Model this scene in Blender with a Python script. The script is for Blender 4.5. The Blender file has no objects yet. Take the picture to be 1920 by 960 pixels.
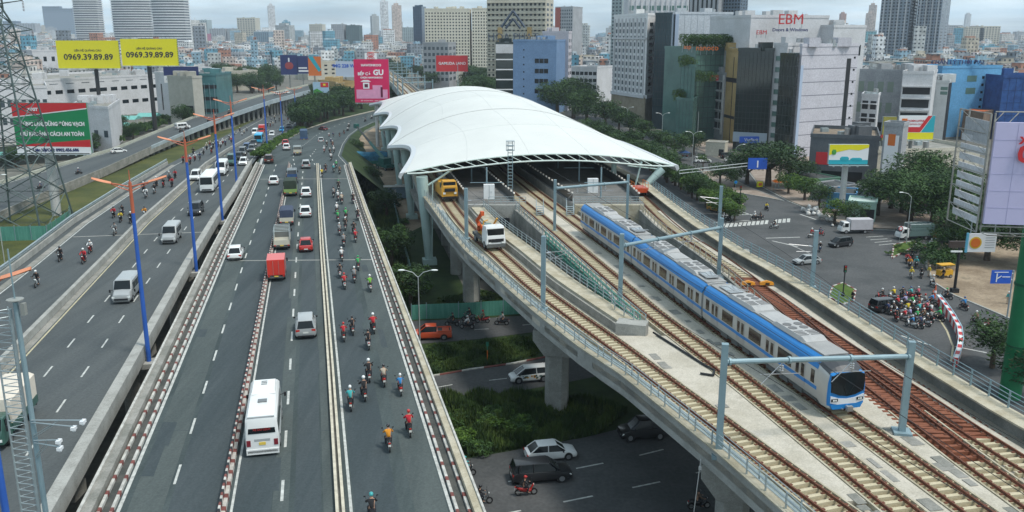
import bpy, bmesh, math, random
from mathutils import Vector, Matrix
random.seed(7)
SC=bpy.context.scene; COL=SC.collection
# ------------------------------------------------ camera, sky, sun, exposure
FPX=1650.; HC=36.; TH=math.atan(418/FPX)
cd=bpy.data.cameras.new('camera'); cam=bpy.data.objects.new('camera',cd); COL.objects.link(cam)
cd.sensor_width=36; cd.lens=36*FPX/1920; cd.clip_start=.5; cd.clip_end=9000
cam.location=(0,0,HC); cam.rotation_euler=(math.pi/2-TH,0,0); SC.camera=cam
SUN_EL,SUN_AZ=math.radians(62),math.radians(118)      # azimuth clockwise from +Y (north)
wd=bpy.data.worlds.new('World'); SC.world=wd; wd.use_nodes=True
nt=wd.node_tree; nt.nodes.clear()
def N(t,ty,**k):
    n=t.nodes.new(ty)
    for a,b in k.items(): setattr(n,a,b)
    return n
out=N(nt,'ShaderNodeOutputWorld'); bg=N(nt,'ShaderNodeBackground'); sky=N(nt,'ShaderNodeTexSky',sky_type='NISHITA')
sky.sun_disc=False; sky.sun_elevation=SUN_EL; sky.sun_rotation=SUN_AZ; sky.dust_density=2.5; sky.air_density=1.0; sky.ozone_density=1.0
tc=N(nt,'ShaderNodeTexCoord'); sep=N(nt,'ShaderNodeSeparateXYZ'); nt.links.new(tc.outputs['Generated'],sep.inputs[0])
# cloud layer: project the view direction on a flat ceiling
mx=N(nt,'ShaderNodeMath',operation='MAXIMUM'); mx.inputs[1].default_value=.0; nt.links.new(sep.outputs[2],mx.inputs[0])
ad=N(nt,'ShaderNodeMath',operation='ADD'); ad.inputs[1].default_value=.10; nt.links.new(mx.outputs[0],ad.inputs[0])
dv=N(nt,'ShaderNodeVectorMath',operation='DIVIDE'); nt.links.new(tc.outputs['Generated'],dv.inputs[0])
cb=N(nt,'ShaderNodeCombineXYZ')
for i in range(3): nt.links.new(ad.outputs[0],cb.inputs[i])
nt.links.new(cb.outputs[0],dv.inputs[1])
nz=N(nt,'ShaderNodeTexNoise'); nz.inputs['Scale'].default_value=.42; nz.inputs['Detail'].default_value=7; nz.inputs['Roughness'].default_value=.55
nt.links.new(dv.outputs[0],nz.inputs['Vector'])
cr=N(nt,'ShaderNodeValToRGB'); cr.color_ramp.elements[0].position=.33; cr.color_ramp.elements[1].position=.62
nt.links.new(nz.outputs['Fac'],cr.inputs[0])
cc=N(nt,'ShaderNodeValToRGB'); cc.color_ramp.elements[0].position=.35; cc.color_ramp.elements[0].color=(4.0,5.7,6.9,1); cc.color_ramp.elements[1].position=.75; cc.color_ramp.elements[1].color=(7.6,8.6,9.0,1)
nz2=N(nt,'ShaderNodeTexNoise'); nz2.inputs['Scale'].default_value=.9; nz2.inputs['Detail'].default_value=5; nt.links.new(dv.outputs[0],nz2.inputs['Vector']); nt.links.new(nz2.outputs['Fac'],cc.inputs[0])
skm=N(nt,'ShaderNodeMix',data_type='RGBA'); nt.links.new(sky.outputs[0],skm.inputs[6]); skm.inputs[0].default_value=.35; skm.inputs[7].default_value=(4.5,6.2,7.2,1)
mixc=N(nt,'ShaderNodeMix',data_type='RGBA'); nt.links.new(cr.outputs[0],mixc.inputs[0]); nt.links.new(skm.outputs[2],mixc.inputs[6]); nt.links.new(cc.outputs[0],mixc.inputs[7])
nt.links.new(mixc.outputs[2],bg.inputs[0]); bg.inputs[1].default_value=.10; nt.links.new(bg.outputs[0],out.inputs[0])
sl=bpy.data.lights.new('sun','SUN'); sl.energy=2.0; sl.angle=math.radians(10); sl.color=(1,.96,.9)
so=bpy.data.objects.new('sun',sl); COL.objects.link(so)
sd=Vector((math.sin(SUN_AZ)*math.cos(SUN_EL),math.cos(SUN_AZ)*math.cos(SUN_EL),math.sin(SUN_EL)))
so.rotation_euler=(-sd).to_track_quat('-Z','Y').to_euler(); so.location=(0,0,300)
SC.view_settings.view_transform='Standard'; SC.view_settings.look='None'; SC.view_settings.exposure=0.55; SC.view_settings.gamma=1
# ------------------------------------------------ pixel -> world helpers (reference 1920x960)
CT,ST=math.cos(TH),math.sin(TH)
def ray(px,py):
    a=(px-960)/FPX; b=-(py-480)/FPX
    return Vector((a,CT+b*ST,-ST+b*CT))
def W(px,py,z=0.):
    d=ray(px,py); t=(z-HC)/d.z
    return Vector((0,0,HC))+d*t
def WY(px,py,Y):
    d=ray(px,py); return Vector((0,0,HC))+d*(Y/d.y)
def zroad(Y):
    t=min(1,max(0,(Y-185)/150.)); t=t*t*(3-2*t)
    return 9-8.6*t
def R(px,py,dz=0.):
    z=9.
    for i in range(40):
        p=W(px,py,z); z=z*.5+.5*zroad(p.y)
    p=W(px,py,z); p.z=z+dz; return p
def ZT(p,py):      # height above (p.x,p.y) seen at image row py
    b=-(py-480)/FPX
    # direction slope: dz/dy
    return HC+p.y*((-ST+b*CT)/(CT+b*ST))
# ------------------------------------------------ materials
MATS={}
def M(name,col,rough=.7,metal=0.,var=.12,scale=1.2,bump=0.,spec=.4,coat=0.):
    if name in MATS: return MATS[name]
    m=bpy.data.materials.new(name); m.use_nodes=True; t=m.node_tree; b=t.nodes['Principled BSDF']
    b.inputs['Roughness'].default_value=rough; b.inputs['Metallic'].default_value=metal
    b.inputs['Specular IOR Level'].default_value=spec; b.inputs['Coat Weight'].default_value=coat
    c=tuple(col)+(1,)
    if var>0:
        g=N(t,'ShaderNodeTexCoord'); n=N(t,'ShaderNodeTexNoise'); n.inputs['Scale'].default_value=scale; n.inputs['Detail'].default_value=6; n.inputs['Roughness'].default_value=.65
        t.links.new(g.outputs['Object'],n.inputs['Vector'])
        r=N(t,'ShaderNodeValToRGB'); r.color_ramp.elements[0].position=.3; r.color_ramp.elements[1].position=.7
        r.color_ramp.elements[0].color=tuple(x*(1-var) for x in col)+(1,); r.color_ramp.elements[1].color=tuple(min(1,x*(1+var)) for x in col)+(1,)
        t.links.new(n.outputs['Fac'],r.inputs[0]); t.links.new(r.outputs[0],b.inputs['Base Color'])
        if bump>0:
            bm_=N(t,'ShaderNodeBump'); bm_.inputs['Strength'].default_value=bump; n2=N(t,'ShaderNodeTexNoise'); n2.inputs['Scale'].default_value=scale*12; n2.inputs['Detail'].default_value=3
            t.links.new(g.outputs['Object'],n2.inputs['Vector']); t.links.new(n2.outputs['Fac'],bm_.inputs['Height']); t.links.new(bm_.outputs[0],b.inputs['Normal'])
    else: b.inputs['Base Color'].default_value=c
    MATS[name]=m; return m
def M2(name,c1,c2,scale=.2,rough=.85,detail=8,c3=None,stretch=None,pos=(.4,.6),bump=0.):
    """two/three tone noise-blotched surface in object space"""
    if name in MATS: return MATS[name]
    m=bpy.data.materials.new(name); m.use_nodes=True; t=m.node_tree; b=t.nodes['Principled BSDF']; b.inputs['Roughness'].default_value=rough; b.inputs['Specular IOR Level'].default_value=.3
    g=N(t,'ShaderNodeTexCoord'); n=N(t,'ShaderNodeTexNoise'); n.inputs['Scale'].default_value=scale; n.inputs['Detail'].default_value=detail; n.inputs['Roughness'].default_value=.7
    if stretch:
        mp=N(t,'ShaderNodeMapping'); mp.inputs['Scale'].default_value=stretch[:3]; mp.inputs['Rotation'].default_value=(0,0,stretch[3]); t.links.new(g.outputs['Object'],mp.inputs[0]); t.links.new(mp.outputs[0],n.inputs['Vector'])
    else: t.links.new(g.outputs['Object'],n.inputs['Vector'])
    r=N(t,'ShaderNodeValToRGB'); r.color_ramp.elements[0].position=pos[0]; r.color_ramp.elements[1].position=pos[1]
    r.color_ramp.elements[0].color=tuple(c1)+(1,); r.color_ramp.elements[1].color=tuple(c2)+(1,)
    if c3: e=r.color_ramp.elements.new(min(.98,pos[1]+.15)); e.color=tuple(c3)+(1,)
    n3=N(t,'ShaderNodeTexNoise'); n3.inputs['Scale'].default_value=scale*25; n3.inputs['Detail'].default_value=4; t.links.new(g.outputs['Object'],n3.inputs['Vector'])
    mm=N(t,'ShaderNodeMix',data_type='RGBA',blend_type='MULTIPLY'); mm.inputs[0].default_value=.6
    r2=N(t,'ShaderNodeValToRGB'); r2.color_ramp.elements[0].position=.3; r2.color_ramp.elements[0].color=(.7,.7,.7,1); r2.color_ramp.elements[1].position=.7; r2.color_ramp.elements[1].color=(1.2,1.2,1.2,1)
    t.links.new(n3.outputs['Fac'],r2.inputs[0]); t.links.new(n.outputs['Fac'],r.inputs[0]); t.links.new(r.outputs[0],mm.inputs[6]); t.links.new(r2.outputs[0],mm.inputs[7]); t.links.new(mm.outputs[2],b.inputs['Base Color'])
    if bump:
        bp=N(t,'ShaderNodeBump'); bp.inputs['Strength'].default_value=bump; t.links.new(n3.outputs['Fac'],bp.inputs['Height']); t.links.new(bp.outputs[0],b.inputs['Normal'])
    MATS[name]=m; return m
RD=.23  # road direction angle for streaks
asphalt=M2('asphalt_road',(.038,.052,.052),(.064,.082,.081),.25,.85,c3=(.050,.062,.062),stretch=(1.6,.12,1,-RD))
asphalt_dark=M2('asphalt_darker_lane',(.040,.054,.058),(.056,.070,.074),.3,.82,stretch=(2,.1,1,-RD))
asphalt_low=M2('asphalt_lower_street',(.062,.066,.066),(.088,.090,.090),.12,.9,c3=(.07,.075,.075))
asph_l=M2('asphalt_left_flyover',(.062,.072,.074),(.084,.094,.094),.2,.85,stretch=(1.5,.15,1,-.18))
conc=M2('concrete',(.27,.27,.245),(.36,.36,.33),.5,.85,bump=.1)
conc_d=M2('concrete_weathered',(.19,.19,.165),(.30,.29,.26),.4,.9,c3=(.36,.35,.31))
conc_y=M2('concrete_yellowed_walkway',(.34,.30,.21),(.47,.43,.33),.6,.9,c3=(.40,.38,.31))
conc_l=M2('concrete_pale_track_slab',(.42,.385,.31),(.52,.48,.40),.35,.85,c3=(.32,.29,.23))
white_p=M('road_paint_white',(.44,.45,.42),.8,var=.35,scale=2.2)
yel_p=M('road_paint_cream',(.42,.38,.25),.8,var=.3,scale=3)
red_p=M('kerb_paint_dull_red',(.17,.055,.045),.8,var=.35,scale=2)
kerb_w=M('kerb_paint_white',(.44,.43,.39),.85,var=.35,scale=2)
steel=M('galvanised_steel',(.36,.42,.43),.45,.5,var=.1)
steel_b=M('blue_grey_painted_steel',(.22,.31,.34),.5,.2,var=.12,scale=.8)
teal_s=M('pale_teal_painted_steel',(.40,.52,.49),.5,.1,var=.08,scale=.6)
dark=M('black_rubber',(.02,.02,.02),.8,var=0)
blk=M('matt_black',(.015,.016,.018),.6,var=0)
glass_d=M('dark_window_glass',(.008,.012,.014),.18,0,var=0,spec=.35)
glass_w=M('window_glass_grey',(.05,.07,.08),.15,0,var=.3,scale=.5,spec=.6)
glass_g=M('green_curtain_glass',(.10,.19,.165),.2,.1,var=.25,scale=.12,spec=.7)
glass_k=M('black_curtain_glass',(.022,.032,.03),.10,.2,var=.35,scale=.15,spec=.6)
chrome=M('bare_metal',(.5,.5,.5),.3,.8,var=0)
lampw=M('headlamp_lens',(.75,.78,.75),.15,0,var=0); lampr=M('tail_lamp_red',(.45,.03,.02),.25,0,var=0); plate=M('number_plate_white',(.65,.65,.6),.5,var=0); platey=M('number_plate_yellow',(.7,.5,.08),.5,var=0)
# ------------------------------------------------ mesh builder
class B:
    def __init__(s): s.v=[]; s.f=[]; s.m=[]
    def add(s,vs,fs,m=0):
        o=len(s.v); s.v+= [tuple(v) for v in vs]; s.f+=[tuple(i+o for i in f) for f in fs]; s.m+=[m]*len(fs)
    def box(s,c,d,rz=0,m=0,ax=None):
        x,y,z=d[0]/2,d[1]/2,d[2]/2; ca,sa=math.cos(rz),math.sin(rz); vs=[]
        for k in (-z,z):
            for (i,j) in ((-x,-y),(x,-y),(x,y),(-x,y)): vs.append((c[0]+i*ca-j*sa,c[1]+i*sa+j*ca,c[2]+k))
        s.add(vs,[(3,2,1,0),(4,5,6,7),(0,1,5,4),(1,2,6,5),(2,3,7,6),(3,0,4,7)],m)
    def bb(s,x0,x1,y0,y1,z0,z1,m=0): s.box(((x0+x1)/2,(y0+y1)/2,(z0+z1)/2),(x1-x0,y1-y0,z1-z0),0,m)
    def prism(s,poly,z0,z1,m=0,mt=None):
        n=len(poly); A=sum(poly[i][0]*poly[(i+1)%n][1]-poly[(i+1)%n][0]*poly[i][1] for i in range(n))
        if A<0: poly=poly[::-1]
        vs=[(p[0],p[1],z0) for p in poly]+[(p[0],p[1],z1) for p in poly]
        s.add(vs,[tuple(range(n-1,-1,-1))]+[(i,(i+1)%n,n+(i+1)%n,n+i) for i in range(n)],m); s.f.append(tuple(len(s.v)-n+i for i in range(n))); s.m.append(m if mt is None else mt)
    def poly(s,pts,m=0): s.add(pts,[tuple(range(len(pts)))],m)
    def tube(s,a,b,r,r2=None,n=8,m=0,caps=True):
        a=Vector(a); b=Vector(b); r2=r if r2 is None else r2; d=b-a
        if d.length<1e-6: return
        q=d.to_track_quat('Z','Y'); vs=[]
        for p,rr in ((a,r),(b,r2)):
            for i in range(n):
                t=2*math.pi*i/n; vs.append(p+q@Vector((rr*math.cos(t),rr*math.sin(t),0)))
        fs=[(i,(i+1)%n,n+(i+1)%n,n+i) for i in range(n)]
        if caps: fs+=[tuple(range(n-1,-1,-1)),tuple(range(n,2*n))]
        s.add(vs,fs,m)
    def ptube(s,pts,r,n=6,m=0):
        for i in range(len(pts)-1): s.tube(pts[i],pts[i+1],r,r,n,m)
    def loft(s,secs,m=0,caps=True,closed=True):
        n=len(secs[0]); vs=[p for sec in secs for p in sec]; fs=[]
        for k in range(len(secs)-1):
            for i in range(n if closed else n-1): fs.append((k*n+i,k*n+(i+1)%n,(k+1)*n+(i+1)%n,(k+1)*n+i))
        if caps and closed: fs+=[tuple(range(n-1,-1,-1)),tuple((len(secs)-1)*n+i for i in range(n))]
        s.add(vs,fs,m)
    def ball(s,c,r,m=0,n=8,k=5):
        r=(r,r,r) if not hasattr(r,'__len__') else r; secs=[]
        for j in range(1,k):
            a=math.pi*j/k; secs.append([(c[0]+r[0]*math.sin(a)*math.cos(2*math.pi*i/n),c[1]+r[1]*math.sin(a)*math.sin(2*math.pi*i/n),c[2]-r[2]*math.cos(a)) for i in range(n)])
        s.loft(secs,m)
    def mesh(s,name,mats,smooth=False,fixn=True):
        me=bpy.data.meshes.new(name); me.from_pydata(s.v,[],s.f)
        for m in (mats if isinstance(mats,(list,tuple)) else [mats]): me.materials.append(m)
        me.polygons.foreach_set('material_index',s.m)
        if fixn:
            bm=bmesh.new(); bm.from_mesh(me); bmesh.ops.recalc_face_normals(bm,faces=bm.faces); bm.to_mesh(me); bm.free()
        if smooth: me.polygons.foreach_set('use_smooth',[True]*len(me.polygons))
        me.update(); return me
def sharp(me,ang=35):
    try: me.set_sharp_from_angle(angle=math.radians(ang))
    except Exception: pass
def obj(name,b,mats,parent=None,smooth=False,loc=None,rz=0,fixn=True):
    me=b.mesh(name,mats,smooth,fixn) if isinstance(b,B) else b
    if smooth: sharp(me)
    o=bpy.data.objects.new(name,me); COL.objects.link(o)
    if parent: o.parent=parent
    if loc is not None: o.location=loc
    o.rotation_euler[2]=rz
    return o
def thing(name,label,cat,loc=(0,0,0),rz=0,group=None):
    o=bpy.data.objects.new(name,None); COL.objects.link(o); o.location=loc; o.rotation_euler[2]=rz; o.empty_display_size=.3
    o['label']=label; o['category']=cat
    if group: o['group']=group
    return o
def tag(o,label,cat,group=None):
    o['label']=label; o['category']=cat
    if group: o['group']=group
    return o
def struct(o): o['kind']='structure'; return o
def stuff(o,label=None,cat=None):
    o['kind']='stuff'
    if label: o['label']=label; o['category']=cat
    return o
def dup(root,loc,rz=0,label=None,group=None,remat=None,scale=None):
    KEYS=('label','category','group')
    r=root.copy(); COL.objects.link(r); r.location=loc; r.rotation_euler[2]=rz
    if scale: r.scale=scale
    if label: r['label']=label
    if group: r['group']=group
    elif 'group' in r and group=='' : del r['group']
    def rm(o,base):
        if remat and base in remat:
            for i,mm in remat[base].items():
                o.material_slots[i].link='OBJECT'; o.material_slots[i].material=mm
    rm(r,root.name.split('.')[0])
    for ch in root.children:
        c=ch.copy(); COL.objects.link(c); c.parent=r; rm(c,ch.name.split('.')[0])
        for g in ch.children:
            d=g.copy(); COL.objects.link(d); d.parent=c; rm(d,g.name.split('.')[0])
    return r
def lerp(a,b,t): return a+(b-a)*t
def text(s,size,parent,mat_,loc,rot,name='lettering',align='CENTER',ext=.01,xs=1.,bold=0.):
    cu=bpy.data.curves.new('t','FONT'); cu.body=s; cu.size=size; cu.align_x=align; cu.align_y='CENTER'; cu.extrude=ext; cu.offset=bold; cu.resolution_u=2
    o=bpy.data.objects.new('t',cu); COL.objects.link(o); dg=bpy.context.evaluated_depsgraph_get(); me=bpy.data.meshes.new_from_object(o.evaluated_get(dg)); bpy.data.objects.remove(o); bpy.data.curves.remove(cu)
    me.name=name; me.materials.clear(); me.materials.append(mat_)
    r=bpy.data.objects.new(name,me); COL.objects.link(r); r.parent=parent; r.location=loc; r.rotation_euler=rot; r.scale=(xs,1,1); return r
# ribbons between two edge polylines
def resample(pts,ys=None,step=4.):
    out=[pts[0].copy()]
    for a,b in zip(pts[:-1],pts[1:]):
        n=max(1,int((b-a).length/step))
        for k in range(1,n+1): out.append(a.lerp(b,k/n))
    return out
class Rib:
    """road strip: paired left/right edge points"""
    def __init__(s,L,Rr): s.L=L; s.R=Rr; s.n=len(L)
    def P(s,i,u,dz=0): 
        p=s.L[i].lerp(s.R[i],u); p.z+=dz; return p
    def strip(s,b,u0,u1,dz,m=0,i0=0,i1=None):
        i1=s.n if i1 is None else i1; vs=[]
        for i in range(i0,i1): vs+= [s.P(i,u0,dz),s.P(i,u1,dz)]
        b.add(vs,[(2*k,2*k+1,2*k+3,2*k+2) for k in range(i1-i0-1)],m)
    def wall(s,b,u0,u1,z0,z1,m=0,i0=0,i1=None,alt=None,step=None):
        i1=s.n if i1 is None else i1; secs=[]
        for i in range(i0,i1): secs.append([s.P(i,u0,z0),s.P(i,u1,z0),s.P(i,u1,z1),s.P(i,u0,z1)])
        if alt is None: b.loft(secs,m); return
        # alternate materials along the length with physical step
        acc=0.; cur=[secs[0]]; k=0; rem=step
        for a,c in zip(secs[:-1],secs[1:]):
            d=(a[0]-c[0]).length; t=0.
            while d-t>rem:
                t+=rem; q=[x.lerp(y,t/d) for x,y in zip(a,c)]; cur.append(q); b.loft(cur,alt[k%len(alt)]); cur=[q]; k+=1; rem=step
            rem-=d-t; cur.append(c)
        if len(cur)>1: b.loft(cur,alt[k%len(alt)])
    def at(s,Y,u,dz=0):
        for i in range(s.n-1):
            a,c=s.P(i,u,dz),s.P(i+1,u,dz)
            if a.y<=Y<=c.y: return a.lerp(c,(Y-a.y)/(c.y-a.y)),(c-a).normalized()
        return None
    def dashes(s,b,u,w,dz,on,gap,m=0,i0=0,i1=None,off=0):
        i1=s.n if i1 is None else i1; pts=[s.P(i,u,dz) for i in range(i0,i1)]; pos=off; acc=0
        for a,c in zip(pts[:-1],pts[1:]):
            d=(c-a).length; t=(c-a)/d; nrm=Vector((-t.y,t.x,0)).normalized()*w/2
            while pos<acc+d:
                p=a+t*(pos-acc); q=p+t*on; b.add([p+nrm,p-nrm,q-nrm,q+nrm],[(0,1,2,3)],m); pos+=on+gap
            acc+=d
def pair(Lp,Rp,n=60):
    """resample both polylines to same count by Y-param fraction"""
    def rs(P):
        ln=[0]
        for a,c in zip(P[:-1],P[1:]): ln.append(ln[-1]+(c-a).length)
        out=[]
        for k in range(n):
            d=ln[-1]*k/(n-1); i=0
            while i<len(ln)-2 and ln[i+1]<d: i+=1
            out.append(P[i].lerp(P[i+1],(d-ln[i])/(ln[i+1]-ln[i])))
        return out
    return Rib(rs(Lp),rs(Rp))
def interpx(pts,Y):
    if Y<=pts[0][1]: a,b=pts[0],pts[1]
    elif Y>=pts[-1][1]: a,b=pts[-2],pts[-1]
    else:
        for a,b in zip(pts[:-1],pts[1:]):
            if a[1]<=Y<=b[1]: break
    return a[0]+(b[0]-a[0])*(Y-a[1])/(b[1]-a[1])
# ================================================= SETTING: ground, streets
def gpoly(name,pix,z,mat_,zz=0.):
    b=B(); pts=[W(x,y,zz) for x,y in pix]; b.poly([(p.x,p.y,z) for p in pts]); return struct(obj(name,b,mat_))
soil=M2('dusty_urban_ground',(.10,.10,.085),(.17,.165,.14),.05,.95,c3=(.07,.085,.05))
grassm=M2('mown_grass',(.045,.058,.014),(.085,.092,.022),.09,.95,c3=(.10,.085,.035),detail=10)
grassd=M2('rank_grass',(.018,.036,.010),(.034,.060,.015),.25,.95,c3=(.045,.05,.02),detail=10)
pave=M2('brick_pavement',(.24,.19,.15),(.34,.28,.23),.3,.9)
dirt=M2('bare_dirt',(.20,.15,.10),(.33,.26,.18),.15,.95,c3=(.14,.12,.08))
b=B(); b.poly([(-6000,-300,0),(6000,-300,0),(6000,8000,0),(-6000,8000,0)]); struct(obj('ground',b,soil))
gpoly('grass_ground',[(-700,1100),(-200,560),(-120,430),(0,400),(68,373),(198,322),(284,284),(360,258),(437,240),(500,232),(520,250),(440,300),(330,360),(200,470),(90,600),(-200,1000)],.02,grassm)
gpoly('grass_verge',[(640,300),(700,262),(760,300),(810,420),(870,540),(1100,560),(1250,640),(1500,800),(1500,1100),(500,1100),(560,700),(700,700),(700,500)],.016,grassd)
gpoly('bare_ground',[(655,268),(700,240),(760,250),(780,330),(800,420),(760,440),(720,400),(690,330)],.028,dirt)
# lower streets passing beneath the flyovers
def lowroad(pix_top,pix_bot,z=.04):
    b=B(); Lp=[W(*p) for p in pix_top]; Rp=[W(*p) for p in pix_bot]
    r=pair(Lp,Rp,40); r.strip(b,0,1,z); o=struct(obj('street',b,asphalt_low)); return r
lr1=lowroad([(-700,1130),(300,960),(620,905),(870,862),(1100,820),(1260,780),(1500,720)],[(-700,2200),(500,1400),(900,1200),(1200,1130),(1400,1080),(1700,1000),(2000,930)])
b=B()
for u in (.22,.42): lr1.dashes(b,u,.18,.046,2.6,3.6)
struct(obj('lane_markings',b,white_p))
lr2=lowroad([(600,740),(805,708),(880,695),(960,684),(1060,664),(1200,630),(1300,600)],[(600,790),(830,748),(900,742),(960,736),(1060,718),(1200,690),(1300,660)],.045)
b=B(); lr2.dashes(b,.5,.16,.052,2.0,4.0); struct(obj('lane_markings',b,white_p))
lr3=lowroad([(600,612),(780,602),(900,598),(1010,590),(1100,575)],[(600,665),(790,645),(900,636),(1010,622),(1100,605)],.045)
b=B(); lr3.dashes(b,.55,.14,.052,1.8,4.5); struct(obj('lane_markings',b,white_p))
b=B(); lr2.wall(b,-.04,0,0,.16,alt=[0,1],step=2.6); obj_=obj('kerb',b,[kerb_w,red_p]); tag(obj_,'red and white painted kerb along the lower street beneath the railway','kerb')
# station forecourt asphalt under viaduct
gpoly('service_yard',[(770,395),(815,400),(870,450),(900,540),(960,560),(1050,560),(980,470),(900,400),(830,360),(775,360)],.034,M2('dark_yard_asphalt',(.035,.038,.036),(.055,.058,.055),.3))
# right-hand intersection
gpoly('street',[(1060,205),(1110,214),(1180,243),(1260,268),(1330,292),(1400,318),(1420,345),(1480,378),(1540,402),(1585,428),(1690,432),(1750,425),(1800,400),(1850,400),(1850,420),(1790,440),(1760,462),(1738,480),(1737,500),(1750,530),(1790,555),(1850,580),(1930,612),(2100,690),(2100,900),(1500,700),(1300,520),(1150,360),(1110,290),(1060,240)],.04,asphalt_low)
gpoly('pavement',[(1260,262),(1330,288),(1400,314),(1422,345),(1480,377),(1540,401),(1588,427),(1690,431),(1750,424),(1800,398),(1900,395),(1800,330),(1700,300),(1560,290),(1400,270)],.15,pave,0)
gpoly('dirt_verge',[(1760,462),(1738,480),(1737,500),(1750,530),(1790,555),(1850,580),(1930,612),(2060,600),(2000,460),(1850,430)],.15,dirt)
def kerbline(pix,w=.3,h=.17,label='',alt=True,step=1.6,z=0.,cat='kerb'):
    P=resample([W(x,y,z) for x,y in pix],step=1.5); Lp=[];Rp=[]
    for i,p in enumerate(P):
        t=(P[min(i+1,len(P)-1)]-P[max(i-1,0)]).normalized(); n=Vector((-t.y,t.x,0))*w/2; Lp.append(p+n); Rp.append(p-n)
    b=B(); Rib(Lp,Rp).wall(b,0,1,.0,h,alt=[0,1] if alt else [0],step=step); return tag(obj('kerb',b,[kerb_w if alt else conc,red_p]),label,cat)
kerbline([(1400,318),(1422,347),(1480,379),(1540,403),(1588,429),(1690,433)],label='pale concrete kerb around the pavement corner by the rubbish heap',alt=False)
kerbline([(1760,462),(1738,480),(1737,500),(1750,530),(1790,555),(1850,580),(1925,612)],label='curving pale kerb edging the dirt verge beside the green column',alt=False)
# islands
def island(pix,label,mat_=grassd,alt=True):
    b=B(); P=[W(x,y,0) for x,y in pix]; b.prism([(p.x,p.y) for p in P],0,.16); struct(obj('traffic_island',b,mat_))
    kerbline(pix+[pix[0]],.25,.22,label,alt,1.0)
lawn=M2('bright_lawn',(.05,.09,.015),(.08,.13,.02),.5,.95)
island([(1672,485),(1676,460),(1700,455),(1722,455),(1712,465)],'kerb of the grassy triangular island by the grey truck',lawn)
island([(1553,558),(1562,538),(1580,532),(1604,545),(1600,566),(1580,572)],'red and white kerb of the round island at the traffic light',lawn)
island([(1288,328),(1300,324),(1340,345),(1395,378),(1390,392),(1360,378),(1320,350)],'red and white kerb of the long hedge median on the avenue',grassd)
island([(1310,318),(1345,322),(1400,350),(1470,378),(1440,372),(1380,362),(1340,345)],'kerb of the paved island with young trees on the avenue',pave,False)
b=B()
for k in range(17):     # zebra crossing
    t=k/16.; p=W(lerp(1345,1478,t),lerp(428,417,t),0)
    if k in (12,): continue
    q=W(lerp(1352,1485,t),lerp(420,411,t),0); d=(q-p); n=Vector((.5,0,0)); e=p+(q-p)*1.25
    e=p+Vector((d.x*.0+1.2,3.6,0)); b.add([p+Vector((-.3,0,.046)),p+Vector((.3,0,.046)),e+Vector((.3,0,.046)),e+Vector((-.3,0,.046))],[(0,1,2,3)])
def line(b,x0,y0,x1,y1,w,z=.046,zz=0):
    p,q=W(x0,y0,zz),W(x1,y1,zz); t=(q-p).normalized(); n=Vector((-t.y,t.x,0))*w/2; b.add([p+n+Vector((0,0,z)),p-n+Vector((0,0,z)),q-n+Vector((0,0,z)),q+n+Vector((0,0,z))],[(0,1,2,3)])
for a in ((1350,405,1410,402),(1338,418,1412,413),(1378,393,1410,404),(1436,447,1500,445),(1448,452,1496,463),(1500,402,1530,412),(1640,455,1672,452),(1648,460,1676,457),(1632,450,1664,448),(1624,445,1656,443),(1700,560,1712,566),(1790,650,1850,662),(1690,630,1745,648),(1205,272,1255,292)): line(b,*a,.35 if a[0]<1600 else .25)
struct(obj('lane_markings',b,white_p))
b=B()
P=[(1727,565),(1752,585),(1775,620),(1787,650),(1783,680)]
for a,c in zip(P[:-1],P[1:]): line(b,*a,*c,.22)
P=[(1770,560),(1800,590),(1808,640),(1798,690)]
struct(obj('lane_markings',b,yel_p))
# ================================================= main flyover (M)
ML=[(-24.7,46),(-29.2,67.5),(-38,108.8),(-43,133.4),(-53.8,185)]
MR=[(-2,46),(-8.8,75.2),(-24.5,142.2),(-34.2,185)]
def V3(x,y): return Vector((x,y,zroad(y)))
mlp=[V3(interpx(ML,y),y) for y in (5,46,67.5,108.8,133.4,160,185)]; mrp=[V3(interpx(MR,y),y) for y in (5,46,67.5,108.8,133.4,160,185)]
def Rib2(L,Rr,n):
    out=[[],[]]
    for k,(P) in enumerate((L,Rr)):
        for a,c in zip(P[:-1],P[1:]):
            for j in range(n): out[k].append(a.lerp(c,j/n))
        out[k].append(P[-1].copy())
    return Rib(*out)
mr=Rib2(mlp,mrp,6)
farL=[R(x,y) for x,y in ((487,296),(505,279),(545,256),(570,243),(620,226),(700,207),(790,192))]
farR=[R(x,y) for x,y in ((640,292),(647,270),(657,255),(672,243),(702,229),(762,214),(850,200))]
mfar=Rib2([mlp[-1]]+farL,[mrp[-1]]+farR,4)
def road(rib,mat_,u0,u1,dz=0,name='road'):
    b=B(); rib.strip(b,u0,u1,dz); return struct(obj(name,b,mat_))
road(mr,asphalt,0,1); road(mfar,asphalt,0,1)
b=B()
for (a,c) in ((.205,.335),(.37,.47),(.53,.60),(.685,.80)): mr.strip(b,a,c,.004)
for Y in (39.5,58,71,86,97,121,133,148,160,175):
    for i in range(mr.n-1):
        if mr.L[i].y<=Y<mr.L[i+1].y: p=mr.P(i,.08,.006); q=mr.P(i,.93,.006); b.add([p,q,q+Vector((0,.09,0)),p+Vector((0,.09,0))],[(0,1,2,3)])
rs=random.Random(4)
for k in range(34):
    Y=rs.uniform(42,180); u=rs.choice((.10,.23,.29,.40,.45,.53,.58,.72,.8,.86)); dz=.0055+k*.00012; a=mr.at(Y,u,dz); c=mr.at(Y+rs.uniform(1.5,7),u,dz)
    if a and c: w=Vector((rs.uniform(.35,1.1),0,0)); b.add([a[0],a[0]+w,c[0]+w,c[0]],[(0,1,2,3)])
struct(obj('asphalt_lane_patch',b,asphalt_dark))
b=B()
for (a,c) in ((.472,.515),(.10,.19),(.605,.63),(.84,.925)): mr.strip(b,a,c,.0042)
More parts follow.
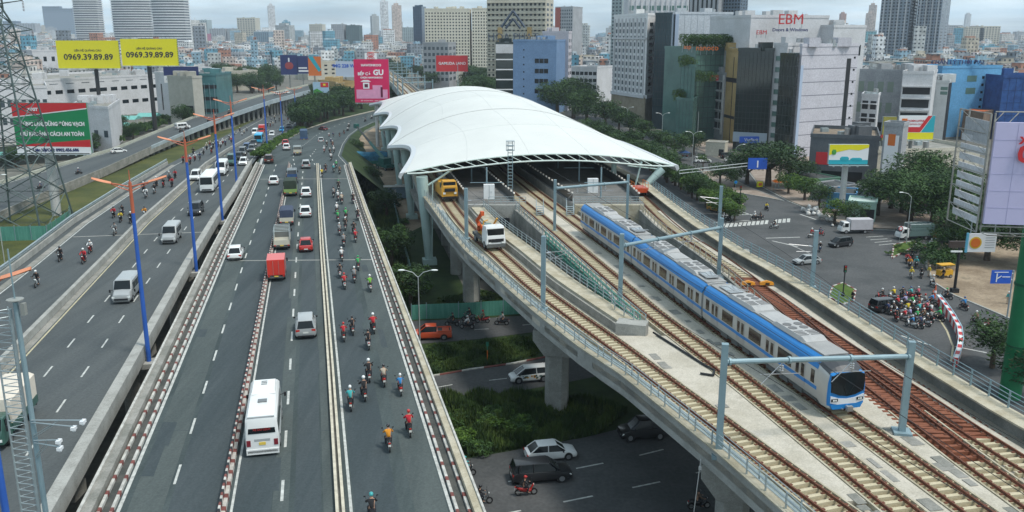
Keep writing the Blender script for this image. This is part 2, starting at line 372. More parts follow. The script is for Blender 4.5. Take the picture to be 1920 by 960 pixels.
struct(obj('asphalt_pale_strip',b,M2('asphalt_pale_strip',(.058,.073,.071),(.078,.094,.090),.3,.85,stretch=(1.8,.1,1,-RD))))
b=B()
for u,w in ((.078,.010),(.368,.007),(.676,.008),(.934,.009)): mr.strip(b,u-w/2,u+w/2,.010)
mr.dashes(b,.200,.16,.010,2.6,4.6,off=2); mr.dashes(b,.496,.18,.010,2.6,4.6,off=0)
for Y in (104.,): 
    for i in range(mr.n-1):
        if mr.L[i].y<=Y<mr.L[i+1].y: mr.strip(b,.1,.33,.012,i0=i,i1=i+1) if False else None
struct(obj('lane_markings',b,white_p))
b=B()
mfar.strip(b,.03,.045,.012,i1=26); mfar.dashes(b,.40,.2,.012,2.5,5); mfar.dashes(b,.62,.2,.012,2.5,5,i1=8); mfar.strip(b,.96,.966,.012,i0=0,i1=26)
mfar.strip(b,.02,.028,.012)
struct(obj('lane_markings',b,white_p))
b=B()  # bridge joints
for Y in (104.,166.):
    p,_=mr.at(Y,.09,.014); q,_=mr.at(Y+.6,.93,.014); b.add([p,q,q+Vector((0,.3,0)),p+Vector((0,.3,0))],[(0,1,2,3)])
struct(obj('expansion_joint',b,conc))
fly=thing('road_flyover','wide asphalt main flyover carrying the coach and the motorbike lane, with red white kerbs','flyover',(0,0,0))
def deck(rib,parent,th=1.3,inset=.12,i1=None,m=conc_d):
    b=B(); i1=rib.n if i1 is None else i1; secs=[]
    for i in range(i1): secs.append([rib.P(i,0,-.02),rib.P(i,1,-.02),rib.P(i,1,-.45),rib.P(i,1-inset,-th),rib.P(i,inset,-th),rib.P(i,0,-.45)])
    b.loft(secs); return obj('deck_slab',b,m,parent)
deck(mr,fly,1.4)
b=B(); mr.wall(b,-.004,.022,-.3,.55,0); obj('parapet',b,conc_d,fly)
b=B(); mr.wall(b,.985,1.006,-.3,.55,0); obj('parapet',b,conc_y,fly)
b=B(); mr.wall(b,-.012,-.004,-.2,.66,0); mr.wall(b,1.006,1.012,-.2,.66,0); obj('parapet_rail',b,kerb_w,fly)
b=B(); mr.strip(b,.022,.068,.012); mr.strip(b,.945,.985,.012); obj('drain_strip',b,M2('dark_drain_strip',(.05,.055,.05),(.09,.09,.08),.8),fly)
for u0,u1 in ((.028,.036),(.060,.068),(.943,.951),(.974,.982)):
    b=B(); mr.wall(b,u0,u1,0,.22,alt=[0,0,0,1],step=.5); obj('painted_kerb',b,[kerb_w,red_p],fly)
b=B(); mr.wall(b,.338,.356,0,.32,alt=[0,0,1],step=.5,i0=0); obj('lane_divider',b,[M('divider_grey_white',(.42,.40,.36),.8,var=.3,scale=2),red_p],fly)
b=B(); mr.wall(b,.340,.346,.33,.72,alt=[0,1,2],step=.38); obj('divider_post_row',b,[kerb_w,red_p,blk],fly)
b=B(); mr.wall(b,.636,.644,0,.36); mr.wall(b,.652,.660,0,.36); obj('motorbike_lane_kerb',b,M('cream_kerb',(.50,.46,.36),.85,var=.25,scale=1.5),fly)
b=B(); mr.strip(b,.644,.652,.02); obj('kerb_gutter',b,conc_d,fly)
for Y in (52,80,108,136,164):
    b=B(); a,_=mr.at(Y,.12); c,_=mr.at(Y,.88); 
    b.tube((lerp(a.x,c.x,.15),Y,0),(lerp(a.x,c.x,.15),Y,6.6),.9,n=14); b.tube((lerp(a.x,c.x,.85),Y,0),(lerp(a.x,c.x,.85),Y,6.6),.9,n=14); b.box(((a.x+c.x)/2,Y,7.1),(c.x-a.x,1.8,1.1),.0); obj('pier',b,conc_d,fly)
# embankment below the far part (sides)
for rib in (mfar,):
    b=B()
    for s,u in ((-1,0),(1,1)):
        secs=[[rib.P(i,u,-.03),rib.P(i,u,-.03)+Vector((s*(2+rib.P(i,u).z*1.0),0,-rib.P(i,u).z+.0))] for i in range(rib.n)]
        b.loft(secs,0,False,False)
    struct(obj('embankment',b,grassd))
# ================================================= left flyover (L)
LL=[(-48.5,46),(-59.3,102),(-64.4,126),(-69.2,156.6),(-73,185)]
LRt=[(-26.4,46),(-31.1,68.1),(-41.3,115.3),(-48.0,151),(-55,185)]
ys=(5,46,68,102,126,151,185)
llp=[V3(interpx(LL,y),y) for y in ys]; lrp=[V3(interpx(LRt,y),y) for y in ys]
lr=Rib2(llp,lrp,5)
fL=[R(x,y) for x,y in ((370,281),(400,266),(440,245),(480,224),(520,196),(560,184))]
fR=[R(x,y) for x,y in ((485,292),(520,266),(550,248),(566,238),(582,222),(600,206))]
lfar=Rib2([llp[-1]]+fL,[lrp[-1]]+fR,4)
road(lr,asph_l,0,1); road(lfar,asph_l,0,1)
b=B()
for rib in (lr,lfar):
    rib.strip(b,.945,.953,.010); rib.strip(b,.105,.113,.010); rib.dashes(b,.671,.15,.010,2.4,4.6); rib.dashes(b,.812,.15,.010,2.4,4.6)
struct(obj('lane_markings',b,white_p))
b=B()
for rib in (lr,lfar): rib.strip(b,.528,.536,.010,i1=(rib.n if rib is lr else 14))
struct(obj('lane_markings',b,yel_p))
b=B(); p,_=lr.at(117,.12,.014); q,_=lr.at(120,.95,.014); b.add([p,q,q+Vector((0,.3,0)),p+Vector((0,.3,0))],[(0,1,2,3)]); struct(obj('expansion_joint',b,conc))
lfly=thing('road_flyover','left asphalt flyover with blue lamp posts, its traffic coming toward the camera','flyover')
deck(lr,lfly,1.5,m=conc)
b=B(); lr.wall(b,.966,.985,0,.8); lr.wall(b,.985,1.004,-.5,.8); obj('parapet',b,conc,lfly)
b=B(); lr.wall(b,0,.02,-.5,.75); obj('parapet',b,conc,lfly)
b=B(); lr.wall(b,.0,.012,.95,1.05); lr.wall(b,.0,.012,1.2,1.28)
for i in range(0,lr.n): b.box(lr.P(i,.006,1.0),(.12,.12,.6))
obj('parapet_railing',b,steel,lfly)
b=B(); lr.wall(b,.468,.488,0,.75); lfar.wall(b,.468,.488,0,.7,i1=12); obj('median_barrier',b,conc,lfly)
b=B(); lr.strip(b,.06,.10,.012); lr.strip(b,.49,.522,.012); obj('gutter_strip',b,conc_d,lfly)
for k in range(6):
    b=B(); Y=52+26*k; a,_=lr.at(Y,.06); c,_=lr.at(Y,.99); c.x-=.3
    for t in (.12,.5,.88): b.tube((lerp(a.x,c.x,t),Y,0),(lerp(a.x,c.x,t),Y,6.6),.8,n=14)
    b.box(((a.x+c.x)/2,Y,7.05),(c.x-a.x,1.6,.9)); obj('pier',b,conc_d,lfly)
b=B()
for s,u in ((-1,0),):
    secs=[[lfar.P(i,u,-.03),lfar.P(i,u,-.03)+Vector((s*(3+lfar.P(i,u).z*1.3),0,-lfar.P(i,u).z+.03))] for i in range(lfar.n)]
    b.loft(secs,0,False,False)
struct(obj('embankment',b,grassm))
# planted median between the two flyovers
mp=[(487,294),(505,279),(530,263),(558,248),(575,240)]; mq=[(485,291),(500,279),(524,262),(552,246),(572,238)]
mid1=[R(x,y,.05) for x,y in ((490,296),(508,279),(547,257),(568,245))]; mid0=[R(x,y,.05) for x,y in ((484,294),(518,269),(549,251),(566,240))]
b=B(); rb=Rib2(mid0,mid1,3); rb.strip(b,0,1,.1); struct(obj('planted_median',b,lawn))
b=B(); rb.wall(b,1,1.05,0,.3); tag(obj('kerb',b,conc_l),'pale kerb of the planted wedge where the two flyovers merge','kerb')
# wooded median continues
tm1=[R(x,y,.03) for x,y in ((568,245),(620,228),(700,209),(790,194))]; tm0=[R(x,y,.03) for x,y in ((566,239),(590,215),(640,190),(760,176))]
b=B(); rb2=Rib2(tm0,tm1,3); rb2.strip(b,0,1,.06); struct(obj('wooded_median',b,grassd))
b=B(); rb2.wall(b,.985,1.0,0,.35); tag(obj('kerb',b,conc_l),'long pale kerb at the foot of the wooded median','kerb')
# ================================================= far ramp (F)
FL=[W(x,y,z) for x,y,z in ((-260,430,1),(0,345,1.0),(99,315,1.2),(215,281,1.6),(290,250,2.4),(360,222,3.4),(430,197,4.6),(490,180,6.2),(545,168,8),(578,160,9))]
FR=[W(x,y,z) for x,y,z in ((-260,520,1),(0,404,1.0),(68,373,1.2),(198,319,1.6),(284,279,2.3),(360,246,3.3),(437,216,4.6),(510,191,6.6),(552,180,8),(582,172,9))]
fr=Rib2(FL,FR,4)
road(fr,asph_l,0,1)
ramp=thing('road_ramp','curving grey concrete ramp bridge on many slim columns, beyond the motorbikes at left','bridge')
b=B(); fr.wall(b,0,.02,-.3,.8); obj('parapet',b,M2('pale_green_parapet',(.36,.37,.30),(.45,.46,.38),.2),ramp)
b=B(); fr.wall(b,.98,1.01,-.8,.9,i0=16); obj('parapet',b,M2('blue_grey_parapet',(.30,.36,.38),(.38,.44,.46),.2),ramp)
b=B(); fr.wall(b,.985,1.005,0,.75,i1=18); obj('parapet',b,conc_d,ramp)
b=B(); fr.wall(b,.99,1.012,-1.4,-.02,i1=20); obj('retaining_wall',b,conc_d,ramp)
b=B(); fr.strip(b,.93,.945,.01); fr.strip(b,.05,.062,.01); obj('edge_line',b,white_p,ramp)
b=B(); 
secs=[[fr.P(i,0,-.02),fr.P(i,1,-.02),fr.P(i,1,-.8),fr.P(i,0,-.8)] for i in range(16,fr.n)]; b.loft(secs); obj('deck_slab',b,conc,ramp)
i=18
acc=0; last=None
for i in range(14,fr.n-1):
    for t in (0,.5):
        for u in (.9,.15):
            b=B(); p=fr.P(i,u).lerp(fr.P(i+1,u),t); b.box((p.x,p.y,(p.z-.8)/2),(.9,.9,p.z-.8),.6); obj('column',b,conc,ramp)
# ================================================= METRO VIADUCT
ZD=10.55; ZR=11.0
TA=[(28.5,12),(21.4,32),(17.7,42.6),(14.4,52),(11.2,61.2),(8.2,70),(4.9,79.1),(2.0,87.5),(-1.4,99.4),(-5.3,112.6),(-9.2,130),(-12,145),(-18.5,178),(-39,285),(-44,306)]
TB=[(28.0,12),(23.7,32),(21.3,42.6),(19.6,50.3),(17.8,58.4),(15.9,66.2),(13.1,77.3),(10.6,89.3),(7.9,102.3),(4.9,116.6),(-.3,141),(-8,180),(-28,285),(-54,430),(-90,620)]
TCt=[(31.8,12),(27.6,32),(25.2,42.6),(23.7,49.4),(22.3,56),(20.2,65.5),(18.0,74.7),(14.2,93.8),(10.2,112),(4.0,141),(-3.7,180),(-23.7,285),(-49.7,430),(-86,620)]
TD=[(34.5,12),(30.3,32),(28.8,42.6),(27.9,48.5),(27.1,56),(26.3,64),(26.0,74),(25.2,86),(24.7,92),(23.6,101),(21.7,113),(19.6,145),(13.5,178),(-7,285),(-11,306)]
TE=[(42,12),(34.6,36),(32.2,43),(30.6,49),(28.8,60),(27.6,68),(26.5,76)]
def smooth(P,step=1.3,z=ZR):
    P=sorted(P,key=lambda p:p[1]); V=[Vector((x,y,z)) for x,y in P]; out=[]
    for i in range(len(V)-1):
        p0=V[max(i-1,0)];p1=V[i];p2=V[i+1];p3=V[min(i+2,len(V)-1)]; L=(p2-p1).length; n=max(1,int(L/step))
        m1=(p2-p0)*(L/max((p2-p0).length,.1)); m2=(p3-p1)*(L/max((p3-p1).length,.1))
        for k in range(n):
            t=k/n; h00=2*t**3-3*t*t+1;h10=t**3-2*t*t+t;h01=-2*t**3+3*t*t;h11=t**3-t*t
            out.append(p1*h00+m1*h10+p2*h01+m2*h11)
    out.append(V[-1]); return out
CA,CB,CC,CDc,CE=[smooth(t) for t in (TA,TB,TCt,TD,TE)]
def nrm(P,i):
    t=(P[min(i+1,len(P)-1)]-P[max(i-1,0)]).normalized(); return t,Vector((t.y,-t.x,0))
def offs(P,d,dz=0): return [p+nrm(P,i)[1]*d+Vector((0,0,dz)) for i,p in enumerate(P)]
def xat(P,Y):
    for a,c in zip(P[:-1],P[1:]):
        if a.y<=Y<=c.y: return lerp(a.x,c.x,(Y-a.y)/(c.y-a.y))
    return P[0].x if Y<P[0].y else P[-1].x
EDL=sorted([(21,12),(17.2,32),(14.7,42.2),(12.7,49),(11.4,52.8),(8.3,61.8),(5.6,67.8),(2.2,77),(-1.3,87.8),(-5.5,101),(-8.3,112),(-12.0,128.5),(-15,141),(-21,178),(-41,285),(-50,330)],key=lambda p:p[1])
EDR=sorted([(44.5,12),(37.5,36),(34.6,46),(33.0,54),(31.2,66),(29.4,81.8),(28.2,90),(26.6,98),(24.9,112),(23.8,125),(22.4,146),(17.2,178),(-4,285),(-10,330)],key=lambda p:p[1])
rail_m=M('rusty_rail_steel',(.15,.055,.03),.6,.3,var=.35,scale=3); rail_t=M('worn_dark_rail',(.07,.045,.035),.5,.4,var=.2)
slp=M2('concrete_sleeper_cream',(.42,.36,.23),(.52,.46,.32),.8,.9); slp_r=M2('rusty_brown_sleeper',(.16,.055,.03),(.24,.09,.048),1.2,.85,c3=(.11,.055,.04)); slp_g=M2('shaded_bed_concrete',(.20,.19,.16),(.30,.28,.24),.8)
via=thing('railway_viaduct','long pale concrete elevated railway deck carrying the tracks over the lower streets','viaduct')
def rng(z,y0,y1,st=2.): 
    n=max(1,int((y1-y0)/st)); return [y0+(y1-y0)*k/n for k in range(n+1)]
def ribY(fl,frn,y0,y1,z,st=2.):
    ys=rng(0,y0,y1,st); return Rib([Vector((fl(y),y,z)) for y in ys],[Vector((frn(y),y,z)) for y in ys])
eL=lambda y:interpx(EDL,y); eR=lambda y:interpx(EDR,y)
xA=lambda o:(lambda y:xat(CA,y)+o); xB=lambda o:(lambda y:xat(CB,y)+o); xC=lambda o:(lambda y:xat(CC,y)+o); xD=lambda o:(lambda y:xat(CDc,y)+o)
GA,GC=73.,66.   # gore noses of the two gaps
# deck slabs: near full width; then split
def slab(b,r,th=.5,m=0):
    secs=[[r.P(i,0),r.P(i,1),r.P(i,1,-th),r.P(i,0,-th)] for i in range(r.n)]; b.loft(secs,m)
b=B()
slab(b,ribY(eL,eR,12,GC,ZD)); 
slab(b,ribY(eL,xC(2.2),GC,GA,ZD)); slab(b,ribY(xD(-2.3),eR,GC,126,ZD))
slab(b,ribY(eL,xA(2.6),GA,126,ZD)); slab(b,ribY(xB(-2.4),xC(2.2),GA,126,ZD)); slab(b,ribY(eL,eR,126,330,ZD))
obj('deck_slab',b,conc_l,via)
# girders
b=B()
def girder(fl,frn,y0,y1,dep=2.0):
    ys=rng(0,y0,y1,3.); secs=[]
    for y in ys:
        l,r=fl(y),frn(y); i=min(1.3,(r-l)*.2)
        secs.append([(l+.35,y,ZD-.5),(r-.35,y,ZD-.5),(r-i,y,ZD-dep),(l+i,y,ZD-dep)])
    b.loft(secs)
girder(eL,eR,12,GC-2); girder(eL,xC(2.0),GC-2,GA); girder(xD(-2),eR,GC-2,126); girder(eL,xA(2.6),GA,126); girder(xB(-2.2),xC(2.0),GA,126); girder(eL,eR,126,330)
obj('girder',b,conc,via)
b=B(); r=ribY(eL,lambda y:eL(y)+.45,12,330,ZD); r.wall(b,0,1,-1.0,.55); obj('parapet',b,conc,via)
b=B(); r.wall(b,-.35,1.05,.55,.64); obj('parapet_coping',b,conc_y,via)
b=B(); r=ribY(lambda y:eR(y)-.5,eR,12,330,ZD); r.wall(b,0,1,-.8,1.25); obj('parapet',b,conc_d,via)
b=B(); r=ribY(lambda y:eR(y)-1.5,lambda y:eR(y)+.05,12,330,ZD); r.wall(b,0,1,1.25,1.38); obj('walkway_slab',b,conc_y,via)
b=B(); r=ribY(lambda y:eR(y)-2.6,lambda y:eR(y)-1.9,12,126,ZD); r.wall(b,0,1,0,.35); obj('cable_trough',b,conc_l,via)
# cable trough left with teal lids
b=B(); r=ribY(lambda y:eL(y)+.75,lambda y:eL(y)+1.35,12,126,ZD); r.wall(b,0,1,0,.42); obj('cable_trough',b,M2('grey_green_trough',(.20,.24,.22),(.32,.36,.34),1.),via)
# raised pale slabs between tracks
def between(b,fl,frn,y0,y1,h=.28,gap=None):
    r=ribY(fl,frn,y0,y1,ZD,1.5); r.wall(b,0,1,.004,h)
b=B(); between(b,lambda y:xat(CA,y)+1.35,lambda y:xat(CB,y)-1.35,44,71.5)
between(b,lambda y:xat(CB,y)+1.35,lambda y:xat(CC,y)-1.35,12,126); between(b,lambda y:xat(CC,y)+1.35,lambda y:min(xat(CDc,y)-1.35,xat(CC,y)+4),12,63)
between(b,lambda y:xat(CA,y)-1.25,lambda y:xat(CA,y)-1.0,12,126,.2)
obj('track_side_slab',b,conc_l,via)
b=B()
for s in (-1,1):
    for P,y0,y1 in ((CA,12,126),(CB,12,126),(CC,12,126),(CDc,12,56)):
        r=ribY(lambda y:xat(P,y)+s*1.25-.06,lambda y:xat(P,y)+s*1.25+.06,y0,y1,ZD,1.5); r.wall(b,0,1,.0,.34)
obj('slab_kerb',b,conc_y,via)
rs=random.Random(3)
for k in range(70):   # damp patches and grilles lying on the slabs
    P=rs.choice((CA,CB,CC)); y=rs.uniform(40,110); x=xat(P,y)+2.0+rs.uniform(-.3,.3)
    if P is CA and y>68: continue
    b=B(); b.box((x,y,ZD+.288+k*.0004),(rs.uniform(.3,.9),rs.uniform(.5,1.4),.012+k*.0002),.2); obj('drain_cover',b,conc_d,via)
# walkway block right of track A to the nose, wall of B deck, second gap walls
b=B(); r=ribY(lambda y:xat(CA,y)+2.3,lambda y:min(xat(CA,y)+4.1,xat(CB,y)-3.0+max(0,(78-y))*.25),GA,126,ZD,1.5); r.wall(b,0,1,0,1.05); obj('walkway_slab',b,conc_y,via)
b=B(); r=ribY(lambda y:xat(CA,y)+2.0,lambda y:xat(CA,y)+2.3,GA,126,ZD,1.5); r.wall(b,0,1,0,.8); obj('walkway_wall',b,conc_d,via)
b=B(); r=ribY(lambda y:xat(CB,y)-2.75,lambda y:xat(CB,y)-2.35,GA,126,ZD,1.5); r.wall(b,0,1,-1.6,.7); obj('parapet',b,conc_d,via)
b=B(); r=ribY(xC(2.2),xC(2.5),GC,126,ZD,1.5); r.wall(b,0,1,-1.6,.5); r=ribY(xD(-2.6),xD(-2.3),GC,126,ZD,1.5); r.wall(b,0,1,-1.6,.7); obj('parapet',b,conc_d,via)
b=B(); b.box((xat(CA,GA)+3.3,GA-.5,ZD+.55),(2.6,1.6,1.3),-.3); obj('nose_block',b,conc,via)
# ---- piers
def pier(x,y,capw,capL,label,colw=2.2,z=8.45,cx=0):
    t=thing('viaduct_pier',label,'pier',(x,y,0),-.2)
    b=B(); n=8; a=colw/2; poly=[(-a*.55,-a),(a*.55,-a),(a,-a*.5),(a,a*.5),(a*.55,a),(-a*.55,a),(-a,a*.5),(-a,-a*.5)]
    b.prism(poly,0,z-2.2); obj('column',b,conc,t)
    b=B(); L=capL; secs=[]
    for yy,s in ((-1.3,.9),(-1.1,1),(1.1,1),(1.3,.9)):
        secs.append([(-2.2+.0,yy,z),(L,yy,z),(L,yy,z-1.7),(1.6,yy,z-2.5),(-1.1,yy,z-2.5),(-2.2,yy,z-1.0)])
    b.loft(secs); obj('pier_cap',b,conc,t); return t
pier(4.4,80.6,4,6,'octagonal concrete railway pier standing beside the white van on the lower street')
pier(14.9,53.6,4,14,'concrete railway pier with flared cap at the bottom edge, above the dark road')
pier(-5.6,116.8,4,6,'round-edged concrete pier behind the green site fence')
for k,(x,y) in enumerate(((-8.6,131),(-11.5,150))):
    t=pier(x,y,3,10,['slim concrete pier beneath the left edge of the platform, nearer one','slim concrete pier beneath the left edge of the platform, farther one'][k],1.6)
for k,(x,y) in enumerate(((15,84),(25,82),(12,112),(20,112),(27,56),(-16,178),(2,178),(-22,215),(-4,215),(-29,250),(-10,250),(-50,430),(-60,470),(-70,520),(-80,570),(27,112))):
    t=pier(x,y,3,4,'concrete pier hidden deep in the shade below the railway deck',1.9); t['group']='piers in the shade under the railway'
# far viaduct beyond the station
b=B()
r=ribY(lambda y:xat(CB,y)-2.6,lambda y:xat(CC,y)+2.6,330,620,ZD,8); slab(b,r,2.0); r.wall(b,0,.04,0,1.0); r.wall(b,.96,1,0,1.0); obj('far_deck',b,conc,via)
# ---- tracks
def track(P,name_label,y0,y1,mats,near_lim=100,red=None,cut=0):
    t=thing('railway_track',name_label,'track')
    I=[i for i,p in enumerate(P) if y0<=p.y<=y1]
    for s in (-1,1):
        b=B(); secs=[]
        for i in I:
            tt,n=nrm(P,i); c=P[i]+n*s*.7525
            secs.append([c+n*-.07+Vector((0,0,-.17)),c+n*.07+Vector((0,0,-.17)),c+n*.05+Vector((0,0,0)),c-n*.05])
        b.loft(secs); obj('rail',b,rail_m,t)
        b=B()
        for i in range(len(I)-1):   # fastenings between sleepers
            p,q=P[I[i]],P[I[i+1]]
            for f in (0,.5):
                c=p.lerp(q,f)+nrm(P,I[i])[1]*s*.7525; b.box((c.x,c.y,ZR-.17),(.62,.16,.11),-math.atan2(nrm(P,I[i])[0].x,nrm(P,I[i])[0].y))
        obj('rail_clips',b,rail_m,t)['kind']='stuff'
    # sleepers, nearest hundred as parts
    pts=[];acc=0
    for i in range(len(I)-1):
        p,q=P[I[i]],P[I[i+1]]
        for f in (0,.5): pts.append((p.lerp(q,f),nrm(P,I[i])[0]))
    pts.sort(key=lambda a:a[0].y); pts=[a for a in pts if a[0].y>y0]
    sb=B(); sb.bb(-1.2,1.2,-.13,.13,ZD-ZR+.01,-.16); me=None
    me=sb.mesh('sleeper',mats[0]); me2=sb.mesh('sleeper',mats[1]); rest=B(); k=0
    vis=[a for a in pts if a[0].y>36]
    for a,tt in pts:
        ang=-math.atan2(tt.x,tt.y); isr=red and red[0]<=a.y<=red[1]
        if a.y>36 and k<95:
            o=bpy.data.objects.new('sleeper',me2 if isr else me); COL.objects.link(o); o.parent=t; o.location=a; o.rotation_euler[2]=ang; k+=1
        else: rest.box((a.x,a.y,ZR-.3),(2.4,.26,.27),ang,0 if not isr else 1)
    if rest.v: obj('sleeper_row',rest,mats,t)['kind']='stuff'
    return t
track(CA,'leftmost track of the viaduct, cream sleepers, the one the white truck stands on',12,330,[slp,slp_r])
track(CB,'second track from the left with rust red rails, running free beside the train',12,600,[slp,slp_r])
track(CC,'track the blue and grey train runs on',12,600,[slp,slp_r])
track(CDc,'right-hand track with rust brown sleepers behind the orange sensors',12,330,[slp,slp_r],red=(49,90))
track(CE,'short diverging track at the far right joining the brown-sleepered one',12,76,[slp,slp_r],red=(52,80))
# long brown bearers of the turnout
b=B()
for k in range(62):
    y=52+k*.62; l=xat(CDc,y)-1.7; rr=(xat(CE,y)+1.7) if y<76 else xat(CDc,y)+1.4; b.box(((l+rr)/2,y,ZR-.29),(rr-l,.30,.28),-.08)
t=thing('railway_turnout','rows of long rust brown bearers under the switch beside the train cab','railway switch'); o=obj('bearers',b,slp_r,t); o['kind']='stuff'
b=B()
for P,s in ((CDc,.4),(CE,-.4)):
    q=[p+nrm(P,i)[1]*s for i,p in enumerate(P) if 52<p.y<76]; b.ptube([v+Vector((0,0,-.06)) for v in q],.05,4)
obj('check_rail',b,rail_t,t)
# yellow devices on that track
ym=M('signal_orange_yellow',(.62,.25,.015),.5,var=.1)
for k,x in enumerate((-.95,.95)):
    t=thing('track_device','orange yellow box '+('left' if k==0 else 'right')+' of the pair lying across the brown sleepers','track equipment',(xat(CDc,86.7)+x,86.7,ZR+.02))
    b=B(); b.loft([[(-.75,-.2,0),(-.75,.2,0),(-.7,.15,.25),(-.7,-.15,.25)],[(0,-.28,0),(0,.28,0),(0,.2,.42),(0,-.2,.42)],[(.7,-.2,0),(.7,.2,0),(.65,.15,.25),(.65,-.15,.25)]]); obj('cover',b,ym,t); b=B(); b.bb(-.2,.2,-.32,-.26,.05,.25); obj('bracket',b,dark,t)
# ---- railings
def railing(fx,y0,y1,z,h,label,m=steel,n=2,step=2.0,rails=3,cat='railing',pw=.05):
    t=thing('railing',label,cat); ys_=rng(0,y0,y1,step)
    for k in range(rails):
        b=B(); b.ptube([(fx(y),y,z+h*(k+1)/rails) for y in ys_],pw*.6,5); obj('handrail',b,m,t)
    me=B(); me.bb(-pw,pw,-pw,pw,0,h); mm=me.mesh('post',m); rest=B()
    for i,y in enumerate([y for y in ys_ if y>38][:100]):
        o=bpy.data.objects.new('post',mm); COL.objects.link(o); o.parent=t; o.location=(fx(y),y,z)
    return t
railing(lambda y:eL(y)+.15,14,136,ZD+.62,1.0,'double steel railing on the left edge of the viaduct, above the dark street',step=1.9,rails=3,pw=.045)
railing(lambda y:eL(y)+.55,38,136,ZD+.4,1.15,'inner steel railing standing beside the leftmost track',step=3.8,rails=2,pw=.04)
railing(lambda y:eR(y)-.1,14,140,ZD+1.38,1.2,'grey-blue steel railing along the outer right walkway over the intersection',m=steel_b,step=1.9,rails=4)
railing(lambda y:xat(CA,y)+4.05 if y>78 else xat(CA,y)+3.5,GA,125,ZD+1.05,1.0,'pale steel railing along the yellowish walkway between the left tracks',step=1.7,rails=3)
railing(lambda y:xat(CB,y)-2.5,GA,125,ZD+.7,1.0,'steel railing on the wall left of the second track, green net behind it',step=1.7,rails=3)
railing(lambda y:xat(CDc,y)-2.45,GC+3,125,ZD+.7,.95,'thin steel railing between the train and the right-hand track',step=1.9,rails=2,m=M('buff_steel',(.42,.40,.33),.5,.3))
# pipes on the parapet
pp=thing('handrail_pipes','bundle of pale pipes running along the left parapet','pipes')
b=B()
for dz,dx in ((.30,.62),(.52,.66),(.8,.62)): b.ptube([(eL(y)+dx,y,ZD+dz) for y in rng(0,14,126,2.5)],.055,6)
obj('pipe',b,steel,pp)
# green safety net left of track B
gnet=M('green_safety_net',(.03,.20,.14),.8,var=.3,scale=4)
net=thing('safety_net','green mesh safety net hanging on scaffold poles beside the second track','netting')
b=B(); pts=[(xat(CB,y)-2.95-.0,y) for y in rng(0,GA+1,106,1.5)]
for (a,c) in zip(pts[:-1],pts[1:]):
    for k in range(3):
        b.add([(a[0]-.02,a[1],ZD+.2+k*.42),(c[0]-.02,c[1],ZD+.2+k*.42),(c[0]+.02,c[1],ZD+.2+k*.42+.13),(a[0]+.02,a[1],ZD+.2+k*.42+.13)],[(0,1,2,3)])
obj('net_cloth',b,gnet,net)
b=B()
for y in rng(0,GA,106,1.6): b.tube((xat(CB,y)-3.0,y,ZD-.4),(xat(CB,y)-3.0,y,ZD+1.7),.05,n=5)
for dz in (.5,1.1,1.7): b.ptube([(xat(CB,y)-3.0,y,ZD+dz) for y in rng(0,GA,106,3)],.04,5)
obj('scaffold_poles',b,M('green_painted_pipe',(.06,.30,.22),.5,var=.1),net)
# ---- overhead line portals
def portal(x,y,z,top,beam_to=None,label='',arm=None,both=True,base=True,wid=.2):
    t=thing('catenary_post' if not beam_to else 'catenary_portal',label,'railway gantry',(0,0,0))
    b=B(); b.box((x,y,(z+top)/2),(wid*2,wid*2,top-z),-.2); b.box((x,y,z+.12),(.8,.8,.24),-.2); obj('post',b,steel_b,t)
    if beam_to:
        x2,y2,z2,top2=beam_to
        b=B(); b.box((x2,y2,(z2+top2)/2),(wid*2,wid*2,top2-z2),-.2); b.box((x2,y2,z2+.2),(1.1,1.1,.5),-.2); obj('post',b,steel_b,t)
        zb=top-1.15; b=B(); b.tube((x,y,zb),(x2,y2,top2-1.0),.17,n=10); 
        for k in (.02,.33,.66,.98): 
            p=Vector((x,y,zb)).lerp(Vector((x2,y2,top2-1.0)),k); q=Vector((x,y,zb)).lerp(Vector((x2,y2,top2-1.0)),k+.012); b.tube(p,q,.24,n=10)
        obj('cross_beam',b,steel_b,t)
        for k in (.3,.68):
            p=Vector((x,y,zb)).lerp(Vector((x2,y2,top2-1.0)),k); b=B(); b.tube(p,p-Vector((0,0,.9)),.035,n=5)
            for j in range(3): b.tube(p-Vector((0,0,.35+.15*j)),p-Vector((0,0,.42+.15*j)),.13,n=8)
            b.tube(p-Vector((1.3,0,.95)),p-Vector((-1.2,0,.85)),.03,n=5); b.tube(p-Vector((0,0,.2)),p-Vector((1.2,0,1.6)),.03,n=5); obj('cantilever_arm',b,chrome,t)
    if arm:
        for s in arm:
            b=B(); p=Vector((x,y,top-1.6)); b.tube(p,p+Vector((s*2.6,0,.25)),.035,n=5); b.tube(p-Vector((0,0,.9)),p+Vector((s*2.4,0,.15)),.03,n=5); b.tube(p-Vector((0,0,.5)),p+Vector((s*1.8,0,-.5)),.03,n=5); b.tube(p+Vector((s*.3,0,.0)),p+Vector((s*.65,0,.05)),.1,n=8); obj('cantilever_arm',b,chrome,t)
    return t
portal(12.75,49.7,ZD,18.0,(25.3,52.6,ZD,17.1),'nearest gantry, its beam crossing just above the train cab',arm=None)
portal(2.9,78.5,ZD+.3,18.0,None,'tall steel post on the left edge between the truck and the nearest gantry',arm=(1,))
portal(10.3,80.3,ZD,17.8,(21.8,89.5,ZD,17.4),'middle gantry with its beam over the second train car')
portal(5.6,113,ZD,17.6,(15.6,117.,ZD,17.6),'farthest open-air gantry, beam over the rear of the train',wid=.17)
portal(-5.7,107.6,ZD+.3,17.4,None,'steel post on the left edge right in front of the white truck',arm=(1,))
portal(29.6,83.5,ZD+1,17.4,None,'steel post on the right parapet in front of the silver sedan',arm=(-1,))
portal(26.0,108,ZD+1,17.6,None,'steel post on the right parapet beside the yellow van',arm=(-1,))
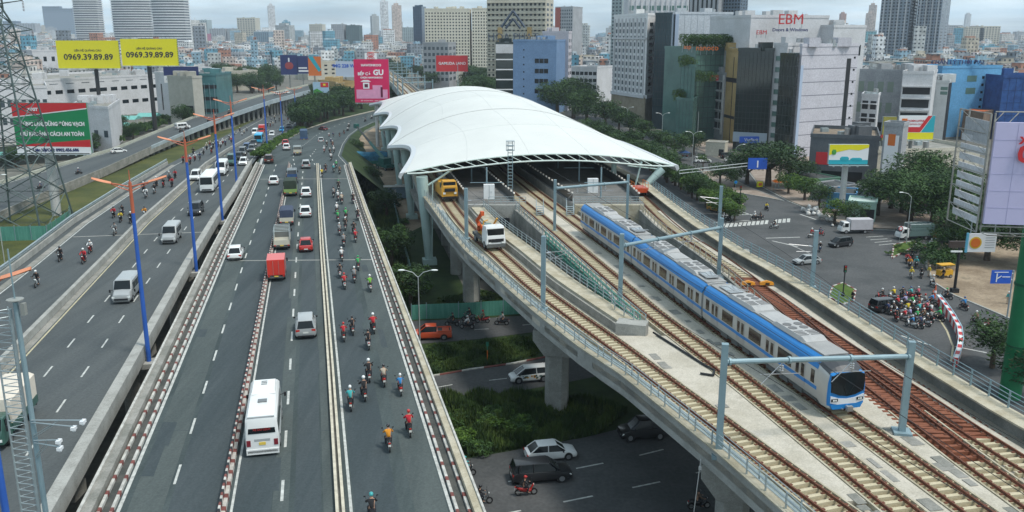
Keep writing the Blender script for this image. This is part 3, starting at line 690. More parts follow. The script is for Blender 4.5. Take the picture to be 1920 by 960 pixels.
portal(33.2,54.5,ZD+1.3,16.3,None,'steel post rising from the right parapet near the red white barrier',arm=(1,-1)) if False else None
for k in range(7):
    y=345+k*38; x=xat(CB,y)
    t=portal(x-3.4,y,ZD,18.6,(x+8,y+2,ZD,18.6),'distant railway gantry standing behind the white station roof',wid=.22); t['group']='row of gantries on the line beyond the station'
# overhead wires
for P,lab in ((CA,'leftmost track'),(CB,'second track'),(CC,'train track'),(CDc,'right-hand track')):
    b=B(); b.ptube([(p.x,p.y,ZR+5.0) for p in P if 30<p.y<135][::6],.022,4); tag(obj('contact_wire',b,blk),'thin black overhead wire above the '+lab,'wire')
# whip with small sensors hanging below the left edge of viaduct
b=B(); b.ptube([(11.9,50.6,10),(11.6,50.5,6),(11.2,50.3,.1)],.03,5)
for z in (9.4,5.6,4.6,1.0): b.box((11.9-(10-z)*.07,50.5,z),(.16,.16,.22))
tag(obj('hanging_cable',b,M('pale_grey_cable',(.5,.5,.48),.5,var=0)),'pale cable hanging from the viaduct edge above the dark road','cable')
b=B(); ps=[(14.3,62.6),(15.2,62.2),(15.5,63.2),(14.9,64.6),(13.5,68.5),(12.2,72)]; b.ptube([(x,y,ZR-.05) for x,y in ps],.09,6); tag(obj('cable_conduit',b,blk),'black corrugated hose curling across the pale slabs near the nose','hose')
# ================================================= STATION
U=Vector((-.187,.982,0)); Vv=Vector((.982,.187,0)); S0=Vector((5,141,0)); SL=143.
def SP(s,t,z): p=S0+U*s+Vv*t; return Vector((p.x,p.y,z))
stn=thing('metro_station','elevated railway station under one huge curved white membrane roof','station',(0,0,0))
memb=M('white_membrane',(.60,.61,.575),.55,var=.05,scale=.13)
NS,NT=72,40; b=B(); gr=[]
nb=4; bay=SL/nb
def edge_t(s,side):
    f=(s/bay)%1.; e=22.5-3.2*math.sin(math.pi*f)**1.0
    return e
def zroof(s,q):   # q -1..1 across
    u=s/SL; crest=17.2+5.6*math.sin(math.pi*min(1,max(0,u)))**.8
    edge=14.7+1.7*math.sin(math.pi*((s/bay)%1.))
    f=(s/bay)%1.
    ridge=.38*math.sin(math.pi*f)*(1-abs(q))**.5
    return edge+(crest-edge)*(1-abs(q)**2.15)+ridge
for i in range(NS+1):
    s=SL*i/NS; row=[]
    for j in range(NT+1):
        q=-1+2*j/NT; e=edge_t(s,0); t=q*e
        sb=s+ (1.6*(1-q*q)*(1 if i==NS else 0)) - 0
        row.append(SP(s,t,zroof(s,q)))
    gr.append(row)
vs=[p for r_ in gr for p in r_]; fs=[(i*(NT+1)+j,i*(NT+1)+j+1,(i+1)*(NT+1)+j+1,(i+1)*(NT+1)+j) for i in range(NS) for j in range(NT)]
b.add(vs,fs); n0=len(vs); b.add([v-Vector((0,0,.12)) for v in vs],[f[::-1] for f in fs])
ro=obj('membrane_roof',b,memb,stn,smooth=False,fixn=False)
ro.data.polygons.foreach_set('use_smooth',[True]*len(ro.data.polygons))
seam=M('grey_roof_seam',(.45,.46,.45),.7,var=.05)
b=B()
for k in range(1,nb):
    s=bay*k; b.ptube([SP(s,q*edge_t(s,0),zroof(s,q)+.02) for q in [-1+2*j/30 for j in range(31)]],.10,5)
for q in (-.55,-.1,.35,.75): b.ptube([SP(s,q*edge_t(s,0),zroof(s,q)+.0) for s in [SL*j/72 for j in range(73)]],.024,4)
for k in range(nb): 
    s=bay*(k+.5); b.ptube([SP(s,q*edge_t(s,0),zroof(s,q)+.0) for q in [-1+2*j/30 for j in range(31)]],.03,4)
obj('roof_seam',b,seam,stn)
fasc=M('fascia_white_aluminium',(.55,.57,.58),.35,.2,var=.05)
for side in (-1,1):
    b=B(); secs=[]
    for j in range(121):
        s=SL*j/120; e=edge_t(s,0); z=zroof(s,1)
        secs.append([SP(s,side*(e-.25),z+.12),SP(s,side*(e+.55),z+.02),SP(s,side*(e+.75),z-.55),SP(s,side*(e+.35),z-.95),SP(s,side*(e+.15),z-.5)])
    b.loft(secs); obj('edge_fascia',b,fasc,stn,smooth=True)
# front/back trusses
def truss(s,nm='front_truss'):
    b=B(); T=[-21.9+43.8*j/24 for j in range(25)]
    def zz(t): return 14.6+2.35*(1-(t/22)**2)
    up=[SP(s-.25,t,zz(t)+.25) for t in T]; lo=[SP(s-1.0,t,zz(t)-.72+ .9*abs(t/22)**6) for t in T]
    b.ptube(up,.13,8); b.ptube(lo,.13,8)
    for j in range(1,24,1): b.tube(up[j],lo[j+(1 if j<24 else 0)],.06,n=6)
    obj(nm,b,M('white_green_steel',(.60,.68,.63),.4,.1,var=.05),stn)
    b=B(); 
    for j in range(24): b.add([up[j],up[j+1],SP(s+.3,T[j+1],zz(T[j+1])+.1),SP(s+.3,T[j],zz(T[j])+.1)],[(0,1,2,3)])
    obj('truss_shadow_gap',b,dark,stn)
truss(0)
for k in range(1,nb+1):
    b=B(); s=bay*k; T=[-21+42*j/20 for j in range(21)]
    b.ptube([SP(s,t,zroof(min(s,SL-.1),t/22)-.7) for t in T],.22,8); obj('roof_arch',b,teal_s,stn)
# columns: left row to the ground, right row onto deck edge
for k in range(nb+1):
    s=bay*k+(-.6 if k==0 else 0)
    b=B(); top=SP(s,-19.6,14.2); bot=SP(s,-18.7,0); b.tube(bot,top,.62,.92,n=16); b.box((bot.x,bot.y,.45),(2.2,2.0,.9),.2); obj('roof_column',b,teal_s,stn,smooth=False)
    b=B(); b.tube(SP(s,-19.6,12.2),SP(s+.0,-14.5,zroof(max(.1,s),.65)-.9),.2,.16,n=8); b.tube(SP(s-.9,-18.4,0),SP(s-.9,-18.0,13.5),.10,n=8); obj('strut',b,teal_s,stn)
    b=B(); top=SP(s,20.0,14.3); bot=SP(s,16.8,ZD+.6); b.tube(bot,top,.42,.75,n=14); obj('roof_column',b,teal_s,stn)
    b=B(); b.tube(SP(s,15.2,ZD),SP(s,16.4,15.6),.16,n=8); b.tube(SP(s,14,15.0),SP(s,20,14.2),.12,n=6); b.tube(SP(s+6,13.6,ZD),SP(s+6,13.6,16),.45,n=12); obj('strut',b,teal_s,stn)
# platforms
plat=M2('dark_platform_paving',(.12,.12,.11),(.17,.165,.155),.3)
for nm,fl,frn in (('p1',xA(1.65),xB(-1.65)),('p2',xC(1.65),xD(-1.65))):
    b=B(); r=ribY(fl,frn,126,285,ZD,4); r.wall(b,0,1,.02,1.35); obj('platform',b,conc,stn)
    b=B(); r.strip(b,0,1,1.36); obj('platform_floor',b,plat,stn)
    b=B(); 
    b.bb(fl(126)+.25,frn(126)-.2,125.0,126,ZD-2.2,ZD+1.35); obj('platform_end_wall',b,conc_y if nm=='p2' else conc,stn)
    b=B(); b.bb(lerp(fl(126),frn(126),.5),lerp(fl(126),frn(126),.8),124.9,125.05,ZD-2.1,ZD-.5); obj('end_wall_opening',b,blk,stn)
    for f1,f2 in ((.45,.55),(-.55,-.45)):
     b=B(); ff=(fl if f1>0 else frn); r=ribY(lambda y:ff(y)+f1,lambda y:ff(y)+f2,128,284,ZD,4); r.wall(b,0,1,1.36,2.5)
     obj('platform_gate',b,M('dark_gate_glass',(.05,.055,.055),.3,var=.1),stn)
    for k in range(24):
        y=128+k*1.95
        for f in (fl(y)+.5,frn(y)-.5): b=B(); b.box((f,y,ZD+2.62),(.22,.45,.22),.19); obj('gate_head',b,M('gate_head_white',(.72,.66,.58),.5,var=.3,scale=2),stn)
    for k in range(9):
        y=131+k*15; x=(fl(y)+frn(y))/2; b=B(); b.tube((x,y,ZD+1.3),(x,y,16.5),.12,n=8); b.tube((x-2.5,y,14.2),(x+2.5,y,14.2),.05,n=5); obj('lamp_post',b,steel_b,stn)
# concourse below: beams, rear dark slab
b=B(); secs=[]
for y in (138,285): secs.append([(xat(CA,y)-3,y,6.2),(xat(CDc,y)+2,y,6.2),(xat(CDc,y)+2,y,5.6),(xat(CA,y)-3,y,5.6)])
b.loft(secs); obj('concourse_floor',b,conc_d,stn)
b=B()
for k in range(5):
    for off in (0,1.4,2.8): 
        p=SP(6+k*26+off*0,-14.5,0); b.box((p.x+off,p.y,2.9),(.8,.8,5.8),.2)
obj('concourse_column',b,conc,stn)
# long side walls/ steel beam along left
b=B(); b.tube(SP(-4,-15.6,6.5),SP(120,-15.6,6.5),.35,n=6); obj('edge_beam',b,teal_s,stn)
# lightning rods / mast on roof
b=B(); p=SP(98,-1.,zroof(98,0)); b.tube(p,p+Vector((0,0,6.2)),.06,n=6); tag(obj('lightning_rod',b,steel_b),'single thin mast standing on top of the white roof','mast')
t=thing('ladder_mast','tall ladder mast with small cage rising through the front edge of the roof','mast',SP(-6,-6.5,ZD+1.35))
b=B()
for dx in (-.35,.35):
    for dy in (-.3,.3): b.tube((dx,dy,0),(dx,dy,8.2),.05,n=6)
for k in range(16): b.tube((-.35,-.3,.4+k*.5),(.35,-.3,.4+k*.5),.025,n=4); b.tube((-.35,.3,.4+k*.5),(.35,.3,.4+k*.5),.025,n=4)
obj('ladder_frame',b,steel_b,t); b=B(); 
for z in (6.8,7.5,8.2): b.box((0,0,z),(1.3,1.1,.06))
for dx in (-.6,.6): 
    for dy in (-.5,.5): b.tube((dx,dy,6.8),(dx,dy,8.2),.035,n=4)
obj('cage',b,steel,t)
# white cabinets at the platform ends, stairs and small railings
for (px,py,lab) in ((917,374,'white equipment cabinet at the end of the left platform'),(1111,362,'white equipment cabinet at the end of the right platform')):
    p=W(px,py,ZD+1.36); t=thing('equipment_cabinet',lab,'cabinet',p,.1); b=B(); b.bb(-.8,.8,-.35,.35,.1,2.3); o=obj('housing',b,M('cabinet_white',(.7,.71,.7),.5,var=.05),t)
    b=B(); b.bb(-.04,.04,-.365,-.352,.2,2.2); b.bb(.25,.32,-.39,-.352,1.0,1.3); obj('door_seam',b,steel,t); b=B(); b.bb(-.85,.85,-.4,.4,0,.1); obj('plinth',b,conc,t)
for (x0,x1,lab) in ((-3.4,2.0,'railing across the end of the left platform'),(9.0,19.0,'railing across the end of the right platform')):
    t=thing('railing',lab,'railing'); b=B()
    for z in (.4,.75,1.1): b.tube((x0,125.6,ZD+1.36+z),(x1,125.6,ZD+1.36+z),.04,n=5)
    n=int((x1-x0)/.9)
    for k in range(n+1): b.tube((lerp(x0,x1,k/n),125.6,ZD+1.36),(lerp(x0,x1,k/n),125.6,ZD+2.46),.035,n=5)
    obj('rail_frame',b,steel,t)
for (x,y,lab) in ((4.0,122.5,'short steel stair down from the left platform end'),(8.3,122.5,'short steel stair beside the rear of the train')):
    t=thing('steel_stair',lab,'stair',(x,y,ZD)); b=B()
    for k in range(6): b.bb(-.5,.5,k*.4-.1,k*.4+.2,.2+k*.2,.26+k*.2)
    obj('tread_flight',b,steel,t); b=B()
    for s in (-.5,.5): b.tube((s,-.2,1.1),(s,2.3,2.4),.04,n=5); b.tube((s,-.2,.1),(s,-.2,1.1),.04,n=5); b.tube((s,2.3,1.2),(s,2.3,2.4),.04,n=5); b.tube((s,-.2,.1),(s,2.3,1.3),.06,n=5)
    obj('handrail',b,steel,t)
# ================================================= TRAIN
sil=M('train_silver_body',(.50,.50,.48),.42,.35,var=.05,scale=.6); blue=M('train_blue_band',(.015,.19,.50),.35,var=.05); rf=M('train_roof_grey',(.30,.30,.29),.7,var=.12,scale=.8); rfl=M('roof_unit_grey',(.38,.38,.37),.6,var=.1)
und=M('underframe_grey',(.10,.105,.10),.8,var=.3,scale=2); dgl=M('train_door_glass',(.015,.02,.022),.1,var=0,spec=.7)
tr=thing('metro_train','blue and silver three-car metro train rolling toward the camera','train')
HW=1.46
def side_prof(z):
    if z<2.3: return HW-.02*(2.3-z)
    return HW-.045*(z-2.3)**1.6
sec0=[(-HW+.12,.72),(-HW+.02,.95),(-HW,2.1),(-HW+.02,2.9),(-HW+.10,3.2),(-HW+.28,3.45),(-HW+.6,3.6),(-.5,3.70),(0,3.72),(.5,3.70),(HW-.6,3.6),(HW-.28,3.45),(HW-.10,3.2),(HW-.02,2.9),(HW,2.1),(HW-.02,.95),(HW-.12,.72)]
def car(p0,p1,front=False):
    """p0 = front end centre, p1 = rear end centre, local +x forward"""
    d=(p0-p1); L=d.length-.35; c=(p0+p1)/2; a=math.atan2(d.y,d.x)
    h=L/2; xf=h-(1.35 if front else 0)
    b=B()
    secs=[[(-h,y,z) for y,z in sec0],[(xf,y,z) for y,z in sec0]]
    b.loft(secs,0); body=obj('train_car',b,[sil,blue],tr,smooth=True,loc=(c.x,c.y,ZR),rz=a)
    ch=lambda n,b,m,**k: obj(n,b,m,body,**k)
    def sb(b,xa,xb,s,i_,o_,z0,z1): b.bb(xa,xb,min(s*(HW-i_),s*(HW+o_)),max(s*(HW-i_),s*(HW+o_)),z0,z1)
    for s in (-1,1):
        b=B(); e=.008
        for (z0,z1,nm) in ((2.93,3.46,'cantrail'),(1.36,1.62,'waist')):
            if nm=='cantrail':
                pr=[(HW-.03+e,2.86),(HW-.005+e,2.9),(HW-.09+e,3.2),(HW-.26+e,3.47),(HW-.5,3.66),(HW-.6,3.50)]
                b.loft([[(-h-.0,s*y,z) for y,z in pr],[(xf+.02,s*y,z) for y,z in pr]])
            else: sb(b,-h,xf+.02,s,.05,-.008,z0,z1)
        ch('blue_stripe',b,blue)
        # doors x4, windows
        dx=[-h*.74,-h*.25,h*.25,h*.74]
        if front: dx=[-h*.76,-h*.28,h*.2,h*.64]
        for x in dx:
            b=B(); sb(b,x-.68,x+.68,s,.03,.012,.98,2.78); o=ch('door',b,M('door_silver',(.42,.42,.41),.4,.4,var=.05))
            b=B()
            for q in (-.34,.34): sb(b,x+q-.2,x+q+.2,s,.03,.022,1.68,2.6)
            ch('door_window',b,dgl)
            b=B(); sb(b,x-.68,x+.68,s,.03,.02,1.36,1.62); ch('blue_stripe',b,blue)
        wx=[(dx[k]+dx[k+1])/2 for k in range(3)]
        for x in wx: b=B(); sb(b,x-.95,x+.95,s,.03,.014,1.72,2.66); ch('window',b,dgl)
        for x in ((-h+.9,.32),)+(((xf-.55,.22),) if front else ((h-.9,.32),)):
            b=B(); sb(b,x[0]-x[1],x[0]+x[1],s,.03,.014,1.72,2.66); ch('window',b,dgl)
    # roof
    b=B(); b.bb(-h+.2,xf-.2,-.92,.92,3.62,3.78); ch('roof_panel',b,rf)
    for cx in ((-h*.42,h*.46) if not front else (-h*.42,h*.34)):
        b=B(); pr=[(-1.0,3.72),(-.85,4.02),(.85,4.02),(1.0,3.72)]; b.loft([[(cx-2.2,y,z) for y,z in [( -.95,3.72),(-.8,3.85),(.8,3.85),(.95,3.72)]],[(cx-1.7,y,z) for y,z in pr],[(cx+1.9,y,z) for y,z in pr],[(cx+2.4,y,z) for y,z in [( -.95,3.72),(-.8,3.8),(.8,3.8),(.95,3.72)]]]); un=ch('air_conditioner',b,rfl)
        b=B()
        for q in (-.45,.45):
            b.tube((cx-.9,q,4.0),(cx-.9,q,4.05),.33,n=14); b.tube((cx-.1,q,4.0),(cx-.1,q,4.05),.33,n=14)
            for j in range(4): b.bb(cx+.6+j*.28,cx+.72+j*.28,q-.35,q+.35,4.01,4.045)
        ch('fan_grille',b,M('grille_dark_grey',(.14,.14,.14),.6,var=0))
    for cx in ((-h*.02,h*.02),):
        b=B(); b.bb(-1.1,1.1,-.8,.8,3.72,3.86); ch('roof_box',b,rfl)
    # underframe, bogies
    b=B(); b.bb(-h+.3,xf-.2,-1.22,1.22,.42,.78)
    for k in range(7): x=-h+3.9+k*(2*h-7.8)/6; b.bb(x-.6,x+.55,-1.28,1.28,.28,.72)
    ch('underframe',b,und)
    for x in (-h+2.6,h-2.9):
        b=B(); b.bb(x-1.5,x+1.5,-1.05,1.05,.3,.62); ch('bogie',b,und)
        for q in (-1.05,1.05):
            for s in (-1,1): b=B(); b.tube((x+q,s*.68,.43),(x+q,s*.84,.43),.43,n=18); ch('wheel',b,rail_t)
    if front:
        # sloping cab nose
        def sec(x,k,zt,w): 
            out=[]
            for y,z in sec0: out.append((x,y*w,.62+(z-.72)*zt if z>.8 else .5))
            return out
        b=B(); b.loft([[(xf,y,z) for y,z in sec0],sec(xf+.5,0,.985,.985),sec(xf+1.0,0,.93,.94),sec(xf+1.3,0,.84,.86)]); ch('cab_shell',b,sil,smooth=True)
        b=B(); tp=[(y,z) for y,z in sec0 if z>3.0]; b.loft([[(xf-.5,y*1.005,z+.015) for y,z in tp],[(x[0],x[1],x[2]) for x in [(xf+.0,y*1.01,z+.02) for y,z in tp]],[(xf+.5,y*.995,(.62+(z-.72)*.985)+.02) for y,z in tp],[(xf+1.0,y*.95,(.62+(z-.72)*.93)+.02) for y,z in tp],[(xf+1.32,y*.87,(.62+(z-.72)*.84)+.02) for y,z in tp]],0,False,False); ch('cab_dome',b,M('cab_dark_roof',(.05,.055,.06),.45,var=.1))
        # blue mask
        b=B(); P=[(-1.38,.75),(-1.42,1.3),(-1.40,2.3),(-1.28,2.95),(-1.0,3.12),(1.0,3.12),(1.28,2.95),(1.40,2.3),(1.42,1.3),(1.38,.75)]
        b.loft([[(xf+1.12,y*.95,z) for y,z in P],[(xf+1.22,y*.985,z*.99) for y,z in P],[(xf+1.40,y*.92,z*.96+.03) for y,z in P]]); ch('blue_front_mask',b,blue,smooth=True)
        b=B(); P=[(-1.26,1.72),(-1.30,2.4),(-1.24,2.86),(-.8,3.04),(.8,3.04),(1.24,2.86),(1.30,2.4),(1.26,1.72),(.6,1.46),(0,1.38),(-.6,1.46)]
        b.loft([[(xf+1.15,y,z) for y,z in P],[(xf+1.40,y*.985,z) for y,z in P],[(xf+1.47,y*.93,z) for y,z in P]]); ch('windscreen',b,glass_d)
        b=B(); P=[(-1.27,1.46),(-.6,1.24),(0,1.18),(.6,1.24),(1.27,1.46),(1.26,.95),(.7,.82),(-.7,.82),(-1.26,.95)]
        b.loft([[(xf+1.2,y,z) for y,z in P],[(xf+1.45,y*.98,z) for y,z in P]]); ch('lower_panel',b,M('panel_white',(.62,.64,.66),.4,var=.03))
        b=B(); P=[(-1.27,.82),(1.27,.82),(1.1,.48),(-1.1,.48)]; b.loft([[(xf+1.0,y,z) for y,z in P],[(xf+1.46,y*.95,z) for y,z in P]]); ch('front_skirt',b,blue)
        for s in (-1,1):
            b=B(); b.bb(xf+1.40,xf+1.49,s*.95-.24,s*.95+.24,1.06,1.24); ch('headlight_housing',b,blk)
            b=B(); b.tube((xf+1.45,s*1.02,1.15),(xf+1.51,s*1.02,1.15),.07,n=10); b.tube((xf+1.45,s*.86,1.15),(xf+1.51,s*.86,1.15),.06,n=10); ch('headlight',b,lampw)
            b=B(); b.ptube([(xf+1.48,s*.1,1.5),(xf+1.5,s*.35,2.1)],.018,4); ch('wiper',b,blk)
        b=B(); b.tube((xf+1.3,0,.62),(xf+1.85,0,.62),.13,n=10); b.box((xf+1.8,0,.62),(.22,.42,.36)); b.tube((xf+1.2,-.35,.5),(xf+1.6,-.35,.5),.06,n=8); b.tube((xf+1.2,.35,.5),(xf+1.6,.35,.5),.06,n=8); ch('coupler',b,chrome)
    else:
        b=B(); b.bb(h,h+.35,-1.2,1.2,.9,3.45); ch('gangway',b,und)
        b=B(); cx=h-2.1                          # folded pantograph near the leading end
        for s in (-.55,.55): b.tube((cx-.9,s,3.95),(cx+.2,s*.6,4.15),.035,n=5); b.tube((cx+.2,s*.6,4.15),(cx+1.2,s*.5,4.05),.035,n=5); b.tube((cx-.9,s,3.75),(cx-.9,s,3.98),.07,n=6); b.tube((cx+.9,s,3.75),(cx+.9,s,3.98),.07,n=6)
        for q in (1.0,1.35): b.tube((cx+q,-.85,4.1),(cx+q,.85,4.1),.03,n=5)
        b.bb(cx-1.1,cx+1.1,-.6,.6,3.9,3.95); ch('pantograph',b,chrome)
    if front:
        cx=-h+2.2; b=B()
        for s in (-.55,.55): b.tube((cx-.9,s,3.95),(cx+.2,s*.6,4.15),.035,n=5); b.tube((cx+.2,s*.6,4.15),(cx+1.2,s*.5,4.05),.035,n=5)
        for q in (1.0,1.35): b.tube((cx+q,-.85,4.1),(cx+q,.85,4.1),.03,n=5)
        b.bb(cx-1.1,cx+1.1,-.6,.6,3.85,3.9); ch('pantograph',b,chrome)
    return body
def PC(y): return Vector((xat(CC,y),y,0))
car(PC(54.9),PC(74.2),True); car(PC(74.2),PC(93.0)); car(PC(93.0),PC(111.8))
# ================================================= VEHICLES
PAINT={}
def paint(n,c,metal=0.,rough=.35):
    return M('car_paint_'+n,c,rough,metal,var=.03,scale=.5,spec=.5,coat=.4)
PW=paint('white',(.72,.73,.71)); PS=paint('silver',(.42,.43,.42),.4); PG=paint('grey',(.14,.15,.15),.3); PK=paint('black',(.015,.016,.018)); PR=paint('red',(.42,.02,.015)); PBr=paint('dark_brown',(.07,.03,.02)); PM=paint('maroon',(.14,.02,.025)); PBl=paint('blue',(.03,.08,.20)); PY=paint('yellow',(.62,.30,.02)); PN=paint('navy',(.04,.065,.12)); PC_=paint('cream',(.55,.52,.42)); PCy=paint('cyan',(.03,.33,.55)); PGn=paint('green',(.22,.34,.10)); POr=paint('orange_red',(.52,.07,.02)); PT=paint('teal_grey',(.13,.20,.19)); PDG=paint('deep_green',(.03,.09,.07))
def wheel_me(r=.32,w=.2):
    b=B(); b.tube((0,-w/2,0),(0,w/2,0),r,n=18); me=b.mesh('tyre',dark)
    c=B(); c.tube((0,-w/2-.012,0),(0,w/2+.012,0),r*.62,n=12); c.tube((0,-w/2-.02,0),(0,w/2+.02,0),r*.18,n=8); return me,c.mesh('rim',M('alloy_rim',(.30,.31,.32),.4,.6,var=0))
def wheels(t,xs,y,r=.32,w=.2,nm='wheel'):
    me,rm=wheel_me(r,w)
    for x in xs:
        for s in (-1,1):
            o=bpy.data.objects.new(nm,me); COL.objects.link(o); o.parent=t; o.location=(x,s*(y-w/2+.015),r)
            q=bpy.data.objects.new('rim',rm); COL.objects.link(q); q.parent=o
def ccurve(kind):
    # (x, halfwidth, zbottom, ztop) normalised to length 1: body stations
    if kind=='sedan': return [(-.5,.78,.30,.60),(-.485,.90,.22,.82),(-.40,.98,.2,.93),(-.25,1,.2,.92),(.10,1,.2,.90),(.22,1,.2,.88),(.40,.97,.2,.76),(.475,.88,.22,.66),(.5,.72,.28,.52)],(-.43,.27,-.27,.10,.55)
    if kind=='suv': return [(-.5,.86,.36,.70),(-.49,.95,.28,1.0),(-.42,1,.26,1.08),(-.2,1,.26,1.06),(.15,1,.26,1.03),(.26,1,.26,1.0),(.42,.97,.26,.90),(.485,.90,.28,.78),(.5,.8,.32,.62)],(-.49,.29,-.44,.12,.60)
    if kind=='mpv': return [(-.5,.86,.34,.66),(-.49,.95,.26,.96),(-.42,1,.24,1.02),(-.2,1,.24,1.0),(.15,1,.24,.97),(.30,1,.24,.92),(.43,.96,.24,.80),(.485,.88,.26,.68),(.5,.78,.3,.54)],(-.49,.36,-.43,.14,.62)
def car_proto(kind,L,Wd,H,label,glass=glass_d):
    st,(g0,g1,r0,r1,ft)=ccurve(kind); t=thing('parked_car' if 0 else 'car',label,'car'); h=Wd/2
    hz=H/(1.48 if kind=='sedan' else 1.72 if kind=='suv' else 1.66)
    b=B(); secs=[]
    for x,w,zb,zt in st:
        w*=h; zb*=hz; zt*=hz; X=x*L
        secs.append([(X,-w*.88,zb),(X,-w,zb+.14),(X,-w,lerp(zb,zt,.62)),(X,-w*.94,zt-.04),(X,-w*.8,zt),(X,w*.8,zt),(X,w*.94,zt-.04),(X,w,lerp(zb,zt,.62)),(X,w,zb+.14),(X,w*.88,zb)])
    b.loft(secs); obj('body',b,PW,t,smooth=True)
    zb0=st[3][3]*hz-.03; zt=H-.05
    gb=[(g0*L,.83*h),(g0*L+.05,.90*h),(g1*L-.35,.90*h),(g1*L,.78*h)]
    b=B(); lowr=[(g0*L,-.84*h,zb0),(g1*L-.25,-.90*h,zb0-.02),(g1*L,-.72*h,zb0-.03),(g1*L,.72*h,zb0-.03),(g1*L-.25,.90*h,zb0-.02),(g0*L,.84*h,zb0)]
    upr=[(r0*L,-.68*h,zt),(r1*L-.12,-.70*h,zt),(r1*L,-.60*h,zt-.01),(r1*L,.60*h,zt-.01),(r1*L-.12,.70*h,zt),(r0*L,.68*h,zt)]
    b.loft([lowr,upr]); obj('glasshouse',b,glass,t)
    b=B(); b.loft([[(x-.03*(1 if x<0 else -1),y*1.03,z-.02) for x,y,z in upr],[(x*1.0,y,z+.03) for x,y,z in upr],[(x*.93+(r0+r1)*.5*L*.07,y*.86,z+.06) for x,y,z in upr]]); obj('roof',b,PW,t,smooth=True)
    b=B()
    for s in (-1,1):
        for (k,f) in ((0,0),(1,1)):
            a=lowr[0] if k==0 else lowr[2]; c=upr[0] if k==0 else upr[2]; a=(a[0],s*abs(a[1]),a[2]); c=(c[0],s*abs(c[1]),c[2]); b.tube(a,c,.055,n=5)
        xm=lerp(r0*L,r1*L,.52); b.tube((xm-.03,s*.905*h,zb0),(xm,s*.70*h,zt),.045,n=4)
        if kind!='sedan': xm=lerp(r0*L,r1*L,.12); b.tube((xm-.1,s*.895*h,zb0),(xm,s*.70*h,zt),.10,n=4)
    obj('pillars',b,PW,t)
    r=.32 if kind=='sedan' else .36
    b=B()
    for x in (-.31*L,.31*L):
        for s in (-1,1): b.tube((x,s*h*.9,r),(x,s*(h+.004),r),r+.07,n=18)
    obj('wheel_arch',b,blk,t)['kind']='stuff'
    wheels(t,(-.31*L,.31*L),h,r)
    zt1=st[-3][3]*hz; zl=st[1][3]*hz
    for s in (-1,1):
        b=B(); b.loft([[(L*.47,s*h*.62,zt1-.20),(L*.49,s*h*.60,zt1-.32),(L*.455,s*h*.93,zt1-.30),(L*.43,s*h*.95,zt1-.17)],[(L*.482,s*h*.60,zt1-.17),(L*.505,s*h*.60,zt1-.30),(L*.475,s*h*.96,zt1-.28),(L*.45,s*h*.97,zt1-.15)]]); obj('headlight',b,lampw,t)
        b=B(); b.box((-L*.487,s*h*.74,zl-.16),(.10,h*.36,.20)); obj('tail_light',b,lampr,t)
        b=B(); b.box((g1*L-.30,s*(h+.07),zb0+.04),(.10,.2,.14)); obj('mirror',b,blk,t)
    b=B(); b.box((L*.497,0,.34*hz+.12),(.05,Wd*.62,.20)); obj('grille',b,blk,t)
    b=B(); b.box((-L*.502,0,zl-.36),(.03,.48,.13)); obj('number_plate',b,plate,t)
    b=B(); b.box((-L*.498,0,.30*hz+.03),(.06,Wd*.8,.13)); obj('bumper_trim',b,blk,t)
    return t
def recol(p): return {'body':{0:p},'roof':{0:p},'pillars':{0:p},'cab':{0:p}}
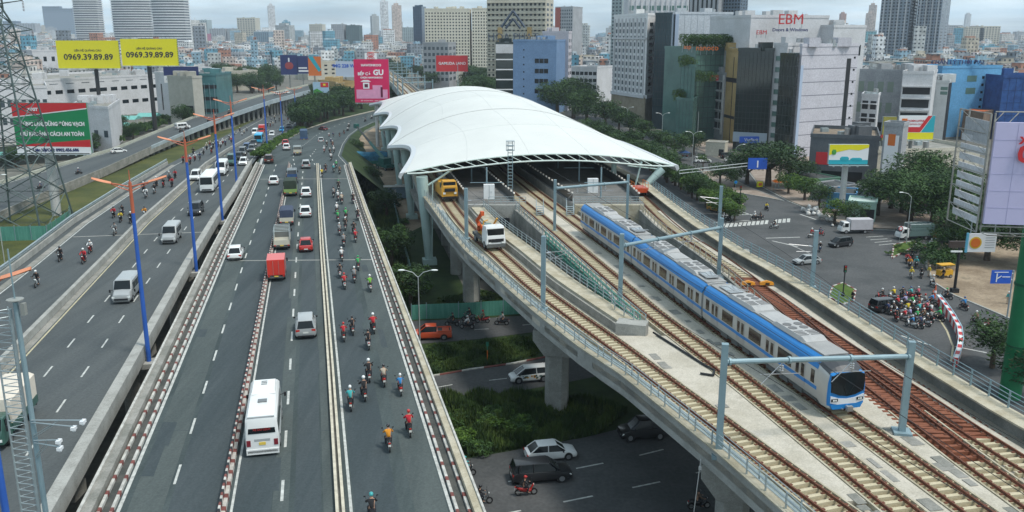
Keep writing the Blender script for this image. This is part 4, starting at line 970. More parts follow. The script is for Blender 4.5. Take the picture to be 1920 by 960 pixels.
def van_proto(L,Wd,H,label,nose=.9,name='van',cat='van',rows=3,stripe=None):
    t=thing(name,label,cat); h=Wd/2; zb=.32 if L<8 else .38; xf=L/2
    b=B(); rs=.14
    def sec(x,w,zt,zb_=zb): return [(x,-w*.93,zb_),(x,-w,zb_+.15),(x,-w,zt*.55),(x,-w*.94,zt-rs*1.2),(x,-w*.80,zt-.02),(x,0,zt+.03),(x,w*.80,zt-.02),(x,w*.94,zt-rs*1.2),(x,w,zt*.55),(x,w,zb_+.15),(x,w*.93,zb_)]
    if nose>.3:
        secs=[sec(-xf,h*.95,H-.12),sec(-xf+.06,h,H),sec(xf-nose*1.55,h,H),sec(xf-nose,h*.97,H*.60+.0),sec(xf-nose*.45,h*.96,H*.53),sec(xf-.05,h*.9,H*.44),sec(xf,h*.8,H*.36)]
    else:
        secs=[sec(-xf,h*.94,H-.2),sec(-xf+.08,h,H),sec(xf-.5,h,H),sec(xf-.15,h*.97,H*.93),sec(xf-.02,h*.95,H*.5),sec(xf,h*.9,H*.42)]
    b.loft(secs); obj('body',b,PW,t,smooth=True)
    zw0,zw1=H*.52,H*.82
    for s in (-1,1):
        n=rows; x0=-xf+.35; x1=xf-(nose*1.6 if nose>.3 else .9)
        for k in range(n):
            a=lerp(x0,x1,k/n)+.05; c=lerp(x0,x1,(k+1)/n)-.05
            b=B(); b.loft([[(a,s*h*.97,zw0),(c,s*h*.97,zw0),(c,s*h*.93,zw1),(a,s*h*.93,zw1)],[(a,s*(h*1.0+.012),zw0),(c,s*(h*1.0+.012),zw0),(c,s*(h*.972),zw1),(a,s*(h*.972),zw1)]]); obj('side_window',b,glass_d,t)
        b=B(); b.box((xf-.08,s*h*.76,H*.30+.05),(.16,h*.34,.18)); obj('headlight',b,lampw,t)
        b=B(); b.box((-xf+.02,s*h*.80,H*.34),(.10,h*.22,.34)); obj('tail_light',b,lampr,t)
        b=B(); b.ptube([(x1+.35,s*h,H*.56),(x1+.55,s*(h+.24),H*.58)],.03,5); b.box((x1+.58,s*(h+.26),H*.54),(.08,.16,.30)); obj('mirror',b,blk,t)
    b=B()
    if nose>.3: b.loft([[(xf-nose*1.0,-h*.86,H*.60),(xf-nose*1.0,h*.86,H*.60),(xf-nose*1.50,h*.78,H*.95),(xf-nose*1.50,-h*.78,H*.95)],[(xf-nose*.97,-h*.86,H*.615),(xf-nose*.97,h*.86,H*.615),(xf-nose*1.46,h*.78,H*.965),(xf-nose*1.46,-h*.78,H*.965)]])
    else: b.loft([[(xf-.1,-h*.88,H*.47),(xf-.1,h*.88,H*.47),(xf-.3,h*.84,H*.88),(xf-.3,-h*.84,H*.88)],[(xf+.0,-h*.86,H*.48),(xf+.0,h*.86,H*.48),(xf-.10,h*.82,H*.88),(xf-.10,-h*.82,H*.88)]])
    obj('windscreen',b,glass_d,t)
    b=B(); b.loft([[(-xf+.1,-h*.76,H*.60),(-xf+.1,h*.76,H*.60),(-xf+.1,h*.70,H*.85),(-xf+.1,-h*.70,H*.85)],[(-xf-.015,-h*.76,H*.60),(-xf-.015,h*.76,H*.60),(-xf+.015,h*.70,H*.85),(-xf+.015,-h*.70,H*.85)]]); obj('rear_window',b,glass_d,t)
    b=B(); b.box((-xf-.01,0,H*.40),(.03,.5,.15)); obj('number_plate',b,plate,t)
    b=B(); b.box((xf-.0,0,zb+.2),(.08,Wd*.7,.2)); obj('grille',b,blk,t)
    b=B(); b.box((-xf,0,zb+.06),(.1,Wd*.9,.16)); b.box((xf-.06,0,zb+.0),(.12,Wd*.86,.14)); obj('bumper',b,PG,t)
    wheels(t,(-L*.29,L*.31),h,.34 if L<6.2 else .42,.22)
    return t
def truck_proto(L,Wd,H,label,cargo='box',cabp=PW,cargom=None,name='truck'):
    t=thing(name,label,'truck'); h=Wd/2; xf=L/2; cl=1.6
    b=B()
    def sec(x,w,zt,zb_=.5): return [(x,-w,zb_),(x,-w,zt*.6),(x,-w*.92,zt-.08),(x,-w*.82,zt),(x,w*.82,zt),(x,w*.92,zt-.08),(x,w,zt*.6),(x,w,zb_)]
    ch=min(H*.82,2.25); b.loft([sec(xf-cl,h*.93,ch-.05),sec(xf-.45,h*.93,ch),sec(xf-.12,h*.91,ch*.62),sec(xf,h*.86,ch*.50)]); obj('cab',b,cabp,t,smooth=True)
    b=B(); b.loft([[(xf-.5,-h*.8,ch*.93),(xf-.5,h*.8,ch*.93),(xf-.2,h*.8,ch*.62),(xf-.2,-h*.8,ch*.62)],[(xf-.40,-h*.8,ch*.95),(xf-.40,h*.8,ch*.95),(xf-.09,h*.8,ch*.65),(xf-.09,-h*.8,ch*.65)]]); obj('windscreen',b,glass_d,t)
    for s in (-1,1):
        b=B(); b.loft([[(xf-1.3,s*h*.9,ch*.6),(xf-.55,s*h*.9,ch*.6),(xf-.65,s*h*.88,ch*.9),(xf-1.3,s*h*.88,ch*.9)],[(xf-1.3,s*h*.955,ch*.6),(xf-.55,s*h*.955,ch*.6),(xf-.65,s*h*.915,ch*.9),(xf-1.3,s*h*.915,ch*.9)]]); obj('side_window',b,glass_d,t)
        b=B(); b.box((xf-.02,s*h*.7,.78),(.1,.3,.18)); obj('headlight',b,lampw,t)
        b=B(); b.box((xf-.3,s*(h+.12),ch*.68),(.1,.18,.4)); obj('mirror',b,blk,t)
        b=B(); b.box((-xf+.0,s*h*.82,.68),(.08,.22,.14)); obj('tail_light',b,lampr,t)
    b=B(); b.bb(-xf+.05,xf-cl+.3,-h*.45,h*.45,.45,.72); b.bb(-xf+.02,-xf+.1,-h*.9,h*.9,.45,.62); obj('chassis',b,und,t)
    b=B(); x0,x1=-xf,xf-cl-.08
    if cargo=='box':
        b.bb(x0,x1,-h,h,.78,H); obj('cargo_box',b,cargom,t)
        b=B(); b.bb(x0-.03,x0,-h*.96,-.015,.85,H-.08); b.bb(x0-.03,x0,.015,h*.96,.85,H-.08); obj('rear_door',b,cargom,t)
        b=B()
        for s in (-.3,.3): b.tube((x0-.05,s,.85),(x0-.05,s,H-.1),.02,n=5)
        for x in (x0,x1): 
            for s in (-1,1): b.tube((x,s*h,.78),(x,s*h,H),.035,n=4)
        obj('door_bar',b,chrome,t)
    elif cargo=='open':
        b.bb(x0,x1,-h,h,.72,.85); b.bb(x0,x1,-h,-h+.06,.85,1.35); b.bb(x0,x1,h-.06,h,.85,1.35); b.bb(x0,x0+.06,-h,h,.85,1.35); obj('cargo_bed',b,cargom,t)
        b=B()
        for k in range(6):
            x=lerp(x0+.1,x1-.05,k/5)
            for s in (-1,1): b.tube((x,s*(h-.05),1.3),(x,s*(h-.05),H),.03,n=4)
            b.tube((x,-h+.05,H),(x,h-.05,H),.03,n=4)
        for s in (-1,1):
            for z in (1.6,(1.6+H)/2,H): b.tube((x0+.1,s*(h-.05),z),(x1,s*(h-.05),z),.025,n=4)
        obj('cage_rails',b,steel,t)
        b=B(); b.box((x1-.35,0,(H+.8)/2),(.05,Wd*.96,H-.8)); obj('headboard',b,PG,t)
    else: # canvas
        b.bb(x0,x1,-h,h,.72,1.3); obj('cargo_bed',b,cabp,t)
        b=B(); b.loft([[(x,-h*.97,1.3),(x,-h*.97,H-.15),(x,-h*.7,H+.02),(x,h*.7,H+.02),(x,h*.97,H-.15),(x,h*.97,1.3)] for x in (x0+.03,lerp(x0,x1,.33),lerp(x0,x1,.66),x1)]); obj('canvas_cover',b,cargom,t)
    b=B(); b.box((-xf-.01,0,.66),(.03,.45,.14)); obj('number_plate',b,platey,t)
    wheels(t,(-L*.27,L*.34),h*.95,.38,.24); return t
def head_of(rib,Y,u,toward=False):
    p,d=rib.at(Y,u); a=math.atan2(d.y,d.x); return a+math.pi if toward else a
def place_on(p,ang,L,rear=True):
    """p: pixel-derived point of the near bumper; returns origin"""
    return Vector((p.x,p.y,p.z))
AM=math.radians(90+12.8); AL=math.radians(90+11)-math.pi
protos={}
def P_(k,f):
    if k not in protos: protos[k]=[f(),False]
    e=protos[k]; return e
def put(k,f,loc,ang,label,remat=None,group=None,scale=None):
    e=P_(k,f); 
    if not e[1]:
        e[1]=True; r=e[0]; r.location=loc; r.rotation_euler[2]=ang; r['label']=label
        if group: r['group']=group
        if scale: r.scale=scale
        if remat:
            for ch in r.children:
                for key,dct in remat.items():
                    if ch.name.split('.')[0]==key:
                        for i,mm in dct.items(): ch.material_slots[i].link='OBJECT'; ch.material_slots[i].material=mm
        return r
    return dup(e[0],loc,ang,label,group if group else '',remat,scale)
S_=('sedan',lambda:car_proto('sedan',4.5,1.78,1.48,'x')); U_=('suv',lambda:car_proto('suv',4.7,1.88,1.75,'x')); V_=('mpv',lambda:car_proto('mpv',4.4,1.76,1.64,'x'))
VN=('van',lambda:van_proto(5.2,1.9,2.25,'x')); MB_=('minibus',lambda:van_proto(6.2,2.0,2.6,'x',nose=.8,rows=4,name='minibus',cat='minibus')); BS=('bus',lambda:van_proto(8.2,2.35,3.05,'x',nose=.2,rows=6,name='bus',cat='bus'))
DIM={'sedan':4.5,'suv':4.7,'mpv':4.4,'van':5.2,'minibus':6.2,'bus':8.2}
def Mc(kf,px,py,paint_,label,ang=None,surf=R,group=None,rear=True,scale=None):
    p=surf(px,py,.012 if surf is R else .05); L=DIM[kf[0]]*(scale[0] if scale else 1)
    a=AM if ang is None else ang; d=Vector((math.cos(a),math.sin(a),0))
    o=p+d*(L/2)*(1 if rear else -1)
    if surf is R: o.z=zroad(o.y)+.012
    return put(kf[0],kf[1],o,a,label,recol(paint_),group,scale)
# --- main flyover traffic (rear views)
Mc(S_,440,490,PW,'white hatchback taxi driving alone in the far left lane')
Mc(U_,574,637,PS,'silver estate car with roof rails, second nearest vehicle ahead of the coach')
Mc(S_,574,474,PR,'red sedan behind the white one in the right car lane')
Mc(S_,573,409,PW,'white sedan just ahead of the red sedan')
Mc(S_,574,371,PW,'white sedan beside the green dump truck')
Mc(S_,513,348,PW,'white sedan alone in the left lane above the blue truck')
Mc(V_,574,317,PS,'silver multi-purpose car next to the yellow motorbike rider')
Mc(U_,504,307,PBr,'dark brown off-roader beside the end of the planted wedge')
Mc(S_,537,281,PW,'white sedan directly behind the small red car')
Mc(S_,535,272,PR,'small red car near the planted wedge')
Mc(S_,602,267,PS,'small silver car ahead of the motorbike crowd')
Mc(S_,611,245,PM,'maroon sedan changing lanes near the wooded median',ang=AM+.5)
a_=AM
def Tr(kf,L,px,py,label,ang=None,surf=R,rear=True):
    p=surf(px,py,.012 if surf is R else .05); a=AM if ang is None else ang; d=Vector((math.cos(a),math.sin(a),0)); o=p+d*(L/2)*(1 if rear else -1)
    if surf is R: o.z=zroad(o.y)+.012
    kf.location=o; kf.rotation_euler[2]=a; kf['label']=label; return kf
Tr(truck_proto(4.9,1.95,2.55,'x','box',POr,paint('box_red',(.60,.035,.02))),4.9,519,529,'bright red box truck in the middle of the main flyover')
Tr(truck_proto(6.2,2.05,2.5,'x','open',PW,PC_),6.2,529,470,'white truck with empty caged cargo bed ahead of the red box truck')
Tr(truck_proto(5.6,1.95,2.35,'x','canvas',PC_,M('navy_tarpaulin',(.045,.06,.10),.8,var=.2)),5.6,538,425,'cream truck under a navy tarpaulin')
Tr(truck_proto(6.0,2.2,2.7,'x','canvas',PGn,M('dark_green_tarp',(.03,.045,.03),.85,var=.2)),6.0,545,369,'green dump truck with dark tarpaulin')
Tr(truck_proto(4.6,1.8,2.1,'x','open',PBl,PBl),4.6,548,340,'small blue pickup truck ahead of the green dump truck')
Tr(truck_proto(4.8,1.8,2.0,'x','open',PC_,PC_),4.8,558,291,'cream light truck driving up the far part of the main flyover')
Tr(truck_proto(8.0,2.4,3.3,'x','canvas',PBl,M('blue_tarpaulin',(.05,.09,.15),.8,var=.2)),8.0,570,263,'large blue covered lorry farthest up the main flyover')
# --- coach
def coach(L,Wd,H,lab):
    t=van_proto(L,Wd,H,lab,nose=.2,name='coach',cat='coach',rows=6); h=Wd/2
    for o in list(t.children):
        if o.name.startswith('rear_window') or o.name.startswith('tail_light') or o.name.startswith('number_plate'): bpy.data.objects.remove(o)
    x=-L/2
    b=B(); b.loft([[(x+.1,-.82*h,H*.60),(x+.1,.82*h,H*.60),(x+.12,.78*h,H*.80),(x+.12,-.78*h,H*.80)],[(x-.02,-.82*h,H*.60),(x-.02,.82*h,H*.60),(x+.01,.78*h,H*.80),(x+.01,-.78*h,H*.80)]]); rw=obj('rear_window',b,glass_d,t)
    text('XE DU LỊCH',.20,t,M('red_lettering',(.5,.03,.03),.5,var=0),(x-.03,0,H*.70),(math.pi/2,0,-math.pi/2),ext=.004)
    for s in (-1,1):
        b=B(); b.box((x,s*h*.82,H*.36),(.06,.26,.42)); obj('tail_light',b,M('dark_tail_lamp',(.20,.02,.03),.3,var=0),t)
    b=B(); b.box((x-.005,0,H*.43),(.02,1.0,.16)); obj('trim_bar',b,M('trim_grey',(.35,.37,.37),.4,var=0),t)
    b=B(); b.box((x-.015,0,H*.34),(.03,.42,.2)); obj('number_plate',b,platey,t)
    b=B(); b.box((x+.02,0,H*.135),(.14,Wd*.98,.36)); obj('rear_bumper',b,PW,t)
    b=B(); b.loft([[(L*.06,-.78*h,H+.01),(L*.06,.78*h,H+.01),(L*.42,.74*h,H+.01),(L*.42,-.74*h,H+.01)],[(L*.08,-.72*h,H+.12),(L*.08,.72*h,H+.12),(L*.40,.70*h,H+.12),(L*.40,-.70*h,H+.12)]]); obj('air_conditioner',b,PW,t)
    b=B(); 
    for k in range(3): b.box((L*.27+k*.28,0,H+.13),(.12,.4,.03))
    b.box((-L*.12,0,H+.06),(.5,.6,.06)); obj('roof_hatch',b,PG,t)
    b=B(); b.tube((-L*.49,-.8*h,H+.03),(-L*.49,.8*h,H+.03),.05,n=6); obj('roof_spoiler',b,PS,t)
    return t
Tr(coach(7.1,2.12,2.75,'x'),7.1,494,856,'big white coach nearest the camera, seen from behind with red lettering in its rear window')
# --- left flyover traffic (front views, toward the camera)
def Lc(kf,px,py,pt,lab,ang=None,scale=None): return Mc(kf,px,py,pt,lab,AL if ang is None else ang,R,None,False,scale)
Lc(VN,228,571,PS,'silver white van with red stickers on its bonnet, nearest van on the left flyover')
Lc(VN,316,459,PS,'silver van with boxy nose behind the minibus on the left flyover')
Lc(U_,364,406,PK,'black car beside the blue lamp post on the left flyover')
Lc(BS,388,362,PW,'white bus with big dark windscreen on the left flyover')
Lc(U_,364,340,PW,'white off-roader beside the white bus',scale=(1,1,1))
Lc(MB_,413,330,PW,'white minibus right behind the white bus')
Lc(S_,455,311,PW,'white sedan next to the dark green jeep')
Lc(U_,431,312,PDG,'dark green high-roofed jeep behind the white minibus',scale=(1.1,1.05,1.25))
Lc(S_,446,300,PK,'black sedan squeezed between the jeep and the white sedan')
Lc(U_,453,292,PG,'grey off-roader in the left flyover queue')
Lc(S_,471,284,PG,'dark grey sedan beside the edge of the planted wedge')
Lc(V_,461,282,PBl,'dark blue car in the queue behind the grey off-roader')
Lc(S_,474,273,PK,'black sedan behind the cyan bus')
Lc(VN,477,254,PW,'white van left of the cyan bus')
Lc(BS,484,268,PCy,'bright cyan bus in the far left queue',scale=(.8,.95,.9))
Lc(U_,509,256,PW,'white off-roader right of the cyan bus')
Lc(U_,511,252,PG,'grey green off-roader close behind the white off-roader') if False else None
Lc(V_,528,247,PCy,'teal blue car beside the tip of the planted wedge')
Lc(S_,541,240,PK,'black sedan at the foot of the wooded median')
Lc(S_,556,234,PW,'white car emerging beside the first trees of the wooded median')
def colr(t,m):
    for ch in t.children:
        if ch.name.split('.')[0] in('cargo_box',): ch.data.materials[0]=m
    return t
Tr(truck_proto(5.5,2.1,3.0,'x','box',paint('lorry_red',(.55,.04,.03)),paint('lorry_red',(.55,.04,.03))),5.5,490,251,'bright red lorry behind the cyan bus under the far ramp',ang=AL,rear=False)
Tr(truck_proto(6.8,2.3,3.0,'x','canvas',PDG,M('cream_canvas',(.62,.56,.47),.8,var=.1)),6.8,-22,850,'dark green lorry with cream canvas roof at the left edge behind the ladder mast',ang=AL,rear=False)
# cars on far ramp
def Wz(z): return lambda px,py,dz=0: W(px,py,z)+Vector((0,0,dz))
Mc(S_,208,288,PW,'white sedan on the near end of the grey ramp',math.radians(40),Wz(1.6))
Mc(S_,172,290,PW,'white car parked under the awnings beside the ramp',math.radians(200),Wz(0.02))
Mc(VN,330,243,PW,'white van climbing the grey ramp',math.radians(50),Wz(2.9))
Mc(S_,515,178,PW,'white car high on the bend of the ramp',math.radians(60),Wz(7.2)); Mc(S_,532,176,PW,'second white car high on the bend of the ramp, farther right',math.radians(60),Wz(7.6))
# --- lower street
Mc(S_,985,862,PW,'white sedan with black sunroof on the lower street',math.radians(12),W)
Mc(U_,958,902,PK,'black estate-like off-roader on the lower street beside the red scooter',math.radians(10),W,scale=(1.08,1.05,1))
Mc(V_,955,716,PW,'white people carrier with colourful side stickers half hidden by the pier',math.radians(193),W,rear=False)
b_=[o for o in SC.objects if o.get('label','').startswith('white people carrier')][0]
b=B()
rs=random.Random(2)
for k in range(16): b.box((rs.uniform(-1.1,1.0),.895,rs.uniform(.5,.85)),(rs.uniform(.1,.3),.012,rs.uniform(.08,.2)),0,rs.randrange(3))
obj('side_sticker',b,[PBl,PY,PDG],b_)
Mc(U_,1160,822,PK,'black jeep in the deep shade under the railway deck',math.radians(188),W,rear=False,scale=(.95,1,1.1))
def pickup(lab):
    t=car_proto('suv',5.1,1.85,1.75,lab)
    for o in list(t.children):
        n=o.name.split('.')[0]
        if n in('glasshouse','roof','pillars'):
            for v in o.data.vertices:
                if v.co.x<-.6: v.co.x=-.6-(-.6-v.co.x)*.05
        if n=='body':
            for s in o.material_slots: s.material=POr
        elif n in('roof','pillars'): o.data.materials[0]=POr
    b=B(); b.bb(-2.35,-.85,-.72,.72,1.06,1.085); obj('load_bed',b,blk,t)
    b=B(); 
    for s in (-1,1): b.bb(-2.42,-.8,s*.84-.05,s*.84+.05,1.02,1.2)
    b.bb(-2.46,-2.38,-.88,.88,1.0,1.2); obj('bed_side',b,POr,t); return t
t=pickup('orange red pickup truck on the lower street beside the flyover edge'); p=W(808,634,.05); t.location=(p.x,p.y,.05); t.rotation_euler[2]=math.radians(185)
# --- right-hand intersection
Mc(V_,1557,464,PK,'black people carrier turning in the middle of the crossroads',math.radians(205),W,rear=False)
Mc(S_,1489,496,PS,'silver sedan half behind a steel post at the edge of the viaduct',math.radians(195),W,rear=False)
Mc(VN,1357,400,PY,'yellow van waiting at the stop line',math.radians(-62),W,rear=False,scale=(.85,.95,.85))
Mc(S_,1385,402,PW,'white taxi with red roof waiting beside the yellow van',math.radians(-60),W,rear=False)
Mc(U_,1372,388,PK,'black car between the yellow van and the white taxi',math.radians(-60),W,rear=False)
Mc(U_,1635,585,PK,'black car at the edge of the waiting motorbike crowd',math.radians(20),W)
for px,py,kf,pt,a,lab in ((1302,305,U_,PW,0,'white off-roader parked at the front of the pavement row'),(1352,297,U_,PK,10,'black pickup parked below the small beige hut'),(1358,303,S_,PW,0,'white sedan second in the row of parked cars'),(1372,310,U_,PW,0,'white off-roader last in the row of parked cars'),(1284,296,S_,PK,60,'black sedan behind the blue motorbike shelter'),(1228,257,S_,PW,30,'white car under the roadside trees below the stone arches'),(1240,262,V_,PW,30,'white car parked beside the glass tower entrance'),(1276,258,S_,PW,20,'white sedan parked in front of the green glass building'),(1200,246,S_,PG,30,'grey car in the shade near the stone base'),(1410,306,S_,PS,10,'silver car half hidden by the spreading tree')):
    Mc(kf,px,py,pt,lab,math.radians(a),W)
t=truck_proto(5.9,2.0,2.7,'x','box',PW,M('ribbed_box_light_grey',(.50,.48,.50),.5,var=.08)); Tr(t,5.9,1573,437,'white truck with light grey box body parked at the corner kerb',ang=math.radians(184),surf=W,rear=False)
t=truck_proto(6.4,2.1,2.9,'x','open',PW,PT); Tr(t,6.4,1682,449,'truck with white cab and grey-green caged bed behind the small island',ang=math.radians(188),surf=W,rear=False)
b=B()
for s in (-1,1):
    for k in range(3): b.bb(-3.1,1.4,s*1.0-.03,s*1.0+.03,1.35+k*.52,1.78+k*.52)
b.bb(-3.15,-3.1,-1,1,1.3,2.9); obj('side_board',b,PT,t)
Mc(S_,1640,452,PW,'white car hidden behind the box truck',math.radians(184),W) if False else None
# --- rail vehicles at the platforms
yl=M('machine_yellow',(.55,.28,.03),.5,var=.12); rd=M('crane_orange_red',(.55,.09,.02),.5,var=.1)
def xz(P,y): return Vector((xat(P,y),y,ZR))
t=thing('road_rail_truck','white truck with orange and yellow crane gear standing on the leftmost track','truck',xz(CA,104.5)+Vector((.1,0,0)),math.atan2(-1,.33)+.0)
def rrtruck(t):
    b=B(); b.loft([[(x,-1.15,z0),(x,-1.2,z1*.6),(x,-1.1,z1),(x,1.1,z1),(x,1.2,z1*.6),(x,1.15,z0)] for x,z0,z1 in ((1.2,.6,2.75),(2.6,.6,2.8),(2.95,.6,2.0),(3.05,.5,1.7))]); obj('cab',b,PW,t,smooth=True)
    b=B(); b.bb(2.72,3.02,-1.0,1.0,1.75,2.55); obj('windscreen',b,glass_d,t)
    b=B(); b.bb(2.98,3.1,-.95,.95,.95,1.35); obj('grille',b,blk,t)
    b=B(); b.bb(2.95,3.15,-1.15,1.15,.35,.75); obj('bumper',b,PG,t)
    for s in (-1,1): b=B(); b.bb(3.0,3.18,s*.8-.15,s*.8+.15,.8,.98); obj('headlight',b,lampw,t)
    b=B(); b.bb(-3.2,1.2,-1.15,1.15,.7,1.1); obj('flatbed',b,und,t)
    b=B(); b.bb(-2.4,.2,-.7,.3,1.1,2.0); b.bb(-.4,.9,.2,1.0,1.1,2.4); b.tube((-.2,.6,2.2),(.6,.9,3.3),.12,n=6); b.tube((.9,-.9,1.1),(.9,-.9,3.1),.08,n=6); b.tube((.9,-.9,3.1),(.3,-.2,3.1),.07,n=6); obj('crane_base',b,yl,t)
    b=B(); b.tube((-.6,-.5,1.6),(-.2,-1.4,3.0),.22,n=8); b.tube((-.2,-1.4,3.0),(.9,-1.1,4.1),.22,n=8); b.tube((-1.6,-.8,1.5),(.1,-1.3,2.6),.18,n=8); b.box((1.0,-1.1,4.1),(.5,.4,.5)); obj('crane_arm',b,rd,t)
    b=B(); b.tube((-1.8,.4,1.2),(-1.8,.4,2.2),.5,n=12); obj('cable_drum',b,PDG,t)
    wheels(t,(-2.0,2.0),1.15,.48,.3)
rrtruck(t)
t=thing('track_machine','yellow boxy track machine parked in the mouth of the station on the left','maintenance train',xz(CA,136),math.atan2(-1,.27))
def tmach(t,c):
    b=B(); b.loft([[(x,-1.2,z0),(x,-1.25,z1*.7),(x,-1.0,z1),(x,1.0,z1),(x,1.25,z1*.7),(x,1.2,z0)] for x,z0,z1 in ((-3,.7,2.5),(1.0,.7,2.5),(1.6,.7,3.1),(2.9,.7,3.1),(3.2,.7,2.2))]); obj('body',b,c,t)
    b=B(); b.bb(2.95,3.12,-.95,.95,2.2,2.95); obj('windscreen',b,glass_d,t)
    for s in (-1,1): 
        b=B(); b.bb(3.18,3.28,s*.85-.18,s*.85+.18,1.1,1.4); obj('headlight',b,lampw,t)
        b=B(); b.bb(1.7,2.7,s*1.24-.02,s*1.24+.02,2.0,2.8); obj('side_window',b,glass_d,t)
    b=B(); b.bb(-3.1,3.3,-1.0,1.0,.35,.75); b.bb(3.25,3.36,-.8,.8,1.5,2.0); obj('underframe',b,blk,t); wheels(t,(-2,2),.9,.42,.14)
tmach(t,yl)
t=thing('track_trolley','orange rail trolley on the right-hand track under the roof edge','maintenance trolley',xz(CDc,139)+Vector((0,0,0)),math.atan2(-1,.15))
b=B(); b.loft([[(x,-1.1,.5),(x,-1.2,1.2),(x,1.2,1.2),(x,1.1,.5)] for x in (-1.6,1.6)]); obj('bin',b,POr,t); b=B()
for s in (-1,1):
    for x in (-1.5,0,1.5): b.tube((x,s*1.15,1.2),(x,s*1.15,2.1),.04,n=5)
    b.tube((-1.5,s*1.15,2.1),(1.5,s*1.15,2.1),.04,n=5); b.tube((-1.5,s*1.15,1.65),(1.5,s*1.15,1.65),.03,n=5)
obj('guard_rail',b,M('rail_orange',(.6,.18,.03),.5,var=0),t); b=B(); b.bb(-1.5,1.5,-.8,.8,.3,.5); obj('underframe',b,blk,t); wheels(t,(-1,1),.9,.3,.12)
# ================================================= MOTORBIKES AND RIDERS
def skin_me(name,V,E,rad,sub=1,mats=()):
    me=bpy.data.meshes.new(name); me.from_pydata(V,E,[]); o=bpy.data.objects.new(name,me); COL.objects.link(o)
    m=o.modifiers.new('s','SKIN'); m.use_smooth_shade=True; o.modifiers.new('u','SUBSURF').levels=sub
    for i,r in enumerate(rad): me.skin_vertices[0].data[i].radius=(r,r) if not hasattr(r,'__len__') else r
    me.skin_vertices[0].data[0].use_root=True
    dg=bpy.context.evaluated_depsgraph_get(); r=bpy.data.meshes.new_from_object(o.evaluated_get(dg)); r.name=name
    bpy.data.objects.remove(o); r.materials.clear()
    for mm in mats: r.materials.append(mm)
    r.polygons.foreach_set('use_smooth',[True]*len(r.polygons)); return r
skin_c=M('skin',(.42,.24,.16),.6,var=0); dk_cloth=M('dark_trousers',(.03,.032,.04),.85,var=.1); bag_k=M('dark_cloth',(.02,.02,.022),.9,var=.1)
